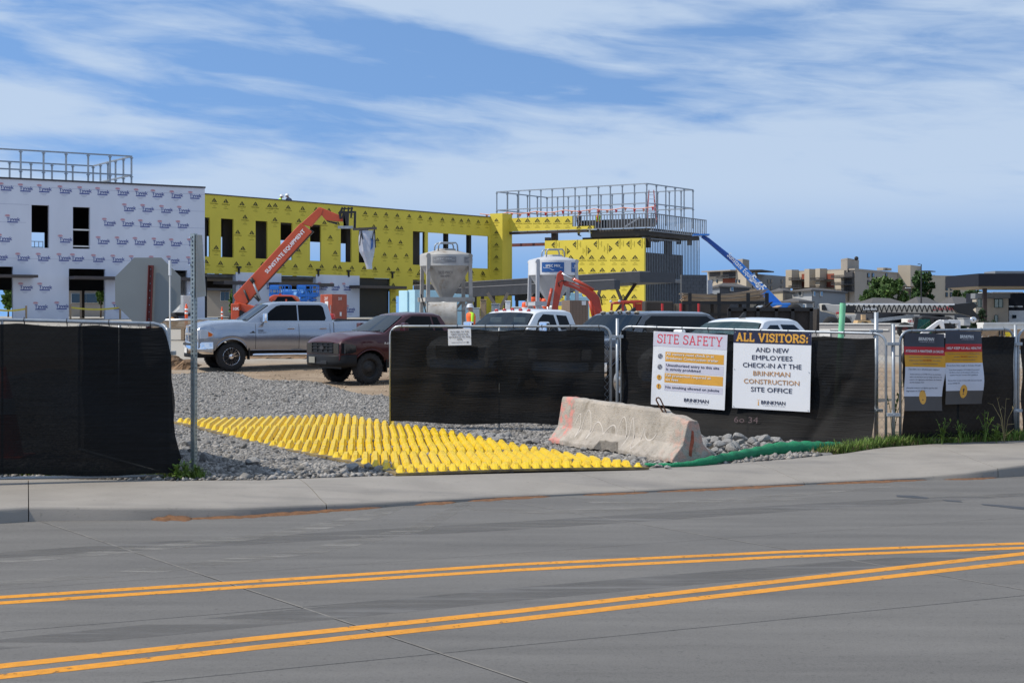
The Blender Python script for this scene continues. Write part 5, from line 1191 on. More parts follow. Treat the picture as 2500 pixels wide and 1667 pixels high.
mb = MB(); W2 = Wall(Ww.p(0,0,-6.4).xy, Ww.p(Ww.L,0,-6.4).xy); W2.sheet(mb, 0, Ww.L-.25, 5.26, 8.29, [(2.0,7.6,5.3,6.6)], .15); mb.build('upper_back_wall', K['int'], wb_)
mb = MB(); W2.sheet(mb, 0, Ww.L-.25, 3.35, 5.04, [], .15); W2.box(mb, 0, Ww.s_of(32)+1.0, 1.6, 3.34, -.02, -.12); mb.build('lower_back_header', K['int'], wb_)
for x in (1.5, 6.4, 12.0, 15.2):
    mb = MB(); Ww.box(mb, x, x+.2, 1.6, 5.04, -5.6, -5.8); mb.build('steel_column', K['brownsteel'], wb_)
mb = MB(); a = Ww.s_of(178); b = Ww.s_of(220); z = Ww.z(199, 561)
Ww.box(mb, a, b, z-.04, z+.04, -.08, -.16); Ww.box(mb, a, b, Ww.z(199,601)-.04, Ww.z(199,601)+.03, -.08, -.16); mb.build('window_rails', K['offwhite'], wb_)
mb = MB(); a = Ww.s_of(77); b = Ww.s_of(110); z = Ww.z(95, 590)
for zz in (z-.28, z+.02): Ww.box(mb, a+.02, b, zz-.02, zz+.02, -.30, -.34)
for k in range(4): xx = lerp(a+.03, b-.02, k/3); Ww.box(mb, xx-.015, xx+.015, z-.27, z+.01, -.30, -.34)
mb.build('window_guard', K['galvdull'], wb_)
mb = MB(); rr = random.Random(21)
rows = [(466,250,0),(508.6,360,0),(542,264,0),(586,250,0),(629,188,.3),(699,110,0),(745.6,100,.5)]
for ri, (py, px, ph) in enumerate(rows):
    z = Ww.z(px, py)-.12; x0 = Ww.s_of(px); k = -16
    while k < 16:
        x = x0+k*1.02+(.0 if ri != 4 else .04*k % .3); k += 1
        if x < .5 or x > Ww.L-.45: continue
        if ri == 1 and x < Ww.s_of(285): continue
        if not clear_of(x, z, holesW): continue
        wrap_mark(mb, Ww, x+rr.uniform(-.05,.05), z+rr.uniform(-.02,.02))
mb.mat(2)
for k in range(8):
    z = 8.6-.93*k; x = 0
    while x < Ww.L-.1:
        x2 = min(Ww.L-.02, x+rr.uniform(2.5,6))
        if clear_of((x+x2)/2, z, holesW, (x2-x)/2, .02): Ww.box(mb, x, x2, z, z+.02, .003, .006)
        x = x2+.01
mb.build('house_wrap_print', [K['blueprint'], K['redprint'], K['paleprint']], wb_)
def canopy(w, parent, px0, px1, py0, py1, dep=1.0):
    mb = MB(); w.pbox(mb, px0, px1, py0, py1, .02, dep); mb.build('canopy', K['canopy'], parent, bevel=.015)
canopy(Ww, wb_, -60, 80, 671, 678); canopy(Ww, wb_, 168, 290, 675.5, 683); canopy(Ww, wb_, 413, 470, 678.5, 686)
# steel frame of the roof screen
def screen_frame(label, fl, fr, br, bl, z0, z1, nf, ns, parts=True):
    t = thing('roof_screen_frame', label, 'steel frame', ((fl[0]+br[0])/2, (fl[1]+br[1])/2, z0)); zm = lerp(z0, z1, .52)
    C = [Vector(q) for q in (fl, fr, br, bl)]; ns_ = [nf, ns, nf, ns]; done = set()
    for k in range(4):
        a, b = C[k], C[(k+1) % 4]; n = ns_[k]
        for z in (z1, zm):
            mb = MB(); mb.bar((a.x,a.y,z), (b.x,b.y,z), .075, .075); mb.build('rail', K['galvdull'], t)
        for i in range(n):
            p = a.lerp(b, i/n); mb = MB(); mb.bar((p.x,p.y,z0), (p.x,p.y,z1+.03), .085, .085); 
            for z in (z1-.09, zm-.09): mb.box((p.x,p.y,z), (.16,.16,.05))
            mb.build('post', K['galvdull'], t)
    return t
def up(px, py, z): D = F*(z-H)/(YH-py); return ((px-1250)/F*D, D)
dW = Vector((Ww.d.x, Ww.d.y)); nW = Vector((-dW.y, dW.x)); q1 = Vector(up(321,382,10.65)); q0 = q1-dW*9.6
screen_frame('galvanised roof frame on top of the wrapped building', q0, q1, q1+nW*6.6, q0+nW*6.6, 8.5, 10.65, 8, 5)

# ---- yellow sheathed wing, facing right
Wy = Wall.px(470, 87.1, 1219, 109.6); Wy = Wall((Wy.a.x, Wy.a.y), (Wy.b.x, Wy.b.y)); zY = 8.78
zlow = 4.32
hy = lambda a, b, c, d_: (Wy.s_of(a), Wy.s_of(b), Wy.z((a+b)/2, d_), Wy.z((a+b)/2, c))
wt_, wbt = Wy.z(770, 548.6), Wy.z(770, 636.8)
up_w = [(Wy.s_of(a), Wy.s_of(b), wbt, wt_) for a, b in ((485,512.5),(539.6,570.4),(624,653),(685,714),(757,784),(832,858.5),(876,901),(1008,1038))]
bigw = (Wy.s_of(1045), Wy.s_of(1193), Wy.z(1120, 653), Wy.z(1120, 572.5))
xg = Wy.s_of(953)
lowh = [(-1, xg, 1.0, zlow), (Wy.s_of(967), Wy.s_of(1010), 1.0, 3.2), (Wy.s_of(1008), Wy.s_of(1038), 3.3, Wy.z(1022,683))]
holesY = up_w+[bigw]+lowh
yb = thing('yellow_building', 'two storey building frame sheathed in printed yellow boards', 'building', tuple(Wy.p(Wy.L/2, 1.6, -4)))
mb = MB(); Wy.sheet(mb, .0, Wy.L, 1.5, zY, holesY, .10); mb.build('sheathed_wall', K['yellow'], yb)
mb = MB(); Wy.box(mb, 0, Wy.L, zY, zY+.06, .04, -.35); mb.build('coping', K['coping'], yb)
Dp = 8.5
mb = MB(); Wy.box(mb, -1, Wy.L, 4.15, 4.31, -.26, -Dp); mb.build('upper_floor', K['slabc'], yb)
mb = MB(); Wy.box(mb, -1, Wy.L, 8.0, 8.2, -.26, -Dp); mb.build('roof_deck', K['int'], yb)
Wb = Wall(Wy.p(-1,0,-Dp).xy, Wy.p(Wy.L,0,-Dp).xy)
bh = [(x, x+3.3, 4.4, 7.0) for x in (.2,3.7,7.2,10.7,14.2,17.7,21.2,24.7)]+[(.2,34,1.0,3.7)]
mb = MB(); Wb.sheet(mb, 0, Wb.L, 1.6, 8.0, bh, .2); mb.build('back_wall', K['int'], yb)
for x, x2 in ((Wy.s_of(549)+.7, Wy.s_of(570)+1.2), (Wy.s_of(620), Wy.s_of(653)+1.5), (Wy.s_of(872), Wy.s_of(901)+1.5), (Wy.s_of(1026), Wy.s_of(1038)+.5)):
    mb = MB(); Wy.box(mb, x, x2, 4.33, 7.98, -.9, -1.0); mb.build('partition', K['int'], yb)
for px_ in (532, 1072, 1122, 1178):
    mb = MB(); x = Wy.s_of(px_); Wy.box(mb, x, x+.26, 1.6, 7.98, -1.2, -1.46); mb.build('steel_column', K['dark'], yb)
for a, b in ((575,686),(771,877)):
    mb = MB(); Wy.box(mb, Wy.s_of(a), Wy.s_of(b), 1.6, zlow+.12, .03, -.25); mb.build('wrapped_pier', K['wrap'], yb)
mb = MB(); Wy.box(mb, Wy.s_of(877.5), Wy.s_of(952.5), 1.6, zlow-.01, -.13, -.2); mb.build('black_tarpaulin', K['black'], yb)
mb = MB()
for a, b in ((575,686),(771,877)):
    x = Wy.s_of(a)+.55
    while x < Wy.s_of(b)-.3:
        wrap_mark(mb, Wy, x, 3.62, 1.0, .042); wrap_mark(mb, Wy, x+.3 if x+.7 < Wy.s_of(b) else x, 2.25, 1.0, .042); x += 1.08
mb.build('house_wrap_print', [K['blueprint'], K['redprint'], K['paleprint']], yb)
for q in ((520,580,686.5,695),(655,790,691,699),(852,968,698,705)): canopy(Wy, yb, *q, dep=.9)
for px_ in (582, 776, 850, 957):
    mb = MB(); x = Wy.s_of(px_); Wy.box(mb, x-.05, x+.05, 4.15+.2, 4.75, .0, .09); Wy.box(mb, x-.16, x+.16, 4.68, 4.78, .0, .10); mb.build('canopy_bracket', K['black'], yb)
mb = MB(); rr = random.Random(5)
rowz = [8.62-.9*k for k in range(5)]+[4.75]
for ri, z in enumerate([8.35,7.55,6.65,5.75,4.85]):
    x = .4+(ri*.37) % .9
    while x < Wy.L-.3:
        jx_ = x+rr.uniform(-.12,.12); x += 1.10 if rr.random() > .12 else .55
        if not clear_of(jx_, z, up_w+[bigw], .25, .28) or (z < 5 and jx_ < 0): continue
        tri_mark(mb, Wy, jx_, z+rr.uniform(-.04,.04), .84)
for px_, py_ in ((960,700),(962,735),(1022,672),(1060,672),(1135,690),(1180,672),(1205,640)): tri_mark(mb, Wy, Wy.s_of(px_), Wy.z(px_,py_), .9)
mb.build('sheathing_print', [K['blackprint'], K['softprint']], yb)

# ---- right wing facing the sun
Wr = Wall.px(1232, 109.2, 1590, 103.3); zR = 8.74
rb_ = thing('framed_wing', 'sunlit yellow sheathed wing with open steel stud framing', 'building', tuple(Wr.p(Wr.L/2, 1.6, -4)))
s1 = Wr.s_of(1397); s2 = Wr.s_of(1449); zb = Wr.z(1350, 562); zs = Wr.z(1420, 552.5)
mb = MB(); Wr.sheet(mb, 0, s2, zb, zR, [(s1, s2+1, zs, zR+1)], .2); mb.build('upper_band', K['yellow'], rb_)
pl0, pl1 = Wr.s_of(1330), Wr.s_of(1573); zp = Wr.z(1450, 584.5)
mb = MB(); Wr.box(mb, pl0, pl1, 1.5, zp, 0, -.2); mb.build('lower_sheathing', K['yellow'], rb_)
mb = MB(); a = Wr.s_of(1213); b = Wr.s_of(1243)
Wr.box(mb, a, b, 1.5, Wr.z(1228, 523), .9, -.4); mb.build('corner_pier', K['yellow'], rb_)
mb = MB(); rr = random.Random(8)
for px_ in (1268,1290,1314,1338,1363,1388): tri_mark(mb, Wr, Wr.s_of(px_-2), Wr.z(px_, 542), .95)
for px_ in (1413,1440): tri_mark(mb, Wr, Wr.s_of(px_), Wr.z(px_, 558), .8)
for px_, py_, rt in ((1354,598,1),(1406,597,1),(1457,596,1),(1510,595,1),(1537,596,1),(1564,593,1),(1384,613,-1),(1435,612,-1),(1487,607,-1)): tri_mark(mb, Wr, Wr.s_of(px_), Wr.z(px_, py_), .95, rot=rt)
for py_ in (632, 663, 695, 728):
    for px_ in (1345,1370,1395,1420,1446,1472,1498,1523,1550): tri_mark(mb, Wr, Wr.s_of(px_+rr.uniform(-2,2)), Wr.z(px_, py_), .95)
for k in range(9): tri_mark(mb, Wr, (a+b)/2+.02, 8.5-k*.85, .75, .915)
mb.build('sheathing_print', [K['blackprint'], K['softprint']], rb_)
# open parapet studs, front
K['stud'] = M('galvanised_stud', (.24,.26,.29), .5, .3, var=.15, vs=8)
K['studshade'] = M('shaded_galvanised_stud', (.21,.235,.27), .5, .3, var=.25, vs=5)  # same steel as the front studs, end wall's shade put into the colour
x1 = Wr.s_of(1590); n = 28
for i in range(n):
    x = lerp(s1+.05, x1-.03, i/(n-1)); z0 = zs if x < s2 else zb
    mb = MB(); Wr.box(mb, x-.022, x+.022, z0+.03, zR-.03, 0, -.05); mb.build('stud', K['stud'], rb_)
mb = MB(); Wr.box(mb, s1, x1, zR-.03, zR+.02, .01, -.17); mb.build('top_track', K['stud'], rb_)
mb = MB(); Wr.box(mb, s2, x1, zb-.02, zb+.03, .01, -.17); mb.build('bottom_track', K['stud'], rb_)
mb = MB(); mb.bar(Wr.p(Wr.s_of(1524), zb+.05, -.05), Wr.p(Wr.s_of(1562), zR-.25, -.05), .06, .1); mb.build('diagonal_brace', K['stud'], rb_)
mb = MB(); Wr.box(mb, s1+.1, x1-.1, zb+.05, zR-.28, -.8, -.9); mb.build('parapet_back', M('dark_membrane', (.03,.032,.04), .6), rb_)
We = Wall(Wr.p(x1,0).xy, up(1725, 538, zR)); 
EL = We.L; n = 30
for i in range(n):
    x = lerp(.05, EL-.03, i/(n-1)); mb = MB(); We.box(mb, x-.022, x+.022, zb-.25, zR-.03, 0, -.05); mb.build('stud', K['studshade'], rb_)
for z in (zR-.03, zb-.28):
    mb = MB(); We.box(mb, 0, EL, z, z+.05, .01, -.17); mb.build('end_track', K['stud'], rb_)
# lower stud wall at the end
Wl = Wall(Wr.p(pl1,0).xy, (Wr.p(pl1,0).xy)+We.d*EL); n = 36
for i in range(n):
    x = lerp(.05, EL-.05, i/(n-1)); top = zp-.02 if x < EL*.62 else zR-1.2
    mb = MB(); Wl.box(mb, x-.022, x+.022, 1.5, top, -.02, -.06); mb.build('stud', K['studshade'], rb_)
for z in (zp-.02, 4.4):
    mb = MB(); Wl.box(mb, .0, EL*(.62 if z > 5 else 1), z, z+.06, 0, -.19); mb.build('end_track', K['stud'], rb_)
# floor, roof, back posts and beams
dr = Vector((Wr.d.x, Wr.d.y)); nr_ = -Wr.n
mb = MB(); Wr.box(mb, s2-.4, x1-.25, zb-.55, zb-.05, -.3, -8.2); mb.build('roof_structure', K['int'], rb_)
mb = MB(); Wr.box(mb, 0, s2-.5, zb-.20, zb-.03, -.02, -.30); mb.build('edge_beam', K['brownsteel'], rb_)
mb = MB(); Wr.box(mb, Wr.s_of(1416), x1-.3, zb-1.35, zb-.56, -.35, -.55); mb.build('dark_fascia', M('dark_brown_board', (.022,.017,.013), .8), rb_)
mb = MB(); Wr.box(mb, pl0, pl1, 4.2, 4.4, -.22, -8); mb.build('floor_deck', K['slabc'], rb_)
for px_, ww in ((1340,.30),):
    x = Wr.s_of(px_); mb = MB(); Wr.box(mb, x, x+ww*1.3, 1.5, zb-.2, -.32, -.62); mb.build('steel_column', K['brownsteel'], rb_)
mb = MB(); x = Wr.s_of(1255); Wr.box(mb, x+.75, x+1.1, 1.5, 7.5, -3.0, -3.3); mb.build('steel_column', K['dark'], rb_)
mb = MB(); Wr.box(mb, -1.5, pl0+3, 6.93, 7.15, -3.35, -3.55); mb.build('steel_beam', M('red_primed_steel', (.16,.05,.045), .6), rb_)
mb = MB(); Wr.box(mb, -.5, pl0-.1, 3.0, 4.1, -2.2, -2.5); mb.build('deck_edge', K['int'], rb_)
mb = MB(); x = Wr.s_of(1278)
for xx in (x, x+1.3): Wr.box(mb, xx, xx+.05, 4.1, 5.0, -1.6, -1.65)
Wr.box(mb, x-.1, x+1.4, 4.95, 5.0, -1.6, -1.65); Wr.box(mb, x-.1, x+1.4, 4.5, 4.54, -1.6, -1.65); mb.build('guard_rail', K['dark'], rb_)
for i in range(10):       # joist ends and clips inside the end bay
    mb = MB(); We.box(mb, lerp(.4, EL-.4, i/9)-.12, lerp(.4, EL-.4, i/9)+.12, zb-.55-.3*(i % 2), zb-.30, -1.0, -1.3); mb.build('joist_end', K['int'], rb_)
mb = MB(); We.box(mb, EL*.62, EL*.70, 1.5, zb-.3, -1.4, -1.7); mb.build('steel_column', K['dark'], rb_)
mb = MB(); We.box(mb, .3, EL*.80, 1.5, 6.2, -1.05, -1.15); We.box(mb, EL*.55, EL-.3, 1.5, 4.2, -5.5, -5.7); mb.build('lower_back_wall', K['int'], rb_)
# roof screen frame on the wing
fl, fr = Vector(up(1213,469,10.83)), Vector(up(1579,448.5,10.83)); dd = (fr-fl).normalized(); pp = Vector((-dd.y, dd.x)); 
screen_frame('long galvanised roof frame above the sunlit wing', fl, fr, fr+pp*6.5, fl+pp*6.5, 8.1, 10.83, 13, 5)
# orange flagging line along the roof
K['flag'] = M('faded_flag_tape', (.80,.36,.25), .7, var=.2); K['flagred'] = M('red_flag', (.75,.04,.06), .7)
t = thing('flag_line', 'drooping orange and red flag line along the wing roof', 'flag line', tuple(Wr.p(2, 9.15, -.6))); mb = MB(); f0 = Wr.p(-2.5, 9.2, -.7); f1 = Wr.p(x1-.2, 9.25, -.9)
pts = [f0.lerp(f1, i/60)-Vector((0,0,.12*abs(math.sin(i*math.pi/10)))) for i in range(61)]; mb.tube(pts, .03, 4); mb.build('line', K['flag'], t)
for i in range(2, 60, 3):
    mb = MB(); p = pts[i]; mb.add([p, p+Vector((.22,0,-.05)), p+Vector((.08,.02,-.26))], [(0,1,2)]); mb.build('pennant', K['flagred' if i % 2 else 'flag'], t)
t = thing('step_ladder', 'red and white step ladder standing on the wing roof', 'ladder', tuple(Wr.p(Wr.s_of(1571)-.2, 8.2, -1.6))); lp = Wr.p(Wr.s_of(1571)-.2, 8.2, -1.6)
for sg, m in ((-1,'redlens'), (1,'redlens')):
    mb = MB()
    for ss in (-1, 1): mb.bar(lp+Vector((ss*.32-.0, sg*.45, 0)), lp+Vector((ss*.16, sg*.06, 2.2)), .05)
    mb.build('rail_pair', M('ladder_red'+str(sg), (.45,.12,.11), .5), t)
for k in range(7):
    mb = MB(); q_ = k/7; mb.bar(lp+Vector((-lerp(.31,.17,q_), -lerp(.45,.06,q_), .15+2.0*q_)), lp+Vector((lerp(.31,.17,q_), -lerp(.45,.06,q_), .15+2.0*q_)), .05); mb.build('step', K['alu'], t)
# ------------------------------------------------------------------ machines and materials on the site (true size at their own distance)
def poly(mb, pts, D, th, off=0.0):      # side profile with real thickness
    mb.prism([P(x, y, D)+Vector((0, off-th/2, 0)) for x, y in pts], (0, th, 0)); return mb
def ground_at(px, D): p = P(px, 0, D); return gz(p.x, D)
# ---- telehandler
D0 = 70.0; g0 = ground_at(620, D0); tl = thing('telehandler', 'orange telehandler with its boom raised to the right', 'telehandler', (P(630,0,D0).x, D0, g0))
mb = MB(); poly(mb, [(571,722),(735,545),(745,552),(757,562),(763,566),(600,745),(577,736)], D0-.6, .34); mb.build('boom', K['orange'], tl, bevel=.03)
mb = MB(); poly(mb, [(592,747),(598,748),(766,566),(758,560)], D0-.56, .28); mb.build('boom_underside', K['black'], tl)
mb = MB(); poly(mb, [(735,547),(778,508),(790,510),(786,524),(760,554)], D0-.58, .26); mb.build('inner_boom', K['orange'], tl, bevel=.02)
mb = MB(); poly(mb, [(776,507),(783,506.5),(840,530),(843,541),(822,541),(796,538.5),(786,526)], D0-.58, .24); mb.build('boom_head', K['orange'], tl, bevel=.02)
mb = MB(); poly(mb, [(797,539),(823,543),(821,548),(800,542)], D0-.58, .2); mb.build('tilt_link', K['black'], tl)
# carriage and forks
mb = MB()
for x in (832, 838, 851, 859): mb.bar(P(x-2, 532, D0-.8), P(x+ (4 if x < 845 else 0), 506, D0-.8), .07, .07)
mb.bar(P(828,519,D0-.8), P(868,518,D0-.8), .09); mb.bar(P(832,510,D0-.8), P(862,509,D0-.8), .06); mb.bar(P(867,516,D0-.8), P(866,557,D0-.8), .10, .1); mb.bar(P(829,518,D0-.8), P(832,535,D0-.8), .10, .1); mb.bar(P(846,520,D0-.8), P(845,553,D0-.8), .22, .2)
mb.bar(P(838,524,D0-.8), P(843,553,D0-.8), .10, .2); mb.build('fork_carriage', K['black'], tl)
mb = MB(); mb.bar(P(825,555,D0-.9), P(862,555,D0-.9), .10, .12); mb.build('carriage_foot', K['galvdull'], tl)
mb = MB(); mb.bar(P(862,560,D0-1.0), P(919,557,D0-1.6), .05, .10); mb.bar(P(862,560,D0-.5), P(905,558,D0-.4), .05, .10); mb.build('forks', K['dark'], tl)
for a, b, r_, m in (((617,687),(636,733),.05,'galvdull'), ((620,690),(612,680),.09,'dark'), ((622,722),(634,734),.08,'dark'), ((596,708),(608,735),.05,'dark')):
    mb = MB(); mb.tube([P(*a, D0-1.0), P(*b, D0-1.0)], r_, 10); mb.build('lift_cylinder', K[m], tl, smooth=True)
mb = MB(); poly(mb, [(576,735),(600,742),(625,748),(625,790),(582,790),(578,760)], D0-.35, .9); mb.build('boom_tower', K['orange'], tl, bevel=.04)
mb = MB(); poly(mb, [(566,741),(586,741),(586,805),(566,805)], D0-.9, .5); cwt = mb.build('counterweight', K['orange'], tl, bevel=.04)
mb = MB(); mb.text('10K', P(575.5,757,D0-1.155), (1,0,0), (0,0,1), .13, 'CENTER', .03); mb.build('capacity_text', K['whiteprint'], tl)
mb = MB(); poly(mb, [(570,790),(760,790),(760,830),(570,830)], D0, 1.5); mb.build('chassis', K['dark'], tl)
mb = MB(); poly(mb, [(659,735),(662,725),(672,720),(716,721),(724,724),(731,735)], D0-.35, .95); cab_ = mb.build('cab_roof', K['orange'], tl, bevel=.04)
mb = MB(); poly(mb, [(676,733),(682,724.5),(716,724.5),(725,733),(725,790),(676,790)], D0-.40, .98); mb.build('cab_glass', K['glass'], tl)
for x in (663, 699, 727): mb = MB(); mb.bar(P(x,730,D0-.88), P(x,795,D0-.88), .07); mb.build('cab_pillar', K['orange'], tl)
mb = MB(); mb.tube([P(684,721,D0-.3), P(684,716,D0-.3)], [.07,.05], 10); mb.build('beacon', K['safety'], tl)
for x in (590, 735):
    for off in (-.9, .9):
        mb = MB(); c = P(x, 0, D0); mb.lathe([(.2,-.18),(.36,-.2),(.42,-.12),(.42,.12),(.36,.2),(.2,.18)], (c.x, D0+off, g0+.42), 'y', 20); mb.build('tyre', K['rubber'], tl, smooth=True)
u_ = (P(763,560,D0)-P(600,740,D0)).normalized(); v_ = Vector((0,-1,0)).cross(u_)*-1
v_ = Vector((-u_.z, 0, u_.x))
mb = MB(); mb.text('Sunstate Equipment'.upper(), P(660,653,D0-.775), u_, v_, .17, 'LEFT', .03, 1.0); o = mb.build('boom_lettering', K['whiteprint'], tl)
# re-centre the lettering along the boom
mb = MB(); ce = P(696,614,D0-.778)-v_*.075; mb.text('SUNSTATE EQUIPMENT', ce, u_, v_, .175, 'CENTER', .035, 1.0); bpy.data.objects.remove(o); mb.build('boom_lettering', K['whiteprint'], tl)
# plastic-wrapped load hanging from the forks
K['plastic'] = glassy('clear_plastic_wrap', (.55,.57,.66), .25, .2)
t = thing('wrapped_load', 'clear plastic wrapped load hanging from the telehandler forks', 'bundle', tuple(P(895,657,D0-1))); mb = MB(); rows = [(563,18,0),(575,19,0),(590,20,.0),(615,18,0),(632,12,3),(645,8,4),(657,7,6)]; n = 16; V = []
for py_, w_, sh in rows:
    for k in range(n):
        a = 2*math.pi*k/n; rr_ = w_*(1+.09*math.sin(k*3.1+py_)); c = P(896+sh, py_, D0-1.0); V.append(c+Vector((math.cos(a)*rr_/F*D0, math.sin(a)*rr_/F*D0*.7, 0)))
mb.add(V, [(j*n+k, j*n+(k+1) % n, (j+1)*n+(k+1) % n, (j+1)*n+k) for j in range(len(rows)-1) for k in range(n)]+[tuple(range((len(rows)-1)*n, len(rows)*n))]); mb.build('plastic_wrap', K['plastic'], t, smooth=False)
mb = MB(); poly(mb, [(886,582),(912,583),(911,604),(905,612),(890,606)], D0-1.0, .4); mb.build('blue_contents', M('blue_contents', (.05,.13,.35), .6), t)
mb = MB(); 
for a, b in (((880,559),(886,585)),((914,558),(909,585)),((882,559),(878,600)),((914,558),(917,605))): mb.tube([P(*a,D0-1.15), P(*b,D0-1.3)], .025, 5)
mb.build('sling', K['black'], t)

# ---- blue scissor lifts
def scissor(label, px0, px1, py0, py1, D, extra=False):
    g_ = ground_at((px0+px1)/2, D); t = thing('scissor_lift', label, 'scissor lift', (P((px0+px1)/2,0,D).x, D, g_), 0, 'blue scissor lifts'); a, b = P(px0,py1,D), P(px1,py1,D); h = (py1-py0)/F*D; w = .8
    for yy in (D-w/2, D+w/2):
        for z in (.05, .5, 1.0):
            mb = MB(); mb.bar((a.x, yy, a.z+h*z), (b.x, yy, a.z+h*z), .045); mb.build('guard_rail', K['blue'], t)
        for k in range(4): x = lerp(a.x, b.x, k/3); mb = MB(); mb.bar((x, yy, a.z), (x, yy, a.z+h), .045); mb.build('guard_post', K['blue'], t)
    mb = MB(); mb.box(((a.x+b.x)/2, D, a.z-.08), (b.x-a.x+.1, w, .16)); mb.build('platform', K['blue'], t)
    z0 = g_+.5; n = 4; dz = (a.z-.16-z0)/n
    for k in range(n):
        for yy in (D-.3, D+.3):
            mb = MB(); mb.bar((a.x+.1, yy, z0+dz*k), (b.x-.1, yy, z0+dz*(k+1)), .09, .06); mb.bar((b.x-.1, yy+.05, z0+dz*k), (a.x+.1, yy+.05, z0+dz*(k+1)), .09, .06); mb.build('scissor_arm', K['blue'], t)
    mb = MB(); mb.box(((a.x+b.x)/2, D, g_+.35), (b.x-a.x, w, .4)); mb.build('base', K['blue'], t, bevel=.03)
    for sx_ in (-1, 1):
        for yy in (D-.4, D+.4): mb = MB(); mb.lathe([(.05,-.07),(.19,-.07),(.19,.07),(.05,.07)], ((a.x+b.x)/2+sx_*(b.x-a.x)*.36, yy, g_+.19), 'y', 14); mb.build('tyre', K['rubber'], t, smooth=True)
    mb = MB(); mb.box((a.x+.25, D-w/2-.06, a.z+h*.7), (.42,.10,h*.5)); mb.build('control_box', K['blue'], t, bevel=.02); return t
scissor('left blue scissor lift behind the telehandler cab', 662, 708, 697, 716, 80)
scissor('front blue scissor lift between telehandler and red cabinet', 694, 750, 711, 732, 76)
scissor('far blue scissor lift against the wrapped pier', 728, 776, 697, 717, 83)
# ---- red-brown cabinet
K['cab_red'] = M('red_oxide_cabinet', (.33,.062,.030), .6, var=.15, vs=3)
a = P(782,0,72.5); b = P(812,0,71.2); c = P(847,0,72.6); zt_ = H-(718-YH)/F*71.2; g_ = ground_at(812,72)
t = thing('tool_cabinet', 'red brown steel cabinet with white stencil on both faces', 'cabinet', (b.x, b.y+.8, g_)); back = a.xy+c.xy-b.xy
mb = MB(); mb.prism([(q.x,q.y,g_) for q in (a,b,c)]+[(back.x,back.y,g_)], (0,0,zt_-g_)); mb.build('box', K['cab_red'], t, bevel=.02)
wl = Wall(a.xy, b.xy); wr_ = Wall(b.xy, c.xy)
mb = MB(); u = Vector((wl.d.x,wl.d.y,0)); mb.text('25-07', wl.p(wl.L*.5, zt_-.26, .012), u, (0,0,1), .14, 'CENTER', .02, .9); u = Vector((wr_.d.x,wr_.d.y,0)); mb.text('25 07', wr_.p(wr_.L*.5, zt_-.26, .012), u, (0,0,1), .13, 'CENTER', .02, .9); mb.build('stencil', K['whiteprint'], t)
mb = MB(); wl.box(mb, wl.L*.40, wl.L*.66, zt_-.72, zt_-.32, .006, .016); mb.build('paper_label', K['white'], t); mb = MB(); wr_.box(mb, wr_.L*.48, wr_.L*.60, zt_-1.0, zt_-.82, .006, .016); mb.build('paper_label', K['white'], t)
mb = MB(); wl.box(mb, wl.L*.88, wl.L*.93, zt_-.9, zt_-.5, .01, .05); mb.build('handle', K['alu'], t); mb = MB(); wr_.box(mb, wr_.L*.12, wr_.L*.62, g_+.1, zt_-1.12, .003, .02); mb.build('vent_opening', K['black'], t)
mb = MB(); wl.box(mb, wl.L*.97, wl.L*1.0, g_, zt_, .0, .03); mb.build('corner_angle', K['cab_red'], t)
# ---- towable pump with white tank
c = P(785,0,66); g_ = ground_at(785,66); t = thing('towable_pump', 'small red towable pump with a white tank beside the cabinet', 'pump', (c.x, c.y, g_))
mb = MB(); mb.tube([(c.x-.05,c.y,g_+.9),(c.x-.05,c.y,g_+1.22)], .11, 12); mb.build('tank', K['white'], t, smooth=True)
mb = MB(); mb.box((c.x+.1,c.y,g_+.65), (.9,.5,.35)); mb.box((c.x-.25,c.y,g_+1.0), (.2,.2,.5)); mb.build('engine', K['red'], t, bevel=.05)
mb = MB(); mb.bar((c.x+.3,c.y,g_+.55), (c.x+1.1,c.y-.1,g_+.2), .07); mb.bar((c.x+.3,c.y,g_+.9), (c.x+.75,c.y-.1,g_+.45), .05); mb.build('tow_bar', K['red'], t)
for yy in (-.4,.4): mb = MB(); mb.lathe([(.08,-.07),(.24,-.08),(.28,0),(.24,.08),(.08,.07)], (c.x+.15,c.y+yy,g_+.28), 'y', 16); mb.build('tyre', K['rubber'], t, smooth=True)
# ---- delineator tubes, cones
K['refl'] = M('white_reflective_band', (.8,.8,.8), .4)
def delineator(px, py0, py1, D, w, label):
    p = P(px, py1, D); g_ = ground_at(px, D); z1 = H-(py0-YH)/F*D; t = thing('traffic_delineator', label, 'delineator', (p.x, p.y, g_), 0, 'orange delineator tubes'); r_ = w/2/F*D
    mb = MB(); mb.lathe([(r_*2.4,0),(r_*2.4,.05),(r_*1.4,.09)], (p.x,p.y,g_), 'z', 14); mb.build('base', K['rubber'], t, smooth=True)
    mb = MB(); mb.tube([(p.x,p.y,g_+.05),(p.x,p.y,z1-.10),(p.x,p.y,z1-.07),(p.x,p.y,z1-.05),(p.x,p.y,z1)], [r_,r_*.92,r_*.5,r_*.5,r_*.55], 12); mb.build('tube', K['safety'], t, smooth=True)
    for q in (.15, .30):
        mb = MB(); zz = z1-.12-q; mb.tube([(p.x,p.y,zz),(p.x,p.y,zz+.08)], r_*1.03, 12); mb.build('reflective_band', K['refl'], t, smooth=True)
delineator(455, 742, 790, 64, 8, 'orange delineator tube just left of the sign post'); delineator(542, 749, 790, 66, 5, 'thin orange delineator tube above the silver hood')
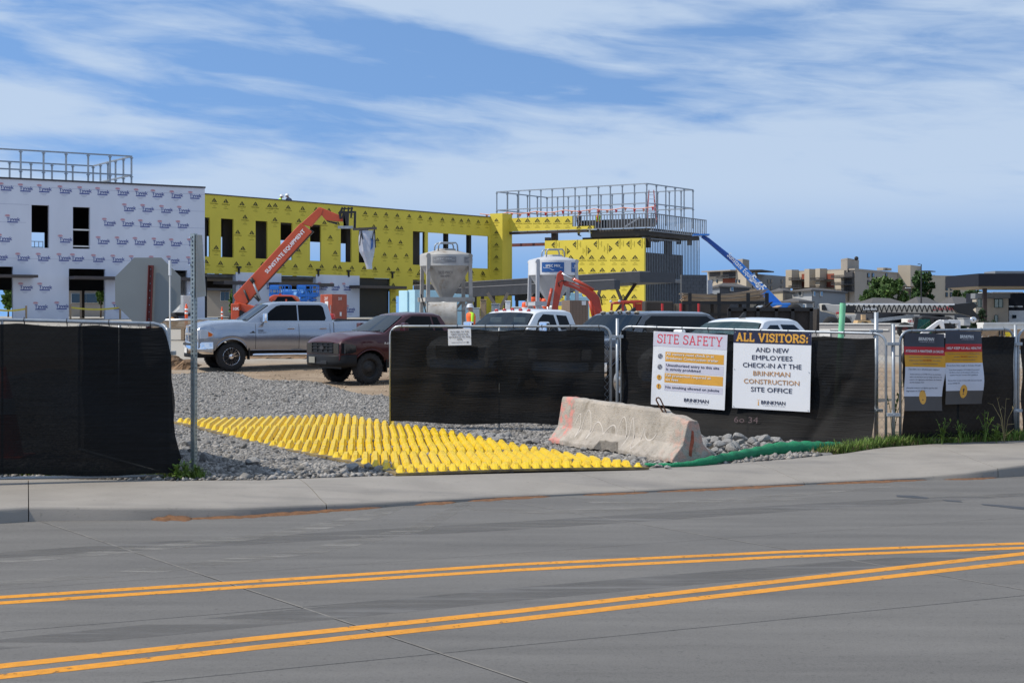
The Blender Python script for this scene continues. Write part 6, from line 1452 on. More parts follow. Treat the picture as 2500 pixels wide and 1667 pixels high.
def cone(px, py, D, label, s=.7, g=None):
    p = P(px, py, D); g_ = ground_at(px, D) if g is None else g; t = thing('traffic_cone', label, 'traffic cone', (p.x,p.y,g_), 0, 'orange traffic cones'); mb = MB(); mb.box((p.x,p.y,g_+.02), (.38*s/.7,.38*s/.7,.04)); mb.build('base', K['safety'], t)
    mb = MB(); mb.lathe([(.15*s/.7,.04),(.10*s/.7,.32*s/.7),(.035,s),(.0,s)], (p.x,p.y,g_), 'z', 16); mb.build('body', K['safety'], t, smooth=True); mb = MB(); mb.lathe([(.103*s/.7,.34*s/.7),(.080*s/.7,.46*s/.7)], (p.x,p.y,g_), 'z', 16); mb.build('reflective_band', K['refl'], t, smooth=True)
p = P(8, 960, 21.5); cone(8, 900, 21.3, 'tall orange cone seen dimly through the left fence sheeting', 1.25, 0)
# ---- white trailer end, lumber with pipe
D0 = 70; t = thing('box_trailer', 'low white trailer end beside the octagonal sign', 'trailer', (P(425,0,D0).x, D0+1, ground_at(420,D0))); mb = MB(); poly(mb, [(437,721),(447,721),(448,763),(424,763),(436,752)], D0, 1.8, 1.0); mb.build('body', K['offwhite'], t, bevel=.02)
mb = MB(); poly(mb, [(330,721),(436.5,721),(435.5,752),(423,763.5),(330,763.5)], D0+.05, 1.7, 1.0); mb.build('front_section', K['offwhite'], t)
mb = MB(); poly(mb, [(340,764),(462,764),(462,772),(340,772)], D0, 1.4, 1.0); mb.build('frame', K['black'], t)
for px_ in (421, 380): 
    c = P(px_, 779, D0+.05); mb = MB(); mb.lathe([(.10,-.1),(.25,-.11),(.30,0),(.25,.11),(.10,.1)], (c.x,c.y,c.z-.05), 'y', 18); w_ = mb.build('tyre', K['rubber'], t, smooth=True); mb = MB(); mb.lathe([(.0,-.08),(.13,-.09),(.16,-.05)], (c.x,c.y-.03,c.z-.05), 'y', 14); mb.build('hub', K['tan_gold'], t, smooth=True)
D0 = 61; g_ = ground_at(450, D0); t = thing('lumber_stack', 'low stack of boards under a grey pipe left of the silver pickup', 'lumber', (P(450,0,D0).x, D0, g_))
for k in range(5):
    for j in range(3):
        mb = MB(); zz = 1.70-.055*k-.02; L0 = P(360+((k*7+j*5) % 9),0,D0).x; L1 = P(530-((k*11+j*3) % 12),0,D0).x; mb.box(((L0+L1)/2, D0+j*.2-.2, zz), (L1-L0,.18,.045)); mb.build('board', K['wood'], t)
for px_ in (390, 450, 510): 
    mb = MB(); c = P(px_,0,D0); mb.box((c.x,D0,(g_+1.45)/2), (.12,.7,1.45-g_)); mb.build('bearer', K['wood'], t)
mb = MB(); mb.tube([P(370,783,D0-.1), P(532,779,D0-.1)], .062, 10); tag(mb.build('steel_pipe', K['galv'], smooth=True), 'long grey pipe lying on the board stack', 'pipe')
# ---- hoppers
def hopper(label, px, D, R_, zt, zd, zc, cage, paint, conem, sign, text2, seed, frame_m):
    c = P(px, 0, D); g_ = ground_at(px, D); t = thing('mortar_silo', label, 'silo', (c.x, c.y, g_), R(14), 'mortar silos'); n = 28
    mb = MB(); mb.lathe([(.30,zt+.16),(R_*.55,zt+.12),(R_*.96,zt+.02),(R_,zt-.02)], (0,0,0), 'z', n); mb.lathe([(.001,zt+.22),(.34,zt+.21),(.36,zt+.14)], (0,0,0), 'z', n); mb.build('lid', conem, t, local=True, auto=40)
    mb = MB(); mb.lathe([(R_,zt-.02),(R_,zd),(R_*.97,zd-.02)], (0,0,0), 'z', n); mb.build('drum', paint, t, local=True, auto=40)
    mb = MB(); mb.lathe([(R_*.965,zd-.02),(.20,zc),(.18,zc-.10)], (0,0,0), 'z', 14); mb.build('cone', conem, t, local=True)
    mb = MB(); mb.lathe([(.18,zc-.10),(.21,zc-.14),(.21,zc-.45),(.15,zc-.62),(.15,zc-.9)], (0,0,0), 'z', 14); mb.box((.35,-.1,zc-.42), (.6,.05,.05)); mb.build('outlet', K['galvdull'], t, local=True, auto=40)
    zf = zc-.02; zb = g_*0
    for sx_ in (-1, 1):
        for sy_ in (-1, 1):
            mb = MB(); mb.bar((sx_*R_*.80, sy_*R_*.60, zt-.04), (sx_*R_*.84, sy_*R_*.72, .0), .12, .12); mb.build('leg', frame_m, t, local=True)
            mb = MB(); mb.tube([(sx_*R_*.80, sy_*R_*.60-.08*(1 if sy_ > 0 else -1)*0-.07, zt-.06),(sx_*R_*.80, sy_*R_*.60+.07, zt-.06)], .09, 10); mb.build('lifting_eye', frame_m, t, local=True)
            mb = MB(); mb.bar((sx_*R_*.84, sy_*R_*.7, zf+.02), (sx_*R_*.50, sy_*R_*.7, zf-.36), .08); mb.build('knee_brace', frame_m, t, local=True)
    for sy_ in (-1, 1): mb = MB(); mb.box((0, sy_*R_*.70, zf), (R_*1.9,.12,.16)); mb.build('cross_beam', frame_m, t, local=True); mb = MB(); mb.box((0, sy_*R_*.72, .12), (R_*1.9,.10,.14)); mb.build('foot_beam', frame_m, t, local=True)
    for sx_ in (-1, 1): mb = MB(); mb.box((sx_*R_*.83, 0, zf-.01), (.10,R_*1.4,.14)); mb.build('cross_beam', frame_m, t, local=True)
    mb = MB(); a = cage
    for sy_ in (-.35, .35): mb.tube([(-R_*.38,sy_,zt+.10),(-R_*.36,sy_,zt+.34),(-R_*.28,sy_,zt+.42),(R_*.30,sy_,zt+.42),(R_*.36,sy_,zt+.34),(R_*.38,sy_,zt+.10)], .028, 6)
    mb.tube([(-R_*.28,-.35,zt+.42),(-R_*.28,.35,zt+.42)], .025, 6); mb.tube([(R_*.30,-.35,zt+.42),(R_*.30,.35,zt+.42)], .025, 6); mb.build('lid_guard', K['galvdull'], t, local=True, smooth=True)
    # curved company plate and stencils wrapped on the drum
    def onr(a, z, rr_): return (rr_*math.sin(a), -rr_*math.cos(a), z)
    for a0, nm in ((-.27, 0), (1.02, 1)):
        zz0, zz1 = zd+.10, zt-.10; half = .46
        mb = MB(); mb.grid(lambda u, z: onr(a0+u*half, z, R_+.006), [i/8-1 for i in range(17)], [zz0, zz1]); mb.build('company_plate', sign[0], t, local=True, smooth=True)
        mb = MB(); V2, F2 = text_mesh('SPEC MIX', 'CENTER', .03); k = 1.3*half/max(p[0] for p in V2)/2; hgt = (zz1-zz0)
        mb.add([onr(a0+p[0]*k, lerp(zz0,zz1,.52)+p[1]*hgt*.26, R_+.011+p[2]*.0006) for p in V2], F2)
        def stroke(pts, w_):
            for (x0, y0), (x1, y1) in zip(pts, pts[1:]):
                dd = Vector((x1-x0, y1-y0)).normalized(); nn = Vector((-dd.y, dd.x))*w_
                q = [(x0-nn.x*.8,y0-nn.y),(x1-nn.x*.8,y1-nn.y),(x1+nn.x*.8,y1+nn.y),(x0+nn.x*.8,y0+nn.y)]; mb.add([onr(a0+x*half, lerp(zz0,zz1,y), R_+.011) for x, y in q], [(0,1,2,3)])
        stroke([(-.85,.52),(-.80,.42),(-.35,.42),(0,.18),(.70,.46),(.85,.46)], .018); mb.build('company_name', sign[1], t, local=True)
    cz = lerp(zd, zc, .22); 
    def onc(a, z): rr_ = lerp(R_*.965, .20, (zd-.02-z)/(zd-.02-zc))*1.0+.012; return onr(a, z, rr_)
    mb = MB()
    for body, zz, hh, a0, kk in text2:
        V2, F2 = text_mesh(body, 'CENTER', 0); mb.add([onc(a0+p[0]*kk, zz+p[1]*hh) for p in V2], F2)
    mb.build('stencil', K['greyprint'], t, local=True); return t
K['siloc'] = M('cement_caked_steel', (.36,.345,.32), .85, var=.22, vs=2.2, bump=.3, bs=12, c2=(.46,.44,.41), detail=8); grime(K['siloc'], 2.2, (.62,.50,.38), .56, .70)
K['silop'] = M('caked_plate', (.22,.225,.235), .8, var=.12); K['silod'] = M('dusty_grey_steel', (.40,.40,.395), .7, var=.15, vs=2); K['silow'] = M('white_silo_paint', (.68,.69,.72), .5, var=.06, vs=2); K['silob'] = M('blue_plate', (.025,.11,.34), .45, var=.06); K['silocone'] = M('grey_silo_paint', (.46,.47,.50), .5, var=.06)
D1 = 56.0; g1 = ground_at(1089, D1); zz = lambda py, D: H-(py-YH)/F*D
h1 = hopper('cement caked grey mortar silo behind the maroon pickup', 1089, D1, .945, zz(622,D1)-g1, zz(650,D1)-g1, zz(730,D1)-g1, 1, K['silod'], K['siloc'], (K['silop'], M('caked_white_letters', (.55,.55,.56), .8)), [('SILO PACK', zz(670,D1)-g1, .10, -.22, .105), ('800-4SPEC', zz(678,D1)-g1, .08, -.22, .085)], 1, K['siloc'])
D2 = 60.0; g2 = ground_at(1350, D2)
h2 = hopper('clean white and blue mortar silo behind the excavator arm', 1350, D2, .95, zz(636,D2)-g2, zz(672,D2)-g2, zz(740,D2)-g2, 1, K['silow'], K['silocone'], (K['silob'], K['whiteprint']), [('4735', zz(683,D2)-g2, .13, .02, .14)], 2, K['silocone'])
# mixer under the first silo
c = P(1085,0,55); t = thing('mortar_mixer', 'dusty grey mortar mixer drum under the caked silo', 'mixer', (c.x, c.y, g1)); mb = MB(); mb.tube([(c.x-.55,c.y-.2,g1+1.15),(c.x+.45,c.y-.2,g1+1.15)], .48, 16); mb.build('drum', K['siloc'], t, auto=40); mb = MB(); mb.box((c.x,c.y-.1,g1+.5), (1.3,.7,.5)); mb.build('frame', K['dark'], t, bevel=.03); mb = MB(); mb.bar((c.x-.55,c.y-.5,g1+1.0), (c.x-.8,c.y-.5,g1+1.9), .04); mb.build('lever', K['black'], t)
# ---- pale blue foam stacks
K['foam'] = M('pale_blue_foam', (.42,.66,.76), .8, var=.06, vs=1.5, bump=.15, bs=6); K['foamink'] = M('blue_foam_print', (.03,.17,.50), .8)
t = thing('foam_stack', 'stack of pale blue foam insulation blocks beside the caked silo', 'insulation', (P(1040,0,64).x, 64, ground_at(1040,63)))
zt_ = H-(709-YH)/F*62
for k, (a, b, D, h_) in enumerate(((973.5,994.3,62,0),(995.3,1013,62.2,.02))):
    A0, B0 = P(a,0,D+(.75 if k == 0 else .25)), P(b,0,D+(.35 if k == 0 else -.1)); gg = ground_at(1000,62)
    mb = MB(); mb.prism([(A0.x,A0.y,gg),(B0.x,B0.y,gg),(B0.x+.9,B0.y+1.2,gg),(A0.x+.9,A0.y+1.2,gg)], (0,0,zt_+h_-gg)); mb.build('foam_block', K['foam'], t, bevel=.02)
A0, B0 = P(1013.8,0,62.6), P(1121,0,66.5); 
for k in range(3):
    q0 = A0.lerp(B0, k/3+.003); q1 = A0.lerp(B0, (k+1)/3-.003); mb = MB(); mb.prism([(q0.x,q0.y,gg),(q1.x,q1.y,gg),(q1.x+.4,q1.y+1.2,gg),(q0.x+.4,q0.y+1.2,gg)], (0,0,zt_-.04*k-gg)); mb.build('foam_block', K['foam'], t, bevel=.02)
wf = Wall(A0.xy, B0.xy); mb = MB(); rr = random.Random(3)
for k in range(26): x = wf.L*(.36+.12*rr.random()); z = lerp(gg+.2, gg+1.25, rr.random()); wf.box(mb, x, x+rr.uniform(.05,.16), z, z+rr.uniform(.06,.22), .002+.0002*k, .003+.0003*k)
mb.build('foam_print', K['foamink'], t)
t = thing('foam_stack', 'smaller pale blue foam pile behind the brick pallet', 'insulation', (P(1400,0,63).x, 63, ground_at(1400,63))); gg = ground_at(1400,63)
for k, (a, b, py_) in enumerate(((1378,1392,722),(1392.5,1412,715),(1412.5,1430,724))): A0, B0 = P(a,0,63), P(b,0,63.2); mb = MB(); mb.prism([(A0.x,A0.y,gg),(B0.x,B0.y,gg),(B0.x+.2,B0.y+1,gg),(A0.x+.2,A0.y+1,gg)], (0,0,H-(py_-YH)/F*63-gg)); mb.build('foam_block', K['foam'], t, bevel=.02)
# ---- excavator
D0 = 54.0; ge = ground_at(1450, D0); ex = thing('excavator', 'orange red excavator with a bent arm behind the parked wagon', 'excavator', (P(1480,0,D0).x, D0, ge))
mb = MB(); poly(mb, [(1360,668),(1368,661),(1374,664),(1377,684),(1370,712),(1362,752),(1354,780),(1343,780),(1349,742),(1354,706)], D0-.1, .20); mb.build('stick', K['orange2'], ex, bevel=.02)
mb = MB(); poly(mb, [(1374,688),(1380,684.5),(1424,700),(1452,712),(1464,728),(1472,770),(1476,800),(1456,800),(1452,765),(1442,736),(1430,722),(1404,706),(1376,697)], D0, .22); mb.build('boom', K['orange2'], ex, bevel=.02)
for a, b, r_, m in (((1347,704),(1338,748),.055,'orange2'), ((1338,745),(1335,775),.03,'alu'), ((1372,668),(1402,683),.025,'alu'), ((1400,681),(1450,708),.055,'orange2'), ((1440,735),(1449,775),.06,'orange2'), ((1449,770),(1456,800),.035,'alu')):
    mb = MB(); mb.tube([P(*a, D0-.2), P(*b, D0-.2)], r_, 10); mb.build('hydraulic_cylinder', K[m], ex, smooth=True)
mb = MB(); mb.tube([P(1366,700,D0-.25),P(1363,691,D0-.25),P(1371,685,D0-.25),P(1383,687,D0-.25)], .022, 6); mb.tube([P(1458,714,D0-.2),P(1466,724,D0-.2),P(1470,745,D0-.2)], .025, 6); mb.build('hose', K['black'], ex, smooth=True)
mb = MB(); poly(mb, [(1338,775),(1360,775),(1358,800),(1330,806)], D0-.1, .45); mb.build('bucket', K['dark'], ex)
zc0 = 735
mb = MB(); poly(mb, [(1492,742),(1498,737),(1518,734.5),(1562,733),(1570,736),(1571,740),(1496,743)], D0+.3, 1.0); mb.build('cab_roof', K['orange2'], ex, bevel=.03)
for a, b in (((1494,741),(1489,800)),((1521,737),(1518,800)),((1548,737),(1548,800)),((1568,738),(1568,800))):
    for off in (-.18,.78): mb = MB(); mb.bar(P(*a,D0+off), P(*b,D0+off), .075); mb.build('cab_pillar', K['orange2'], ex)
mb = MB(); poly(mb, [(1549,741),(1567,741),(1567,800),(1549,800)], D0-.15, .02); mb.build('side_panel', K['orange2'], ex)
mb = MB(); mb.lathe([(.16,-.02),(.19,0),(.16,.02)], tuple(P(1530,754,D0+.1)), 'y', 18); mb.box(P(1526,775,D0+.25), (.3,.5,.5)); mb.build('seat_and_wheel', K['black'], ex)
for x, y in ((1491,736),(1512,735)): mb = MB(); mb.lathe([(.001,-.05),(.05,-.04),(.045,.03),(.02,.05)], tuple(P(x,y,D0-.25)), 'y', 12); mb.build('work_lamp', K['lens'], ex, smooth=True)
mb = MB(); poly(mb, [(1440,800),(1600,790),(1605,815),(1440,815)], D0+.2, 1.5); mb.build('upper_body', K['orange2'], ex, bevel=.04)
for off in (-.75,.9): mb = MB(); poly(mb, [(1445,818),(1452,812),(1590,812),(1600,818),(1600,834),(1592,840),(1452,840),(1445,834)], D0+off, .4); mb.build('track', K['rubber'], ex, bevel=.02)
u_ = (P(1435,712,D0)-P(1388,692,D0)).normalized(); v_ = Vector((-u_.z,0,u_.x)); mb = MB(); mb.box(P(1402,697,D0-.114), (.42,.004,.04), Matrix((u_, Vector((0,1,0)), v_)).transposed()); mb.build('boom_decal', M('grey_decal', (.35,.22,.2), .5), ex)
# ---- pallets of brick
K['brick'] = island(M('brown_brick', (.20,.145,.11), .85, var=.15, vs=8), .7, 1.3)
bmesh_ = MB(); bmesh_.box((0,0,0), (.2,.1,.06)); bo = None
def brick_pallet(px0, px1, pyt, D, label, nface=(7,6)):
    g_ = ground_at(px0, D); zt_ = H-(pyt-YH)/F*D; a = P(px0,0,D+.45); w_ = (px1-px0)/F*D; rot = R(22); t = thing('brick_pallet', label, 'brick pallet', (a.x+.3, a.y, g_), rot); 
    W_ = w_*.86; nx, ny = 6, 5; bz = .075; nz = int((zt_-g_-.12)/bz)
    mb = MB(); 
    for k in range(3): mb.box((W_/2, k*W_*.42+.08, .05), (W_,.09,.09))
    mb.build('pallet', K['wood'], t, local=True)
    proto = None
    for k in range(nz):
        for i in range(nx):
            for j in range(ny):
                if 0 < i < nx-1 and 0 < j and k < nz-1: continue
                if k < nz*.35 and (j > 0 or i > 0): continue
                if proto is None:
                    q_ = MB(); q_.box((0,0,0), (W_/nx-.006, W_/ny-.006, bz-.006)); ob = q_.build('brick', K['brick'], t, local=True); proto = ob.data
                else: ob = bpy.data.objects.new('brick', proto); COL.objects.link(ob); ob.parent = t
                ob.location = ((i+.5)*W_/nx, (j+.5)*W_/ny, .12+(k+.5)*bz)
    mb = MB(); mb.box((W_/2,W_/2,.12+nz*bz*.5), (W_-.05,W_-.05,nz*bz-.05)); mb.build('core', K['brownsteel'], t, local=True)
    mb = MB(); mb.box((W_*.75,-.006,.12+nz*bz-.10), (.17,.006,.15)); mb.build('paper_tag', K['white'], t, local=True)
brick_pallet(1371, 1430, 731, 56.5, 'shrink wrapped pallet of brown brick behind the white cab')
# ---- long dark steel canopy beam on shoring
K['beam'] = M('charcoal_steel_beam', (.048,.052,.062), .5, .25, var=.1); K['beamtop'] = M('beam_edge_trim', (.16,.16,.17), .5)
t = thing('canopy_frame', 'long charcoal steel canopy beams on sloping posts before the wing', 'steel canopy', (P(1290,0,82).x, 82, ground_at(1290,82)))
def beam(p0, D0_, p1, D1_, h0, dep, nm='beam'):
    a = P(p0[0],p0[1],D0_); b = P(p1[0],p1[1],D1_); mb = MB(); d_ = (b-a).normalized(); nn = Vector((-d_.y,d_.x,0)).normalized()*dep
    a2 = a-Vector((0,0,h0/F*D0_)); b2 = b-Vector((0,0,h0/F*D1_)); mb.prism([a,b,b2,a2], nn); mb.build(nm, K['beam'], t)
    mb = MB(); e = Vector((0,0,.05)); o_ = Vector((d_.y,-d_.x,0)).normalized()*.02; mb.prism([a+o_, b+o_, b+o_+e, a+o_+e], -nn*.3 if False else nn*.3); mb.build('edge_trim', K['beamtop'], t)
beam((1010,698), 92, (1562,664), 78, 25, 2.6); beam((1120,704), 86, (1500,684), 77, 22, .4, 'inner_beam')
mb = MB(); poly(mb, [(1190,697),(1400,690),(1400,722),(1190,722)], 88, .3); mb.build('infill_panel', K['beam'], t)
for x0, x1 in ((1468,1455),(1500,1525),(1553,1512),(1300,1275),(1325,1340),(1190,1215),(1240,1222),(1135,1150),(1385,1400)):
    mb = MB(); a = P(x0, 690 if x0 > 1440 else 715, 80); b = P(x1, 752, 80); b = a+(b-a)*1.4; mb.bar(a, b, .16, .16); mb.build('sloping_post', K['brownsteel'] if x0 % 2 else M('weathered_post'+str(x0), (.17,.145,.125), .8), t)
for x in (1160,1178,1205,1235,1262,1290,1318,1352):
    mb = MB(); mb.bar(P(x,715,86), P(x,790,86), .18, .18); mb.build('post', K['dark'], t)
# clutter under the canopy: drums, sheets, orange barrels
for i, (px_, py_, D, w_, m, nm, lab) in enumerate(((1300,738,74,9,'safety','barrel','orange barrel under the dark canopy, nearest the white silo'),(1314,740,75,8,'safety','barrel','orange barrel right of another under the dark canopy'),(1282,752,66,8,'safety','barrel','orange barrel low beside the white cab roof'),(1329,742,72,7,'safety','barrel','orange barrel half hidden by the excavator arm'))):
    c = P(px_, py_, D); g_ = ground_at(px_, D); r_ = w_/F*D; t2 = thing(nm, lab, 'barrel', (c.x,c.y,g_), 0, 'orange barrels'); mb = MB(); zz1 = c.z+.25; mb.lathe([(r_*1.1,0),(r_*1.05,.3),(r_,zz1-g_-.1),(r_*.8,zz1-g_),(.001,zz1-g_)], (c.x,c.y,g_), 'z', 16); mb.build('body', K[m], t2, smooth=True); mb = MB(); mb.lathe([(r_*1.06,zz1-g_-.35),(r_*1.045,zz1-g_-.22)], (c.x,c.y,g_), 'z', 16); mb.build('reflective_band', K['refl'], t2, smooth=True)
for i, (px_, py_, w_, h_, m) in enumerate(((1180,745,14,22,'wood'),(1210,752,20,16,'galvdull'),(1240,748,12,22,'white'),(1262,757,24,10,'offwhite'),(1160,760,22,12,'offwhite'),(1420,765,14,26,'offwhite'))):
    D = 68; c = P(px_, py_, D); g_ = ground_at(px_, D); t2 = thing('material_crate', ('timber crate','grey steel bin','tall white carton','low pale bundle','low pale concrete block','pale wrapped pallet')[i]+' among the clutter '+('left of the canopy posts','under the canopy middle','beside a canopy post','before the orange barrels','behind the orange vest worker','behind the excavator boom')[i], 'crate', (c.x,c.y,g_)); hh = c.z+h_/2/F*D-g_; mb = MB(); mb.box((c.x,c.y,g_+hh/2), (w_/F*D,.6,hh)); mb.build('box', K[m], t2, bevel=.03); mb = MB(); mb.box((c.x,c.y,g_+hh+.03), (w_/F*D+.04,.64,.05)); mb.build('top', K[m], t2, bevel=.01)
# ---- concrete wall piece, CMU wall right of the wing
K['cmu'] = M('dark_block', (.075,.082,.095), .85, var=.12, vs=3)
wc = Wall.px(1664, 96, 1726, 96.5); t = thing('block_wall', 'dark grey concrete block wall right of the stud framing', 'wall', tuple(wc.p(wc.L/2, .8))); z1 = wc.z(1690,671); bz = .2; proto = {}
k = 0; z = z1
while z > 3.0:
    n = 4; off = .2 if k % 2 else 0
    xs_ = [0]+[q_ for q_ in np.arange(.4-off, wc.L-.05, .4)]+[wc.L]
    for a, b in zip(xs_, xs_[1:]):
        mb = MB(); wc.box(mb, a+.006, b-.006, z-bz+.006, z-.002, .0, -.2); mb.build('block', K['cmu'], t)
    z -= bz; k += 1
mb = MB(); wc.box(mb, .02, wc.L-.02, .8, z1-.02, -.02, -.18); mb.build('core', K['dark'], t)
mb = MB(); poly(mb, [(1727,684),(1738,684),(1738,722),(1727,722)], 97, .6); tag(mb.build('pale_panel', M('pale_blue_panel', (.33,.37,.45), .6)), 'narrow pale blue board standing beside the dark block wall', 'board')
# ---- lumber rack, roll-off container with debris
D0 = 46.0; gl = ground_at(1750, D0); t = thing('lumber_rack', 'dark steel rack loaded with long bowed boards', 'lumber rack', (P(1760,0,D0).x, D0, gl))
for k in range(7):
    for j in range(4):
        mb = MB(); x0 = 1662+((k*13+j*7) % 21); x1 = 1868-((k*5+j*11) % 23); py0 = 717+k*3.0; n = 10; yy = D0+j*.26-.4; V = []
        for i in range(n+1):
            u = i/n; px_ = lerp(x0, x1, u); py_ = py0+4*math.sin(u*math.pi)*1.1-9*u*u*(1-k/9); p = P(px_, py_, D0); V.append(Vector((p.x, yy, p.z)))
        Q = []; 
        for v in V: Q += [v+Vector((0,-.115,-.016)), v+Vector((0,.115,-.016)), v+Vector((0,.115,.016)), v+Vector((0,-.115,.016))]
        mb.add(Q, [(i*4+e, i*4+(e+1) % 4, (i+1)*4+(e+1) % 4, (i+1)*4+e) for i in range(n) for e in range(4)]+[(3,2,1,0), (n*4,n*4+1,n*4+2,n*4+3)]); mb.build('board', K['wood'] if (k+j) % 3 else M('grey_board%d%d' % (k,j), (.22,.18,.14), .85, var=.2), t)
for px_ in (1677,1747,1817,1862):
    for yy in (-.75,.85): mb = MB(); p = P(px_, 716, D0); mb.bar((p.x, D0+yy, gl), (p.x, D0+yy, p.z), .10, .08); mb.build('upright', K['black'], t)
for py_ in (739, 768): mb = MB(); mb.bar(P(1665,py_,D0-.75), P(1866,py_,D0-.75), .09, .09); mb.bar(P(1665,py_,D0+.85), P(1866,py_,D0+.85), .09, .09); mb.build('cross_rail', K['black'], t)
K['darkpanel'] = M('dark_mesh_panel', (.035,.030,.027), .85, var=.3, vs=2)
t = thing('dark_container', 'dark brown open top container heaped with scrap behind the white pickup', 'container', (P(1880,0,43).x, 43, ground_at(1880,43))); D0 = 43; gl = ground_at(1880, D0)
for a, b, y0, D_ in ((1780,1983,756,D0-.9),(1780,1983,756,D0+1.2)):
    mb = MB(); poly(mb, [(a,y0),(b,y0),(b,y0+52),(a,y0+52)], D_, .05); mb.build('side', K['darkpanel'], t)
for x in (1780,1818,1850,1895,1935,1980): mb = MB(); mb.bar(P(x,754,D0-.96), P(x,815,D0-.96), .09, .08); mb.build('rib', K['black'], t)
mb = MB(); mb.bar(P(1778,755,D0-.95), P(1985,755,D0-.95), .10, .10); mb.build('top_rail', K['black'], t)
mb = MB(); mb.box((P(1982,0,D0).x, D0+.15, P(0,782,D0).z), (.06,2.1,.62)); mb.build('end', K['darkpanel'], t)
rr = random.Random(14); 
for k, (x, y, l_, a_, m) in enumerate(((1920,757,30,-.15,'offwhite'),(1890,752,34,.35,'wood'),(1865,756,26,-.5,'wood'),(1940,760,34,.2,'wood'),(1850,752,20,.6,'galvdull'),(1905,762,40,.5,'offwhite'),(1835,760,30,-.3,'wood'),(1875,745,24,.7,'dark'))):
    p = P(x,y,D0+rr.uniform(-.5,.6)); l2 = l_/F*D0; mb = MB(); dv = Vector((math.cos(a_)*l2/2, rr.uniform(-.2,.2), math.sin(a_)*l2/2)); mb.bar(p-dv, p+dv, .18, .02); tag(mb.build('scrap_board', K[m]), ('bent white sheet on the scrap heap','plank leaning right on the scrap heap','plank leaning left over the container rail','low brown plank at the container end','thin grey strip on the scrap heap','tilted pale board inside the container','brown plank at the left of the scrap heap','dark strip highest on the scrap heap')[k], 'scrap')
# dark sheeted stack with stakes between wing and rack
t = thing('sheeted_stack', 'dark brown sheeted stack of masonry before the stud wall', 'masonry stack', (P(1610,0,50).x, 50, ground_at(1610,50))); D0 = 50
mb = MB(); poly(mb, [(1571,735),(1640,736),(1640,800),(1571,800)], D0, 1.2); mb.build('stack', K['darkpanel'], t, bevel=.05)
for k in range(7):
    for j in range(2): mb = MB(); p = P(1643+j*10, 741+k*8, D0-.2); mb.box((p.x,p.y,p.z-.05), (.12,.3,.095)); mb.build('block', M('tan_block%d%d' % (k,j), (.20,.16,.12), .85), t)
mb = MB(); poly(mb, [(1658,742),(1780,742),(1780,800),(1658,800)], D0+1.4, .3); mb.build('sheet', K['darkpanel'], t)
for i, px_ in enumerate((1617, 1662, 1706)):
    D_ = 43; p = P(px_, 741, D_); g_ = ground_at(px_, D_); t2 = thing('marker_stake', ('left','middle','right')[i]+' red and white marker stake of three before the dark stack', 'stake', (p.x,p.y,g_), 0, 'red and white stakes'); mb = MB(); mb.tube([(p.x,p.y,g_),(p.x,p.y,p.z-.25)], .022, 8); mb.build('lower', K['white'], t2); mb = MB(); mb.tube([(p.x,p.y,p.z-.25),(p.x,p.y,p.z)], .035, 8); mb.build('upper', K['red'], t2)
# ---- blue boom lift
D0 = 92; gb = ground_at(1840, D0); t = thing('boom_lift', 'blue telescopic boom lift reaching up to the left behind the lumber', 'boom lift', (P(1880,0,D0).x, D0, gb))
mb = MB(); poly(mb, [(1880,740),(1908,740),(1806,638),(1797,634),(1789,646)], D0, .42); mb.build('boom', K['blue'], t, bevel=.03)
mb = MB(); poly(mb, [(1795,650),(1804,640),(1730,581),(1716,574),(1712,580),(1726,590)], D0, .30); mb.build('inner_boom', M('deep_blue_boom', (.012,.07,.33), .4), t, bevel=.02)
mb = MB(); poly(mb, [(1870,740),(1925,740),(1930,770),(1865,770)], D0, 1.6); mb.build('turntable', K['blue'], t, bevel=.05); mb = MB(); poly(mb, [(1855,770),(1940,770),(1940,790),(1855,790)], D0, 2.0); mb.build('chassis', K['dark'], t)
mb = MB(); mb.box(P(1711,574,D0), (.9,1.0,.10)); mb.build('basket_floor', K['blue'], t)
for px_ in (1862,1932):
    for off in (-1,1): c = P(px_,0,D0); mb = MB(); mb.lathe([(.2,-.18),(.45,-.2),(.5,0),(.45,.2),(.2,.18)], (c.x,D0+off,gb+.5), 'y', 16); mb.build('tyre', K['rubber'], t, smooth=True)
u_ = (P(1880,722,D0)-P(1806,648,D0)).normalized(); v_ = Vector((-u_.z,0,u_.x)); mb = MB()
mb.text('Sunstate Equipment', P(1818,662,D0-.216)-v_*.10, u_, v_, .30, 'CENTER', .01, .85); mb.build('boom_lettering', K['whiteprint'], t); mb = MB(); mb.text('S-65', P(1849,693,D0-.216)-v_*.17, u_, v_, .46, 'CENTER', .03, 1.0); mb.build('model_number', K['whiteprint'], t)
# ---- crane
K['cranew'] = M('crane_cream', (.50,.48,.44), .5, var=.08, vs=2)
D0 = 100; gc = ground_at(2150, D0); t = thing('mobile_crane', 'white mobile crane with black lattice jib stowed along its boom', 'crane', (P(2180,0,D0).x, D0, gc))
mb = MB(); poly(mb, [(2040,744),(2330,744),(2345,748),(2345,766),(2210,766),(2040,762)], D0+.3, .7); mb.build('main_boom', K['cranew'], t, bevel=.05)
for y0, h_, m in ((742,2.2,'whiteprint'),(762,1.6,'offwhite')):
    mb = MB(); mb.bar(P(2062,y0,D0-.5), P(2330,y0+(1 if y0 < 750 else 6),D0-.5), .10, .10); mb.build('jib_chord', K['white'] if y0 < 750 else K['dark'], t)
n = 42
for i in range(n):
    x0, x1 = lerp(2066, 2325, i/n), lerp(2066, 2325, (i+1)/n); mb = MB(); mb.bar(P(x0,743 if i % 2 else 762,D0-.5), P(x1,762 if i % 2 else 743,D0-.5), .06, .06); mb.build('lattice_bar', K['black'], t)
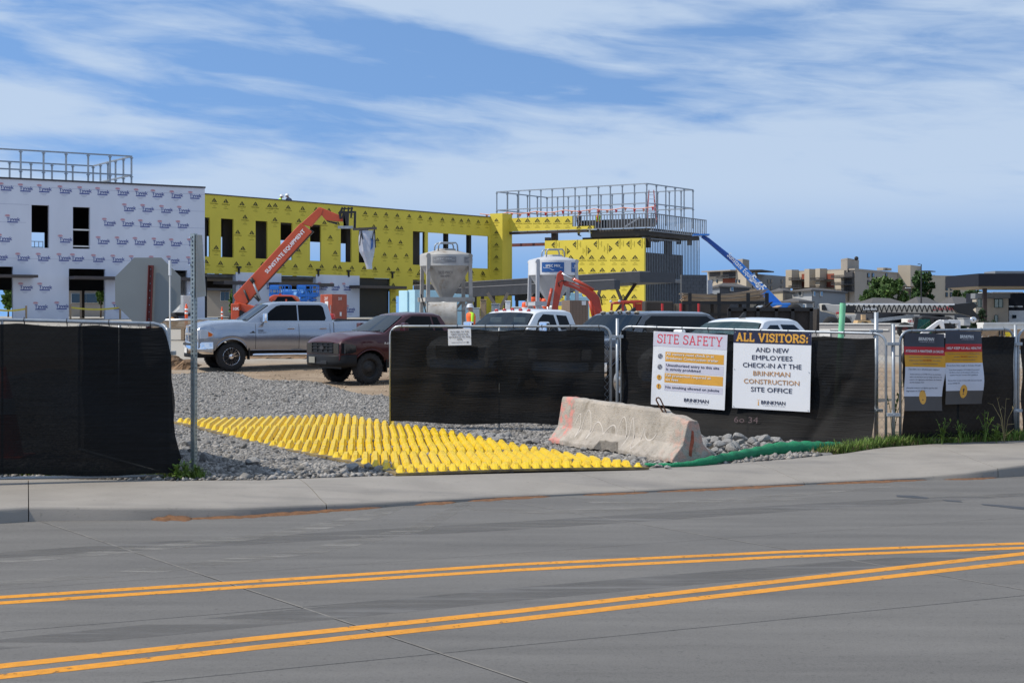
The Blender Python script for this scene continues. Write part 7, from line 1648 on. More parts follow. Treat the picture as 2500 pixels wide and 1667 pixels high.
mb = MB(); poly(mb, [(2063,746),(2090,746),(2084,762),(2066,762)], D0-.5, .3); mb.build('jib_foot', K['black'], t)
mb = MB(); poly(mb, [(2106,749),(2145,749),(2145,760),(2106,760)], D0-.72, .04); mb.build('name_plate', K['black'], t)
mb = MB(); mb.text('Link-Belt', P(2124,757,D0-.75), (1,0,0), (0,0,1), .19, 'CENTER', .02, .95); mb.build('plate_lettering', K['whiteprint'], t)
mb = MB(); mb.text('Link-Belt', P(2304,757.5,D0-.06), (1,0,0), (0,0,1), .26, 'CENTER', .02, 1.1); mb.build('boom_lettering', K['crimson'], t)
mb = MB(); poly(mb, [(2318,744),(2372,738),(2384,746),(2372,756),(2385,770),(2390,781),(2378,776),(2360,770),(2335,764)], D0-.1, .6); mb.build('jib_head', K['black'], t)
mb = MB(); mb.lathe([(.06,-.06),(.21,-.08),(.21,.08),(.06,.06)], tuple(P(2376,781,D0-.4)), 'y', 18); mb.build('sheave', K['alu'], t, smooth=True)
mb = MB(); poly(mb, [(2003,741),(2018,741),(2030,744),(2060,744),(2060,762),(2040,768),(2020,762),(2006,760)], D0, 1.0); mb.build('counterweight_housing', K['cranew'], t, bevel=.05)
mb = MB(); poly(mb, [(2006,744),(2014,744),(2020,757),(2006,758)], D0-.52, .03); mb.build('dark_opening', K['black'], t)
mb = MB(); poly(mb, [(2042,762),(2062,762),(2062,766),(2042,766)], D0-.55, .1); mb.build('red_band', K['red'], t)
mb = MB(); poly(mb, [(2042,767),(2088,767),(2080,787),(2054,788)], D0-.4, 1.0); mb.build('slew_body', K['cranew'], t, bevel=.04); mb = MB(); mb.text('86100', P(2068,781,D0-.92), (1,0,0), (0,0,1), .22, 'CENTER', .02, .8); mb.build('unit_number', K['greyprint'], t)
mb = MB(); mb.bar(P(2125,784,D0), P(2230,771,D0), .22, .22); mb.build('lift_ram', K['galvdull'], t)
mb = MB(); poly(mb, [(2000,789),(2330,789),(2330,800),(2000,800)], D0, 2.4); mb.build('carrier_deck', K['cranew'], t)
for px_ in (2020,2050,2230,2260,2300): 
    c = P(px_,0,D0); mb = MB(); mb.lathe([(.2,-.18),(.48,-.2),(.55,0),(.48,.2),(.2,.18)], (c.x,D0-1.1,gc+.55), 'y', 16); mb.build('tyre', K['rubber'], t, smooth=True)
# flatbed truck with sacks sign, wooden crate, pile
D0 = 88; g_ = ground_at(2230, D0); t = thing('flatbed_truck', 'white flatbed truck body with red lettering behind the skid steer', 'truck', (P(2225,0,D0).x, D0, g_)); mb = MB(); poly(mb, [(2209,778),(2268,778),(2268,792),(2209,792)], D0, 1.6); mb.build('tool_body', K['offwhite'], t, bevel=.03); mb = MB(); poly(mb, [(2178,793.5),(2300,793.5),(2300,797),(2178,797)], D0, 2.0); mb.build('bed', K['offwhite'], t); mb = MB(); poly(mb, [(2185,797.5),(2290,797.5),(2290,806),(2185,806)], D0, 1.8); mb.build('chassis', M('dark_red_frame', (.12,.02,.02), .6), t); mb = MB(); mb.text('SES', P(2224,786.5,D0-.82), (1,0,0), (0,0,1), .13, 'CENTER', .03, 1.6); mb.build('lettering', K['red'], t)
for px_ in (2200,2275): c = P(px_,0,D0); mb = MB(); mb.lathe([(.2,-.14),(.4,-.15),(.45,0),(.4,.15),(.2,.14)], (c.x,D0-.8,g_+.45), 'y', 16); mb.build('tyre', K['rubber'], t, smooth=True)
D0 = 80; g_ = ground_at(2105, D0); t = thing('timber_crate', 'open timber crate with a notched front before the crane', 'crate', (P(2105,0,D0).x, D0, g_)); mb = MB(); poly(mb, [(2087,791),(2090,782),(2121,782),(2123,791),(2118,791),(2112,785),(2100,785),(2094,791)], D0, 1.0); mb.build('notched_front', M('pine_boards', (.50,.34,.17), .8), t); mb = MB(); poly(mb, [(2087,791.5),(2123,791.5),(2123,806),(2087,806)], D0, 1.0); mb.build('box', K['wood'], t); mb = MB(); poly(mb, [(2103,768),(2112,768),(2112,781),(2103,781)], D0+.2, .3); mb.build('upright_carton', M('tan_carton', (.45,.33,.2), .8), t)
# pale wall and pickup tops behind the fence, mint pole
K['greywall'] = M('grey_block_wall', (.30,.29,.285), .85, var=.08, vs=1)
w = Wall.px(1980, 60, 2175, 58); t = thing('site_wall', 'long low grey block wall behind the sign fence', 'wall', tuple(w.p(w.L/2,.3))); mb = MB(); w.box(mb, 0, w.L, .3, w.z(2080,791.5), 0, -.25); mb.build('wall', K['greywall'], t); mb = MB(); w.box(mb, 0, w.L, w.z(2080,791.5), w.z(2080,789), .04, -.29); mb.build('coping', K['offwhite'], t); mb = MB(); w.pbox(mb, 2002, 2028, 803, 830, .01, .05); mb.build('white_panel', K['offwhite'], t); mb = MB(); w.pbox(mb, 2028.5, 2170, 803, 806, .01, .04); mb.build('ledge', K['offwhite'], t)
K['mint'] = M('mint_green_pipe', (.22,.62,.36), .45, var=.1, vs=6, dust=(.9,1.5,.75)); p = P(2058,740,29.5); q = P(2052,840,29.5); mb = MB(); d_ = (q-p).normalized(); mb.tube([p+d_*2.3, p], .058, 12, False); mb.tube([p+d_*.02, p+d_*.3], .052, 12, True); tag(mb.build('mint_pipe', K['mint'], smooth=True), 'slightly leaning mint green pipe standing behind the visitor sign', 'pipe')
w = Wall.px(2400, 62, 2560, 64); t = thing('far_wall', 'low pale concrete wall behind the right end of the fence', 'wall', tuple(w.p(w.L/2,.3))); mb = MB(); w.box(mb, 0, w.L, .3, w.z(2450,792), 0, -.3); mb.build('wall', K['offwhite'], t); mb = MB(); w.box(mb, 0, w.L, w.z(2450,792), w.z(2450,792)+.08, .04, -.34); mb.build('coping', K['offwhite'], t)
# lumber in the gap right of the banners
D0 = 34; t = thing('lumber_bundle', 'bundle of pale lumber with a yellow tag behind the fence corner', 'lumber', (P(2440,0,D0).x, D0, ground_at(2440,D0)))
for k in range(10):
    for j in range(5): mb = MB(); a = P(2385,806+k*5,D0); b = P(2520,806+k*5,D0); mb.box(((a.x+b.x)/2, D0+j*.12, a.z), (b.x-a.x,.10,.038)); mb.build('board', K['wood'], t)
mb = MB(); c = P(2462,816,D0-.07); mb.box(tuple(c), (.14,.01,.09)); mb.build('yellow_tag', M('yellow_tag', (.85,.65,.02), .5), t)
for px_ in (2440,2447): mb = MB(); mb.bar(P(px_,805,D0-.08), P(px_,860,D0-.08), .03, .02); mb.build('strap', K['black'], t)
# ---- skid steer
D0 = 47; gs = ground_at(2290, D0); t = thing('skid_steer', 'skid steer loader with black cab and white lift arms', 'loader', (P(2290,0,D0).x, D0, gs))
K['greenglass'] = glassy('green_cab_glass', (.02,.10,.06), .25, .05)
mb = MB(); poly(mb, [(2236,776),(2240,771),(2296,774),(2305,782),(2318,796),(2318,802),(2300,800),(2246,800)], D0+.2, 1.0); mb.build('cab_roof', K['dark'], t, bevel=.04)
for a, b in (((2238,774),(2231,815)),((2275,776),(2279,815)),((2302,780),(2318,815))):
    for off in (-.35,.75): mb = MB(); mb.bar(P(*a,D0+off), P(*b,D0+off), .10, .08); mb.build('cab_post', K['dark'], t)
mb = MB(); poly(mb, [(2241,779),(2272,779),(2276,815),(2237,815)], D0-.33, .02); mb.build('cab_window', K['greenglass'], t); mb = MB(); poly(mb, [(2280,780),(2300,782),(2314,815),(2281,815)], D0-.33, .02); mb.build('rear_window', K['glass'], t)
mb = MB(); poly(mb, [(2240,818),(2288,783),(2296,780),(2303,785),(2306,803),(2298,803),(2292,792),(2258,820)], D0-.75, .12); mb.build('lift_arm', K['white'], t, bevel=.015); mb = MB(); poly(mb, [(2262,818),(2310,783),(2318,780),(2340,781),(2344,785),(2344,804),(2337,804),(2334,789),(2312,792),(2280,820)], D0+.55, .12); mb.build('lift_arm', K['white'], t, bevel=.015)
mb = MB(); mb.bar(P(2300,785,D0-.7), P(2338,785,D0+.5), .10, .10); mb.build('cross_tube', K['white'], t); mb = MB(); poly(mb, [(2310,797),(2325,790),(2332,800),(2322,803)], D0-.1, .3); mb.build('hydraulic_block', K['black'], t)
mb = MB(); poly(mb, [(2225,815),(2345,812),(2345,850),(2225,850)], D0+.1, 1.1); mb.build('body', K['white'], t, bevel=.05)
for px_ in (2250,2320):
    for off in (-.75,.9): c = P(px_,0,D0); mb = MB(); mb.lathe([(.15,-.14),(.34,-.15),(.39,0),(.34,.15),(.15,.14)], (c.x,D0+off,gs+.39), 'y', 16); mb.build('tyre', K['rubber'], t, smooth=True)
# ---- dirt berm behind the trucks
K['clod'] = M('turned_earth', (.20,.125,.07), .95, var=.25, vs=3, bump=1, bs=12)
mb = MB(); rr = random.Random(31)
def hump(px0, px1, D, h, w_):
    a, b = P(px0,0,D), P(px1,0,D); n = 26; m_ = 9; V = []
    for i in range(n+1):
        for j in range(m_+1):
            u, v = i/n, j/m_*2-1; x = lerp(a.x, b.x, u); y = D+v*w_; zz_ = h*max(0,(1-v*v))*math.sin(math.pi*u)**.6*(.8+.4*math.sin(u*23)*.4)+rr.uniform(-.04,.05); V.append((x+rr.uniform(-.04,.04), y, gz(x,y)-.03+max(0,zz_)))
    k = m_+1; mb.add(V, [(i*k+j, (i+1)*k+j, (i+1)*k+j+1, i*k+j+1) for i in range(n) for j in range(m_)])
hump(330, 480, 47.5, .40, 1.1); tag(mb.build('dirt_mound', K['clod']), 'mound of brown earth in front of the silver pickup nose', 'mound')
mb = MB(); hump(560, 830, 52, .22, 1.0); tag(mb.build('dirt_mound', K['clod']), 'low ridge of earth behind the silver pickup', 'mound')

# ---- caution tape along the wrapped wall
K['tape'] = M('yellow_caution_tape', (.62,.50,.06), .6, var=.1)
for i, (a, b, y0, lab) in enumerate(((-40,48,756,'yellow caution tape across the far left opening'),(155,275,753,'yellow caution tape across the middle wall opening'))):
    t = thing('caution_tape', lab, 'tape', tuple(Ww.p(Ww.s_of((a+b)/2), 1.8, 1.2))); mb = MB(); n = 12; V = []
    for k in range(n+1):
        x = lerp(Ww.s_of(a), Ww.s_of(b), k/n); z = Ww.z((a+b)/2, y0)-.10*math.sin(math.pi*k/n); V += [Ww.p(x, z, 1.2), Ww.p(x, z+.09, 1.2)]
    mb.add(V, [(2*k, 2*k+2, 2*k+3, 2*k+1) for k in range(n)]); mb.build('tape_strip', K['tape'], t)
    for px_ in (a, b): mb = MB(); x = Ww.s_of(px_); Ww.box(mb, x-.04, x+.04, 1.6, Ww.z(px_, y0)+.2, 1.16, 1.24); mb.build('stake', K['wood'], t)
# ------------------------------------------------------------------ far houses, flats, trees
K['tan1'] = M('tan_brick', (.42,.36,.28), .85, var=.06, vs=.5); K['tan2'] = M('grey_tan_brick', (.30,.265,.225), .85, var=.06, vs=.5)
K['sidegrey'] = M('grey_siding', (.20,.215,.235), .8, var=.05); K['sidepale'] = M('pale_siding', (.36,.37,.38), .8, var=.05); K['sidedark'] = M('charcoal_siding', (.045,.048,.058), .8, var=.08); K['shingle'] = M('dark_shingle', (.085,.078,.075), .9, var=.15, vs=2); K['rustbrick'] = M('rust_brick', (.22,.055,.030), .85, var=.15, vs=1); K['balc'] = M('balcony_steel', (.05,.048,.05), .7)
def block(t, a, c, b, pyt, zb, m, nm='wall', cap=True, capm=None):     # corner block: left end, near corner, right end as (px, D); top given at the corner
    A, C, B = P(a[0],0,a[1]), P(c[0],0,c[1]), P(b[0],0,b[1]); zt = H-(pyt-YH)/F*c[1]; bk_ = A+B-C
    mb = MB(); mb.prism([(q.x,q.y,zb) for q in (A,C,B,bk_)], (0,0,zt-zb)); mb.build(nm, m, t)
    if cap:
        ce = (A+B+C+bk_)/4; mb = MB(); mb.prism([((q.x-ce.x)*1.01+ce.x,(q.y-ce.y)*1.01+ce.y,zt) for q in (A,C,B,bk_)], (0,0,.25)); mb.build('parapet', capm or m, t)
    return Wall(A.xy, C.xy), Wall(C.xy, B.xy), zt
def win(t, w, px0, px1, py0, py1, sill=True, m=None):
    mb = MB(); w.pbox(mb, px0, px1, py0, py1, .03, .12); f = mb.build('window', K['sidedark'] if m is None else m, t); q = (px1-px0)*.12; r_ = (py1-py0)*.08
    mb = MB(); w.pbox(mb, px0+q, px1-q, py0+r_, py1-r_, .12, .14); mb.build('pane', K['pane'], f)
def balcony(t, w, px0, px1, py0, py1, dep=1.6):
    mb = MB(); w.pbox(mb, px0, px1, py1, py1+2, .0, dep); b_ = mb.build('balcony', K['balc'], t); mb = MB(); w.pbox(mb, px0, px1, py0, py0+1, dep-.1, dep)
    n = max(3, int((px1-px0)/3))
    for k in range(n+1): x = lerp(px0, px1-.6, k/n); w.pbox(mb, x, x+.6, py0+1, py1, dep-.1, dep)
    mb.build('railing', K['balc'], b_)
Dz = 230.0
t = thing('apartment_block', 'stepped tan apartment block behind the blue boom', 'building', tuple(P(1790,0,Dz).xy)+(1,))
w1, w2, _ = block(t, (1727,238), (1822,228), (1850,236), 662, 1, K['tan1']); block(t, (1796,236), (1813,232), (1829,237), 636, 4, K['tan2'], 'stair_tower')
mb = MB(); w1.pbox(mb, 1733, 1758.5, 663.5, 675, -.3, .04); mb.build('loggia', K['balc'], t); mb = MB(); w1.pbox(mb, 1765, 1796, 663.5, 675, -.3, .04); mb.build('loggia', K['balc'], t); mb = MB(); w1.pbox(mb, 1765, 1795, 679, 691, -.3, .05); mb.build('loggia', K['rustbrick'], t)
mb = MB(); w1.pbox(mb, 1729, 1800, 660.5, 663, .0, 1.2); mb.build('roof_slab', K['tan2'], t); balcony(t, w1, 1764, 1796, 672, 678, 1.2)
for a in (1738,1750,1797,1804): win(t, w1, a, a+3, 683, 690)
mb = MB(); w2.pbox(mb, 1826, 1858, 660.5, 663.5, -.5, 2.0); mb.build('roof_slab', K['balc'], t)
for y in (665, 680, 695): win(t, w2, 1836, 1842, y, y+8)
t = thing('apartment_block', 'dark grey shaded apartment block between the two tan ones', 'building', tuple(P(1890,0,Dz+10).xy)+(1,)); w1, w2, _ = block(t, (1846,236), (1849,235), (1930,252), 673, 1, K['sidegrey'])
for x in (1873,1880,1906): 
    for y in (682, 698): win(t, w2, x, x+4, y, y+9, m=K['sidegrey'])
t = thing('apartment_block', 'largest tan apartment block with rust balconies and a stair tower', 'building', tuple(P(2080,0,Dz).xy)+(1,))
w1, w2, _ = block(t, (1938,240), (2087,226), (2252,262), 659.5, 1, K['tan2']); mb = MB(); w1.pbox(mb, 1938, 2064, 663, 720, .02, .25); mb.build('lit_facade', K['tan1'], t)  # sunlight put into the colour: left face paler than the shaded side
block(t, (2053,232), (2069,227), (2097,236), 634, 4, K['tan2'], 'stair_tower'); mb = MB(); c = P(2091,631,231); mb.lathe([(.0,-.1),(.25,-.06),(.32,.03)], tuple(c), 'y', 14); mb.build('dish_antenna', K['dark'], t, smooth=True)
for a, b, y0 in ((1938,1953,659),(1984,1996,657),(2011,2022,656)): mb = MB(); w1.pbox(mb, a, b, y0, 702, .2, 1.5); mb.build('projecting_bay', K['tan1'], t)
for a, b in ((1961,1983),(2014,2040)):
    for y in (668.5, 688): mb = MB(); w1.pbox(mb, a, b, y, y+15.5, .1, .3); mb.build('loggia', K['rustbrick'], t); balcony(t, w1, a-9, b, y+9, y+14, 2.0)
for a in (1995,2005,2044,2049):
    for y in (671, 688): win(t, w1, a, a+2.6, y, y+10)
for y in (664, 681, 698): mb = MB(); w1.pbox(mb, 2066, 2086, y, y+12, .1, .35); mb.build('loggia', K['balc'], t); balcony(t, w1, 2056, 2086, y+8, y+13, 2.0)
for x in (2117,2128,2161): 
    for y in (667, 684): win(t, w2, x, x+5, y, y+11)
mb = MB(); w2.pbox(mb, 2192, 2219, 649, 700, .0, 2.0); mb.build('end_tower', K['tan1'], t); mb = MB(); w2.pbox(mb, 2208, 2224, 662, 664, 2.0, 4.0); mb.build('bracket', K['balc'], t)
for a, b in ((2172,2182),(2177,2192)): mb = MB(); w2.pbox(mb, a, b, 654, 660, -2.0, -1.0); mb.build('roof_unit', K['tan1'], t)
t = thing('apartment_block', 'lower tan apartment block between the trees at the right', 'building', tuple(P(2310,0,250).xy)+(1,)); w1, w2, _ = block(t, (2262,262), (2270,250), (2372,254), 676, 1, K['tan1'])
for x in (2308,2319):
    for y in (682, 698, 714): win(t, w2, x, x+5, y, y+11)
mb = MB(); w2.pbox(mb, 2286, 2299, 671, 676, -3, -1.5); mb.build('roof_unit', K['sidegrey'], t)
# houses with hip roofs
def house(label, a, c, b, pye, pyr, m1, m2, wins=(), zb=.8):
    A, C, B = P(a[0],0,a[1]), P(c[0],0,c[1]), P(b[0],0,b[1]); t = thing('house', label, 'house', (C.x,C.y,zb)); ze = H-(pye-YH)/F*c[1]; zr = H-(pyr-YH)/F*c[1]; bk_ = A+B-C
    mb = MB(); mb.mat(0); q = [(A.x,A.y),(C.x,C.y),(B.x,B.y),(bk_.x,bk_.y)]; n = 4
    V = [(x,y,zb) for x, y in q]+[(x,y,ze) for x, y in q]; mb.add(V, [(0,1,5,4)]); mb.mat(1).add(V, [(1,2,6,5),(2,3,7,6),(3,0,4,7)]); mb.build('wall', [m1, m2], t)  # left wall paler, the rest darker: sun and shade put into the colours
    ce = (A+C+B+bk_)/4; e = [((x-ce.x)*1.10+ce.x, (y-ce.y)*1.10+ce.y, ze-.05) for x, y in q]
    r0 = (Vector(e[0])+Vector(e[1]))/2; r1 = (Vector(e[2])+Vector(e[3]))/2; a0 = r0.lerp(r1,.28); a1 = r0.lerp(r1,.72); a0.z = a1.z = zr
    mb = MB(); mb.add(e+[a0,a1], [(0,1,4),(1,2,5,4),(2,3,5),(3,0,4,5)]); mb.add([(x,y,z-.12) for x,y,z in e], [(3,2,1,0)]); mb.add(e+[(x,y,z-.12) for x,y,z in e], [(k,4+k,4+(k+1) % 4,(k+1) % 4) for k in range(4)]); mb.build('roof', K['shingle'], t)
    W1, W2 = Wall(A.xy, C.xy), Wall(C.xy, B.xy)
    for s_, x0, x1, y0, y1 in wins: win(t, W1 if s_ == 0 else W2, x0, x1, y0, y1, m=K['offwhite'])
    return t
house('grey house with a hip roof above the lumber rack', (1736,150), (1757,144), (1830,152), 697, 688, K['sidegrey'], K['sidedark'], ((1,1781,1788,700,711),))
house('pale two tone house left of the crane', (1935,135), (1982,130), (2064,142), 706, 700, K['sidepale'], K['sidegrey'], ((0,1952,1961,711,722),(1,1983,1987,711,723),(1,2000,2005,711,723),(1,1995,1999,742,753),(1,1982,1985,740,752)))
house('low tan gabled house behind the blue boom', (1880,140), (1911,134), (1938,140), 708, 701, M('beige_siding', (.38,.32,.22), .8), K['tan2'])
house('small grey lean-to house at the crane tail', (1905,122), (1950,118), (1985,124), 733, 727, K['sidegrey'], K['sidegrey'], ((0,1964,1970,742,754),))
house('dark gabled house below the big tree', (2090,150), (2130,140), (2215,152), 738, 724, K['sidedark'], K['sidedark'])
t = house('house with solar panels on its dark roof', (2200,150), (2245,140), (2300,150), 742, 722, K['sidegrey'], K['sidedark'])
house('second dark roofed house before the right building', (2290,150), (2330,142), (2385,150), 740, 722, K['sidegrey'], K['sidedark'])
# modern building with canopy
D0 = 125; t = thing('modern_building', 'charcoal roofed modern building with tan brick bays at the right edge', 'building', tuple(P(2440,0,D0).xy)+(.8,))
K['charroof'] = M('charcoal_metal_fascia', (.017,.019,.028), .7, var=.06, spec=.2); 
mb = MB(); poly(mb, [(2347,671.5),(2600,671.5),(2600,701),(2347,701)], D0-3, 9); mb.build('canopy_fascia', K['charroof'], t); mb = MB(); poly(mb, [(2350,701.3),(2600,701.3),(2600,706),(2360,706)], D0-2.5, 7.5); mb.build('canopy_soffit', K['tan1'], t)
mb = MB(); poly(mb, [(2416,663),(2600,663),(2600,671),(2416,671)], D0+4, 3); mb.build('upper_roof', K['sidegrey'], t); mb = MB(); mb.bar(P(2404,704,D0-6), P(2404,795,D0-6), .28, .28); mb.build('canopy_column', K['brownsteel'], t)
mb = MB(); poly(mb, [(2384,716),(2600,716),(2600,800),(2384,800)], D0+6, 6); mb.build('main_wall', K['charroof'], t)
mb = MB(); poly(mb, [(2385,729),(2450,729),(2450,797),(2385,797)], D0+1.6, 2.5); mb.build('brick_bay', M('pale_tan_brick', (.46,.41,.34), .85, var=.05), t); mb = MB(); poly(mb, [(2383,716),(2452,716),(2452,728.5),(2383,728.5)], D0+1.5, 3); mb.build('bay_cornice', K['sidegrey'], t); mb = MB(); poly(mb, [(2406,713.5),(2478,713.5),(2478,716),(2406,716)], D0+1, 4); mb.build('white_coping', K['white'], t)
for x0, x1, y0, y1 in ((2387,2403,729.5,751),(2428,2448,729.5,751),(2428,2436,769,792),(2366,2384,737,752)):
    mb = MB(); poly(mb, [(x0,y0),(x1,y0),(x1,y1),(x0,y1)], D0+.25, .15); f = mb.build('window', M('teal_frame%d' % x0, (.03,.07,.07), .6), t)
    n = 2 if x1-x0 > 10 else 1
    for k in range(n): 
        a, b = lerp(x0,x1,k/n)+1.2, lerp(x0,x1,(k+1)/n)-1.2; mb = MB(); poly(mb, [(a,y0+1.2),(b,y0+1.2),(b,y1-1.2),(a,y1-1.2)], D0+.15, .05); mb.build('pane', M('pale_blind_pane%d%d' % (x0,k), (.33,.40,.38), .15), f)
mb = MB(); poly(mb, [(2462,758),(2500,758),(2500,792),(2462,792)], D0+2.8, .3); mb.build('white_door_panel', K['white'], t); mb = MB(); poly(mb, [(2472,769),(2481,769),(2481,777),(2472,777)], D0+2.6, .1); mb.build('small_window', K['glass'], t)
for x in (2466,2487): mb = MB(); poly(mb, [(x-6,748),(x-5,746.5),(x+5,746.5),(x+6,748.5),(x+6,750),(x-6,750)], D0+2.5, .8); mb.build('lamp_shade', K['white'], t)
D0 = 110; mb = MB(); poly(mb, [(2345,778),(2362,778),(2362,795),(2345,795)], D0, 1.5); t = thing('utility_cabinet', 'pale blue cabinet beside the crane tip', 'cabinet', tuple(P(2353,795,D0))); mb.build('box', K['sidepale'], t, bevel=.05); mb = MB(); poly(mb, [(2344,776),(2363,776),(2363,777.8),(2344,777.8)], D0, 1.6); mb.build('lid', K['sidepale'], t)
# buildings seen through the ground floor of the wrapped and yellow wings
def back_house(label, px0, px1, pyt, pyb, D, zb, m, roof, wn):
    t = thing('low_building', label, 'building', tuple(P((px0+px1)/2,0,D).xy)+(zb,)); mb = MB(); poly(mb, [(px0,pyt),(px1,pyt),(px1,pyb),(px0,pyb)], D+3, 6); mb.build('wall', m, t); mb = MB(); poly(mb, [(px0-6,pyt-7),(px1+6,pyt-7),(px1+6,pyt-.2),(px0-6,pyt-.2)], D+3, 7.5); mb.build('roof', roof, t)
    for a, b, c_, d_ in wn: mb = MB(); poly(mb, [(a,c_),(b,c_),(b,d_),(a,d_)], D-.05, .12); f = mb.build('window', K['offwhite'], t); mb = MB(); poly(mb, [(a+1,c_+1),((a+b)/2-.5,c_+1),((a+b)/2-.5,d_-1),(a+1,d_-1)], D-.15, .06); mb.build('pane', K['pane'], f); mb = MB(); poly(mb, [((a+b)/2+.5,c_+1),(b-1,c_+1),(b-1,d_-1),((a+b)/2+.5,d_-1)], D-.15, .06); mb.build('pane', K['pane'], f)
back_house('low tan building seen through the wrapped wing opening', 150, 300, 703, 790, 130, 1.4, K['tan2'], K['sidedark'], ((174,247,716,740),))
back_house('low house seen through the yellow ground floor bay', 520, 590, 711, 790, 140, 1.4, K['tan2'], K['sidedark'], ((538,560,712,735),))
# ---- trees
def leaf_mat(nm, c): 
    mt = island(M(nm, c, .6, var=.25, vs=.6, spec=.3), .55, 1.5); return mt
K['leafA'] = leaf_mat('summer_leaves', (.065,.115,.028)); K['leafB'] = leaf_mat('dark_leaves', (.038,.075,.022)); K['leafC'] = leaf_mat('young_leaves', (.085,.16,.03)); K['leafD'] = leaf_mat('dark_conifer', (.022,.045,.020))
def tree(label, px, D, pyt, hw_px, zb, mat, seed, n=2600, leaf=.35, shape='round', lo=.28, name='tree', grp='trees beyond the site'):
    r_ = np.random.default_rng(seed); c = P(px, 0, D); zt = H-(pyt-YH)/F*D; h = zt-zb; rx = hw_px/F*D; t = thing(name, label, 'tree', (c.x, c.y, zb), 0, grp)
    mb = MB(); mb.tube([(0,0,0),(.05*h*.1,0,h*.25),(-.02*h,.0,h*.55),(.0,.02*h,h*.8)], [h*.028,h*.022,h*.014,h*.005], 8)
    for k in range(7):
        a = k*2.4+seed; z0 = h*lerp(.25,.6,k/7); mb.tube([(0,0,z0),(math.cos(a)*rx*.4,math.sin(a)*rx*.4,z0+h*.13),(math.cos(a)*rx*.75,math.sin(a)*rx*.75,z0+h*.2)], [h*.012,h*.008,h*.003], 6)
    mb.build('trunk', K['bark'], t, local=True, smooth=True)
    cl = []
    while len(cl) < 46:
        p = r_.uniform(-1, 1, 3)
        if np.linalg.norm(p) > 1: continue
        f = (p[2]+1)/2; w_ = 1 if shape == 'round' else (1-.78*f if shape == 'cone' else .75+.25*math.sin(f*3.1)); cl.append((p[0]*rx*w_*.88, p[1]*rx*w_*.88, h*lerp(lo+.08, .94, f), rx*r_.uniform(.16,.34)*(w_ if shape == 'cone' else 1)))
    ci = r_.integers(0, len(cl), n); C = np.array(cl)[ci]; dv = r_.normal(size=(n,3)); dv /= np.linalg.norm(dv, axis=1)[:,None]; pos = C[:,:3]+dv*C[:,3:4]*r_.uniform(.35,1.05,(n,1))
    a = r_.normal(size=(n,3)); a /= np.linalg.norm(a,axis=1)[:,None]; b = np.cross(a, r_.normal(size=(n,3))); b /= np.linalg.norm(b,axis=1)[:,None]; s_ = leaf*r_.uniform(.6,1.3,(n,1))
    V = np.stack((pos-a*s_*.5, pos+b*s_*.32, pos+a*s_*.5, pos-b*s_*.32), 1).reshape(-1,3)
    me = bpy.data.meshes.new('crown'); me.from_pydata(V.tolist(), [], [(4*i,4*i+1,4*i+2,4*i+3) for i in range(n)]); me.materials.append(mat); o = bpy.data.objects.new('crown', me); COL.objects.link(o); o.parent = t; return t
tree('broad leafy tree before the largest apartment block', 2165, 178, 668, 50, 1, K['leafA'], 1, 8500, .5, lo=.12)
tree('tall dark tree between the tan apartment blocks', 2252, 182, 660, 36, 1, K['leafB'], 2, 6500, .5, lo=.10)
tree('rounded tree left of the charcoal roof', 2335, 175, 686, 20, 1, K['leafB'], 3, 2200, .55, 'cone', lo=.10)
tree('dark tree under the charcoal canopy', 2375, 170, 704, 30, 1, K['leafB'], 4, 2600, .5, lo=.08)
tree('dark tree top half hidden by the right roof', 2120, 176, 700, 22, 1, K['leafA'], 9, 1800, .5, lo=.1)
tree('slim young tree seen through the wrapped wing opening', 246, 100, 682, 9, 1.8, K['leafC'], 5, 900, .3, lo=.25, shape='col')
tree('leafy tree seen through the first yellow bay', 572, 112, 695, 17, 1.6, K['leafC'], 6, 1800, .35, 'cone', lo=.1)
tree('round tree seen through the second yellow bay', 752, 130, 698, 17, 1.6, K['leafA'], 7, 1600, .45, lo=.15)
tree('tree seen behind the column at the far left', 20, 110, 690, 14, 1.6, K['leafC'], 8, 900, .35, lo=.2)
tree('thin ornamental tree before the tan brick bay', 2398, 118, 752, 10, .8, K['leafD'], 11, 160, .3, lo=.3)
for i, (px_, w_) in enumerate(((2350,7),(2378,9),(2410,8),(2425,6),(2392,6))):
    tree(('first','second','third','fourth','fifth')[i]+' low shrub from the left before the modern building', px_, 112, 783-(i % 2)*3, w_, .8, K['leafD'], 20+i, 320, .3, lo=.05, name='shrub', grp='shrubs before the modern building')
# street light poles
for i, (px_, pyt, D) in enumerate(((2222,703,150),(2249,645,140))):
    p = P(px_, pyt, D); t = thing('light_pole', ('short dark light pole with a white head before the trees','tall thin dark pole before the trees')[i], 'light pole', (p.x,p.y,.9)); mb = MB(); mb.tube([(p.x,p.y,.9),(p.x,p.y,p.z)], [.08,.045], 8); mb.build('pole', K['dark'], t); mb = MB(); mb.box((p.x-.2,p.y,p.z), (.5,.25,.08) if i == 0 else (.2,.2,.06)); mb.build('lamp_head', K['offwhite'] if i == 0 else K['dark'], t)

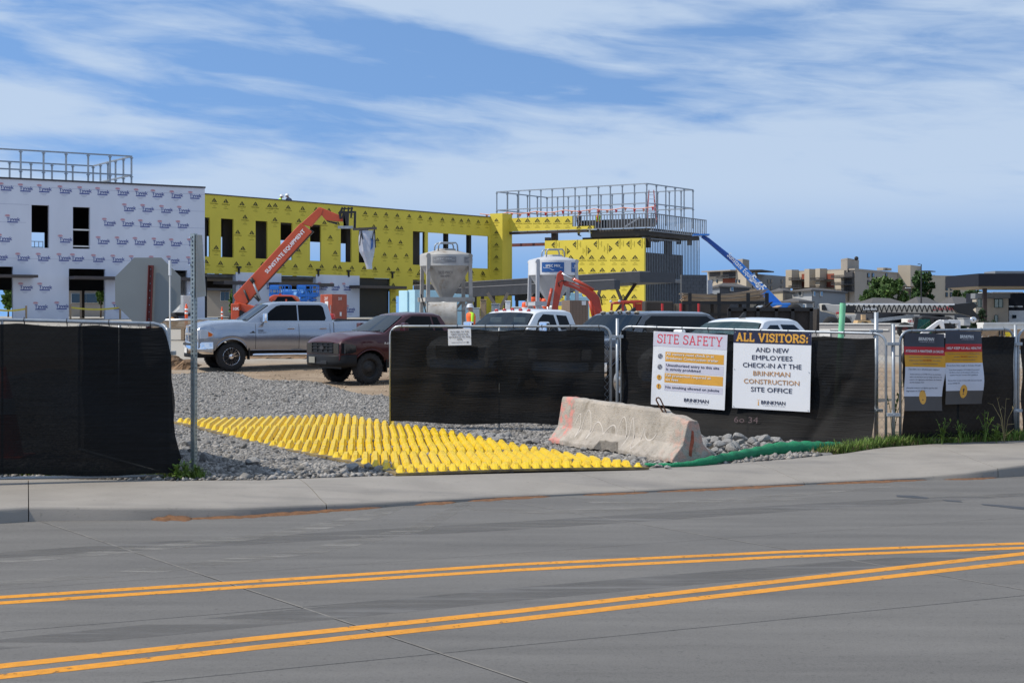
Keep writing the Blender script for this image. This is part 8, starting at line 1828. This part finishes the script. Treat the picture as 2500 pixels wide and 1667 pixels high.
# ------------------------------------------------------------------ people
def person(label, loc, h, rot, pose, vest, hat, trousers=None, shirt=None):
    t = thing('person', label, 'person', loc, rot, None); k = h/1.75
    J = {'pel':(0,0,.95),'spi':(.0,.0,1.12),'che':(.02,0,1.32),'nec':(.03,0,1.48),'hea':(.05,0,1.60),'top':(.05,0,1.72)}
    for s, n in ((1,'L'),(-1,'R')):
        J.update({'hip'+n:(0,s*.10,.92),'kne'+n:(.03,s*.12,.50),'ank'+n:(0,s*.13,.09),'toe'+n:(.16,s*.14,.04),'sho'+n:(.02,s*.19,1.42),'elb'+n:(.05,s*.25,1.13),'wri'+n:(.16,s*.23,.92),'han'+n:(.20,s*.22,.83)})
    J.update(pose)
    rad = {'pel':.14,'spi':.13,'che':.145,'nec':.06,'hea':.095,'top':.055}
    for n in 'LR': rad.update({'hip'+n:.095,'kne'+n:.062,'ank'+n:.045,'toe'+n:.04,'sho'+n:.068,'elb'+n:.048,'wri'+n:.034,'han'+n:.04})
    E = [('pel','spi'),('spi','che'),('che','nec'),('nec','hea'),('hea','top')]
    for n in 'LR': E += [('pel','hip'+n),('hip'+n,'kne'+n),('kne'+n,'ank'+n),('ank'+n,'toe'+n),('che','sho'+n),('sho'+n,'elb'+n),('elb'+n,'wri'+n),('wri'+n,'han'+n)]
    ks = list(J); ix = {a: i for i, a in enumerate(ks)}
    me = bpy.data.meshes.new('body'); me.from_pydata([tuple(c*k for c in J[a]) for a in ks], [(ix[a], ix[b]) for a, b in E], []); o = bpy.data.objects.new('body', me); COL.objects.link(o); o.parent = t
    sk = o.modifiers.new('skin', 'SKIN'); 
    for a in ks: v = me.skin_vertices[0].data[ix[a]]; v.radius = (rad[a]*k, rad[a]*k); v.use_root = (a == 'pel')
    o.modifiers.new('sub', 'SUBSURF').render_levels = 1
    bpy.context.view_layer.update(); m2 = bpy.data.meshes.new_from_object(o.evaluated_get(bpy.context.evaluated_depsgraph_get())); o.modifiers.clear(); o.data = m2
    for m in (shirt or K['denim'], K['skin'], trousers or K['denim'], K['rubber']): m2.materials.append(m)
    hz_ = J['nec'][2]*k; pz = J['pel'][2]*k
    for pl in m2.polygons:
        c = pl.center; d_h = (Vector(c)-Vector(J['hea'])*k).length
        pl.material_index = 1 if d_h < .15*k else (2 if c.z < pz else 0)
        if c.z < .10*k: pl.material_index = 3
        for n in 'LR':
            if (Vector(c)-Vector(J['han'+n])*k).length < .075*k: pl.material_index = 1
        pl.use_smooth = True
    ch, pe, ne = Vector(J['che'])*k, Vector(J['pel'])*k, Vector(J['nec'])*k; ax = (ne-pe).normalized()
    mb = MB(); nn = 16; rows = [(pe+ax*.06*k,.185,.150),(pe+ax*.18*k,.175,.145),(ch-ax*.02*k,.195,.165),(ch+ax*.10*k,.215,.145),(ne-ax*.02*k,.12,.10)]; V = []
    for c, ry, rx_ in rows:
        for q in range(nn): a = 2*math.pi*q/nn; V.append(c+Vector((math.cos(a)*rx_*k, math.sin(a)*ry*k, 0)))
    mb.add(V, [(i*nn+q, i*nn+(q+1) % nn, (i+1)*nn+(q+1) % nn, (i+1)*nn+q) for i in range(len(rows)-1) for q in range(nn)]); mb.build('vest', vest, t, local=True, smooth=True)
    hc = Vector(J['hea'])*k; mb = MB(); mb.lathe([(.155*k,.045*k),(.125*k,.055*k),(.12*k,.10*k),(.085*k,.16*k),(.001,.18*k)], tuple(hc), 'z', 16); mb.build('hard_hat', hat, t, local=True, smooth=True)
    mb = MB(); mb.box(hc+Vector((.115*k,0,-.01*k)), (.05*k,.025*k,.045*k)); mb.build('nose', K['skin'], t, local=True, bevel=.008)
    return t
K['vesto'] = M('orange_vest', (.85,.15,.03), .7); K['hatw'] = M('white_hard_hat', (.72,.73,.76), .35); K['hatr'] = M('dark_red_hard_hat', (.22,.02,.02), .4)
pw = P(1151,0,52.5); gp_ = ground_at(1151,52.5); person('worker in an orange and lime vest walking beside the caked silo', (pw.x,pw.y,gp_), H-(743-YH)/F*52.5-gp_, R(200), {}, K['vesto'], M('grey_white_hard_hat', (.55,.57,.62), .4), shirt=K['lime'])
kneel = {'kneL':(.30,.12,.55),'ankL':(.05,.13,.30),'toeL':(-.02,.13,.22),'kneR':(.28,-.12,.28),'ankR':(-.10,-.13,.25),'toeR':(-.2,-.13,.22),'hipL':(0,.10,.58),'hipR':(0,-.10,.58),'pel':(0,0,.60),'spi':(.06,0,.78),'che':(.16,0,.97),'nec':(.24,0,1.12),'hea':(.32,0,1.22),'top':(.34,0,1.33),'shoL':(.18,.19,1.05),'shoR':(.18,-.19,1.05),'elbL':(.34,.24,.84),'elbR':(.34,-.24,.84),'wriL':(.50,.18,.70),'wriR':(.50,-.18,.70),'hanL':(.58,.15,.64),'hanR':(.58,-.15,.64)}
for i, (px_, py_, vst, lab) in enumerate(((704.5,482,'lime','worker in a lime vest crouching at the yellow roof edge, left of two'),(740,480,'denim','worker in dark clothes bending at the yellow roof edge, right of two'))):
    s_ = Wy.s_of(px_); top = Wy.z(px_, py_)+.1; q_ = Wy.p(s_, top-1.25, -1.0); person(lab, tuple(q_), 1.75, R(150 if i else 30), kneel, K[vst], K['hatw'], shirt=K[vst] if i == 0 else None)
for i, (px_, py_, vst, lab) in enumerate(((1404,514,'denim','worker in a dark red hat behind the open parapet studs'),(1451,513,'lime','worker in a lime vest behind the open parapet studs'))):
    s_ = Wr.s_of(px_); q_ = Wr.p(s_, 0, -.5); zt__ = Wr.z(px_, py_); person(lab, (q_.x,q_.y,zt__-1.75), 1.75, R(-20), {}, K[vst], K['hatr'], shirt=K['vesto'] if i else M('pale_shirt', (.45,.33,.28), .8))
# ------------------------------------------------------------------ weeds and grass
K['grass'] = leaf_mat('roadside_grass', (.12,.19,.035)); K['drygrass'] = leaf_mat('dry_grass', (.30,.24,.11))
def blades(name, label, areas, mat, seed, hmin, hmax):
    r_ = np.random.default_rng(seed); V, Fc = [], []
    for (px0, px1, pyf, spread, n) in areas:
        for _ in range(n):
            px_ = r_.uniform(px0, px1); pf = pyf(px_); b = G(px_, pf, 0); x = b.x+r_.normal(0,.03); y = b.y+abs(r_.normal(0,spread)); z = gz(x,y)-.01; h = r_.uniform(hmin,hmax)*(.4+.6*r_.random()); a = r_.uniform(0,6.28); w_ = r_.uniform(.004,.010); lx, ly = r_.normal(0,.35,2)*h
            i = len(V); ca, sa = math.cos(a)*w_, math.sin(a)*w_; V += [(x-ca,y-sa,z),(x+ca,y+sa,z),(x+lx*.4+ca*.7,y+ly*.4+sa*.7,z+h*.6),(x+lx*.4-ca*.7,y+ly*.4-sa*.7,z+h*.6),(x+lx,y+ly,z+h)]; Fc += [(i,i+1,i+2,i+3),(i+3,i+2,i+4)]
    me = bpy.data.meshes.new(name); me.from_pydata(V, [], Fc); me.materials.append(mat); o = bpy.data.objects.new(name, me); COL.objects.link(o); tag(o, label, 'grass', kind='stuff')
fr_ = lambda px_: interp([(1960,1108),(2055,1105),(2150,1090),(2300,1080),(2500,1073)], px_)
fl_ = lambda px_: interp([(-50,1160),(0,1163),(450,1170),(490,1170)], px_)
blades('grass', 'green roadside grass along the foot of the right fence', ((1995,2060,fr_,.16,350),(2050,2190,fr_,.14,2200),(2180,2520,fr_,.28,9000)), K['grass'], 1, .05, .22)
blades('grass', 'sparse green and dry grass under the left fence', ((-60,430,fl_,.10,3000),(395,490,fl_,.14,900)), K['grass'], 2, .04, .17)
blades('dry_grass', 'dry straw among the grass along the fence foot', ((-60,430,fl_,.08,900),(1980,2500,fr_,.12,1600)), K['drygrass'], 3, .05, .14)
def weed(label, px, py, D, h, seed, mat, dead=False):
    p = P(px, py, D); r_ = random.Random(seed); t = thing('weed', label, 'weed', (p.x, p.y, gz(p.x,D)), 0, 'tall weeds at the fence'); mb = MB(); lf = MB()
    for k in range(5 if not dead else 4):
        a = r_.uniform(0,6.28); lean = r_.uniform(.08,.32); pts = [Vector((0,0,0)), Vector((math.cos(a)*lean*.3*h, math.sin(a)*lean*.2*h, h*.5)), Vector((math.cos(a)*lean*h, math.sin(a)*lean*h*.5, h*r_.uniform(.8,1.0)))]; mb.tube(pts, [.006,.005,.002], 5)
        for q in range(10 if not dead else 3):
            u = r_.uniform(.12,1); b = pts[0].lerp(pts[1], u*2) if u < .5 else pts[1].lerp(pts[2], u*2-1); d_ = Vector((r_.gauss(0,1), r_.gauss(0,1), r_.gauss(.3,.5))).normalized(); l_ = r_.uniform(.06,.14)*(1.2-u*.6); s_ = d_.cross(Vector((0,0,1))).normalized()*l_*.2
            if dead: mb.tube([b, b+d_*l_*1.3], .003, 4)
            else: lf.add([b, b+d_*l_*.5+s_, b+d_*l_, b+d_*l_*.5-s_], [(0,1,2,3)])
    mb.build('stem', mat if not dead else K['drygrass'], t, local=True)
    if not dead: lf.build('leaves', mat, t, local=True)
weed('weed climbing between the fence posts left of the banners', 2179, 1080, 23.9, 1.0, 1, K['grass']); weed('leafy weed below the left health banner', 2300, 1076, 23.6, .42, 2, K['grass']); weed('leafy weed below the right health banner', 2345, 1074, 23.7, .34, 3, K['grass']); weed('bushiest green weed right of the banners', 2405, 1072, 23.9, .50, 4, K['grass']); weed('bare dry twig standing against the right sheeting', 2452, 1068, 24.0, .72, 5, K['drygrass'], True); weed('leafy weed right of the dry twig', 2432, 1072, 23.8, .30, 6, K['grass'])
weed('green weed beside the foot of the sign post', 452, 1160, 18.5, .25, 7, K['grass']); weed('small green weed left of the sign post', 430, 1165, 18.45, .20, 8, K['grass']); weed('small weed against the foot of the perforated post', 481, 1160, 18.6, .16, 9, K['grass'])
bpy.context.view_layer.update()
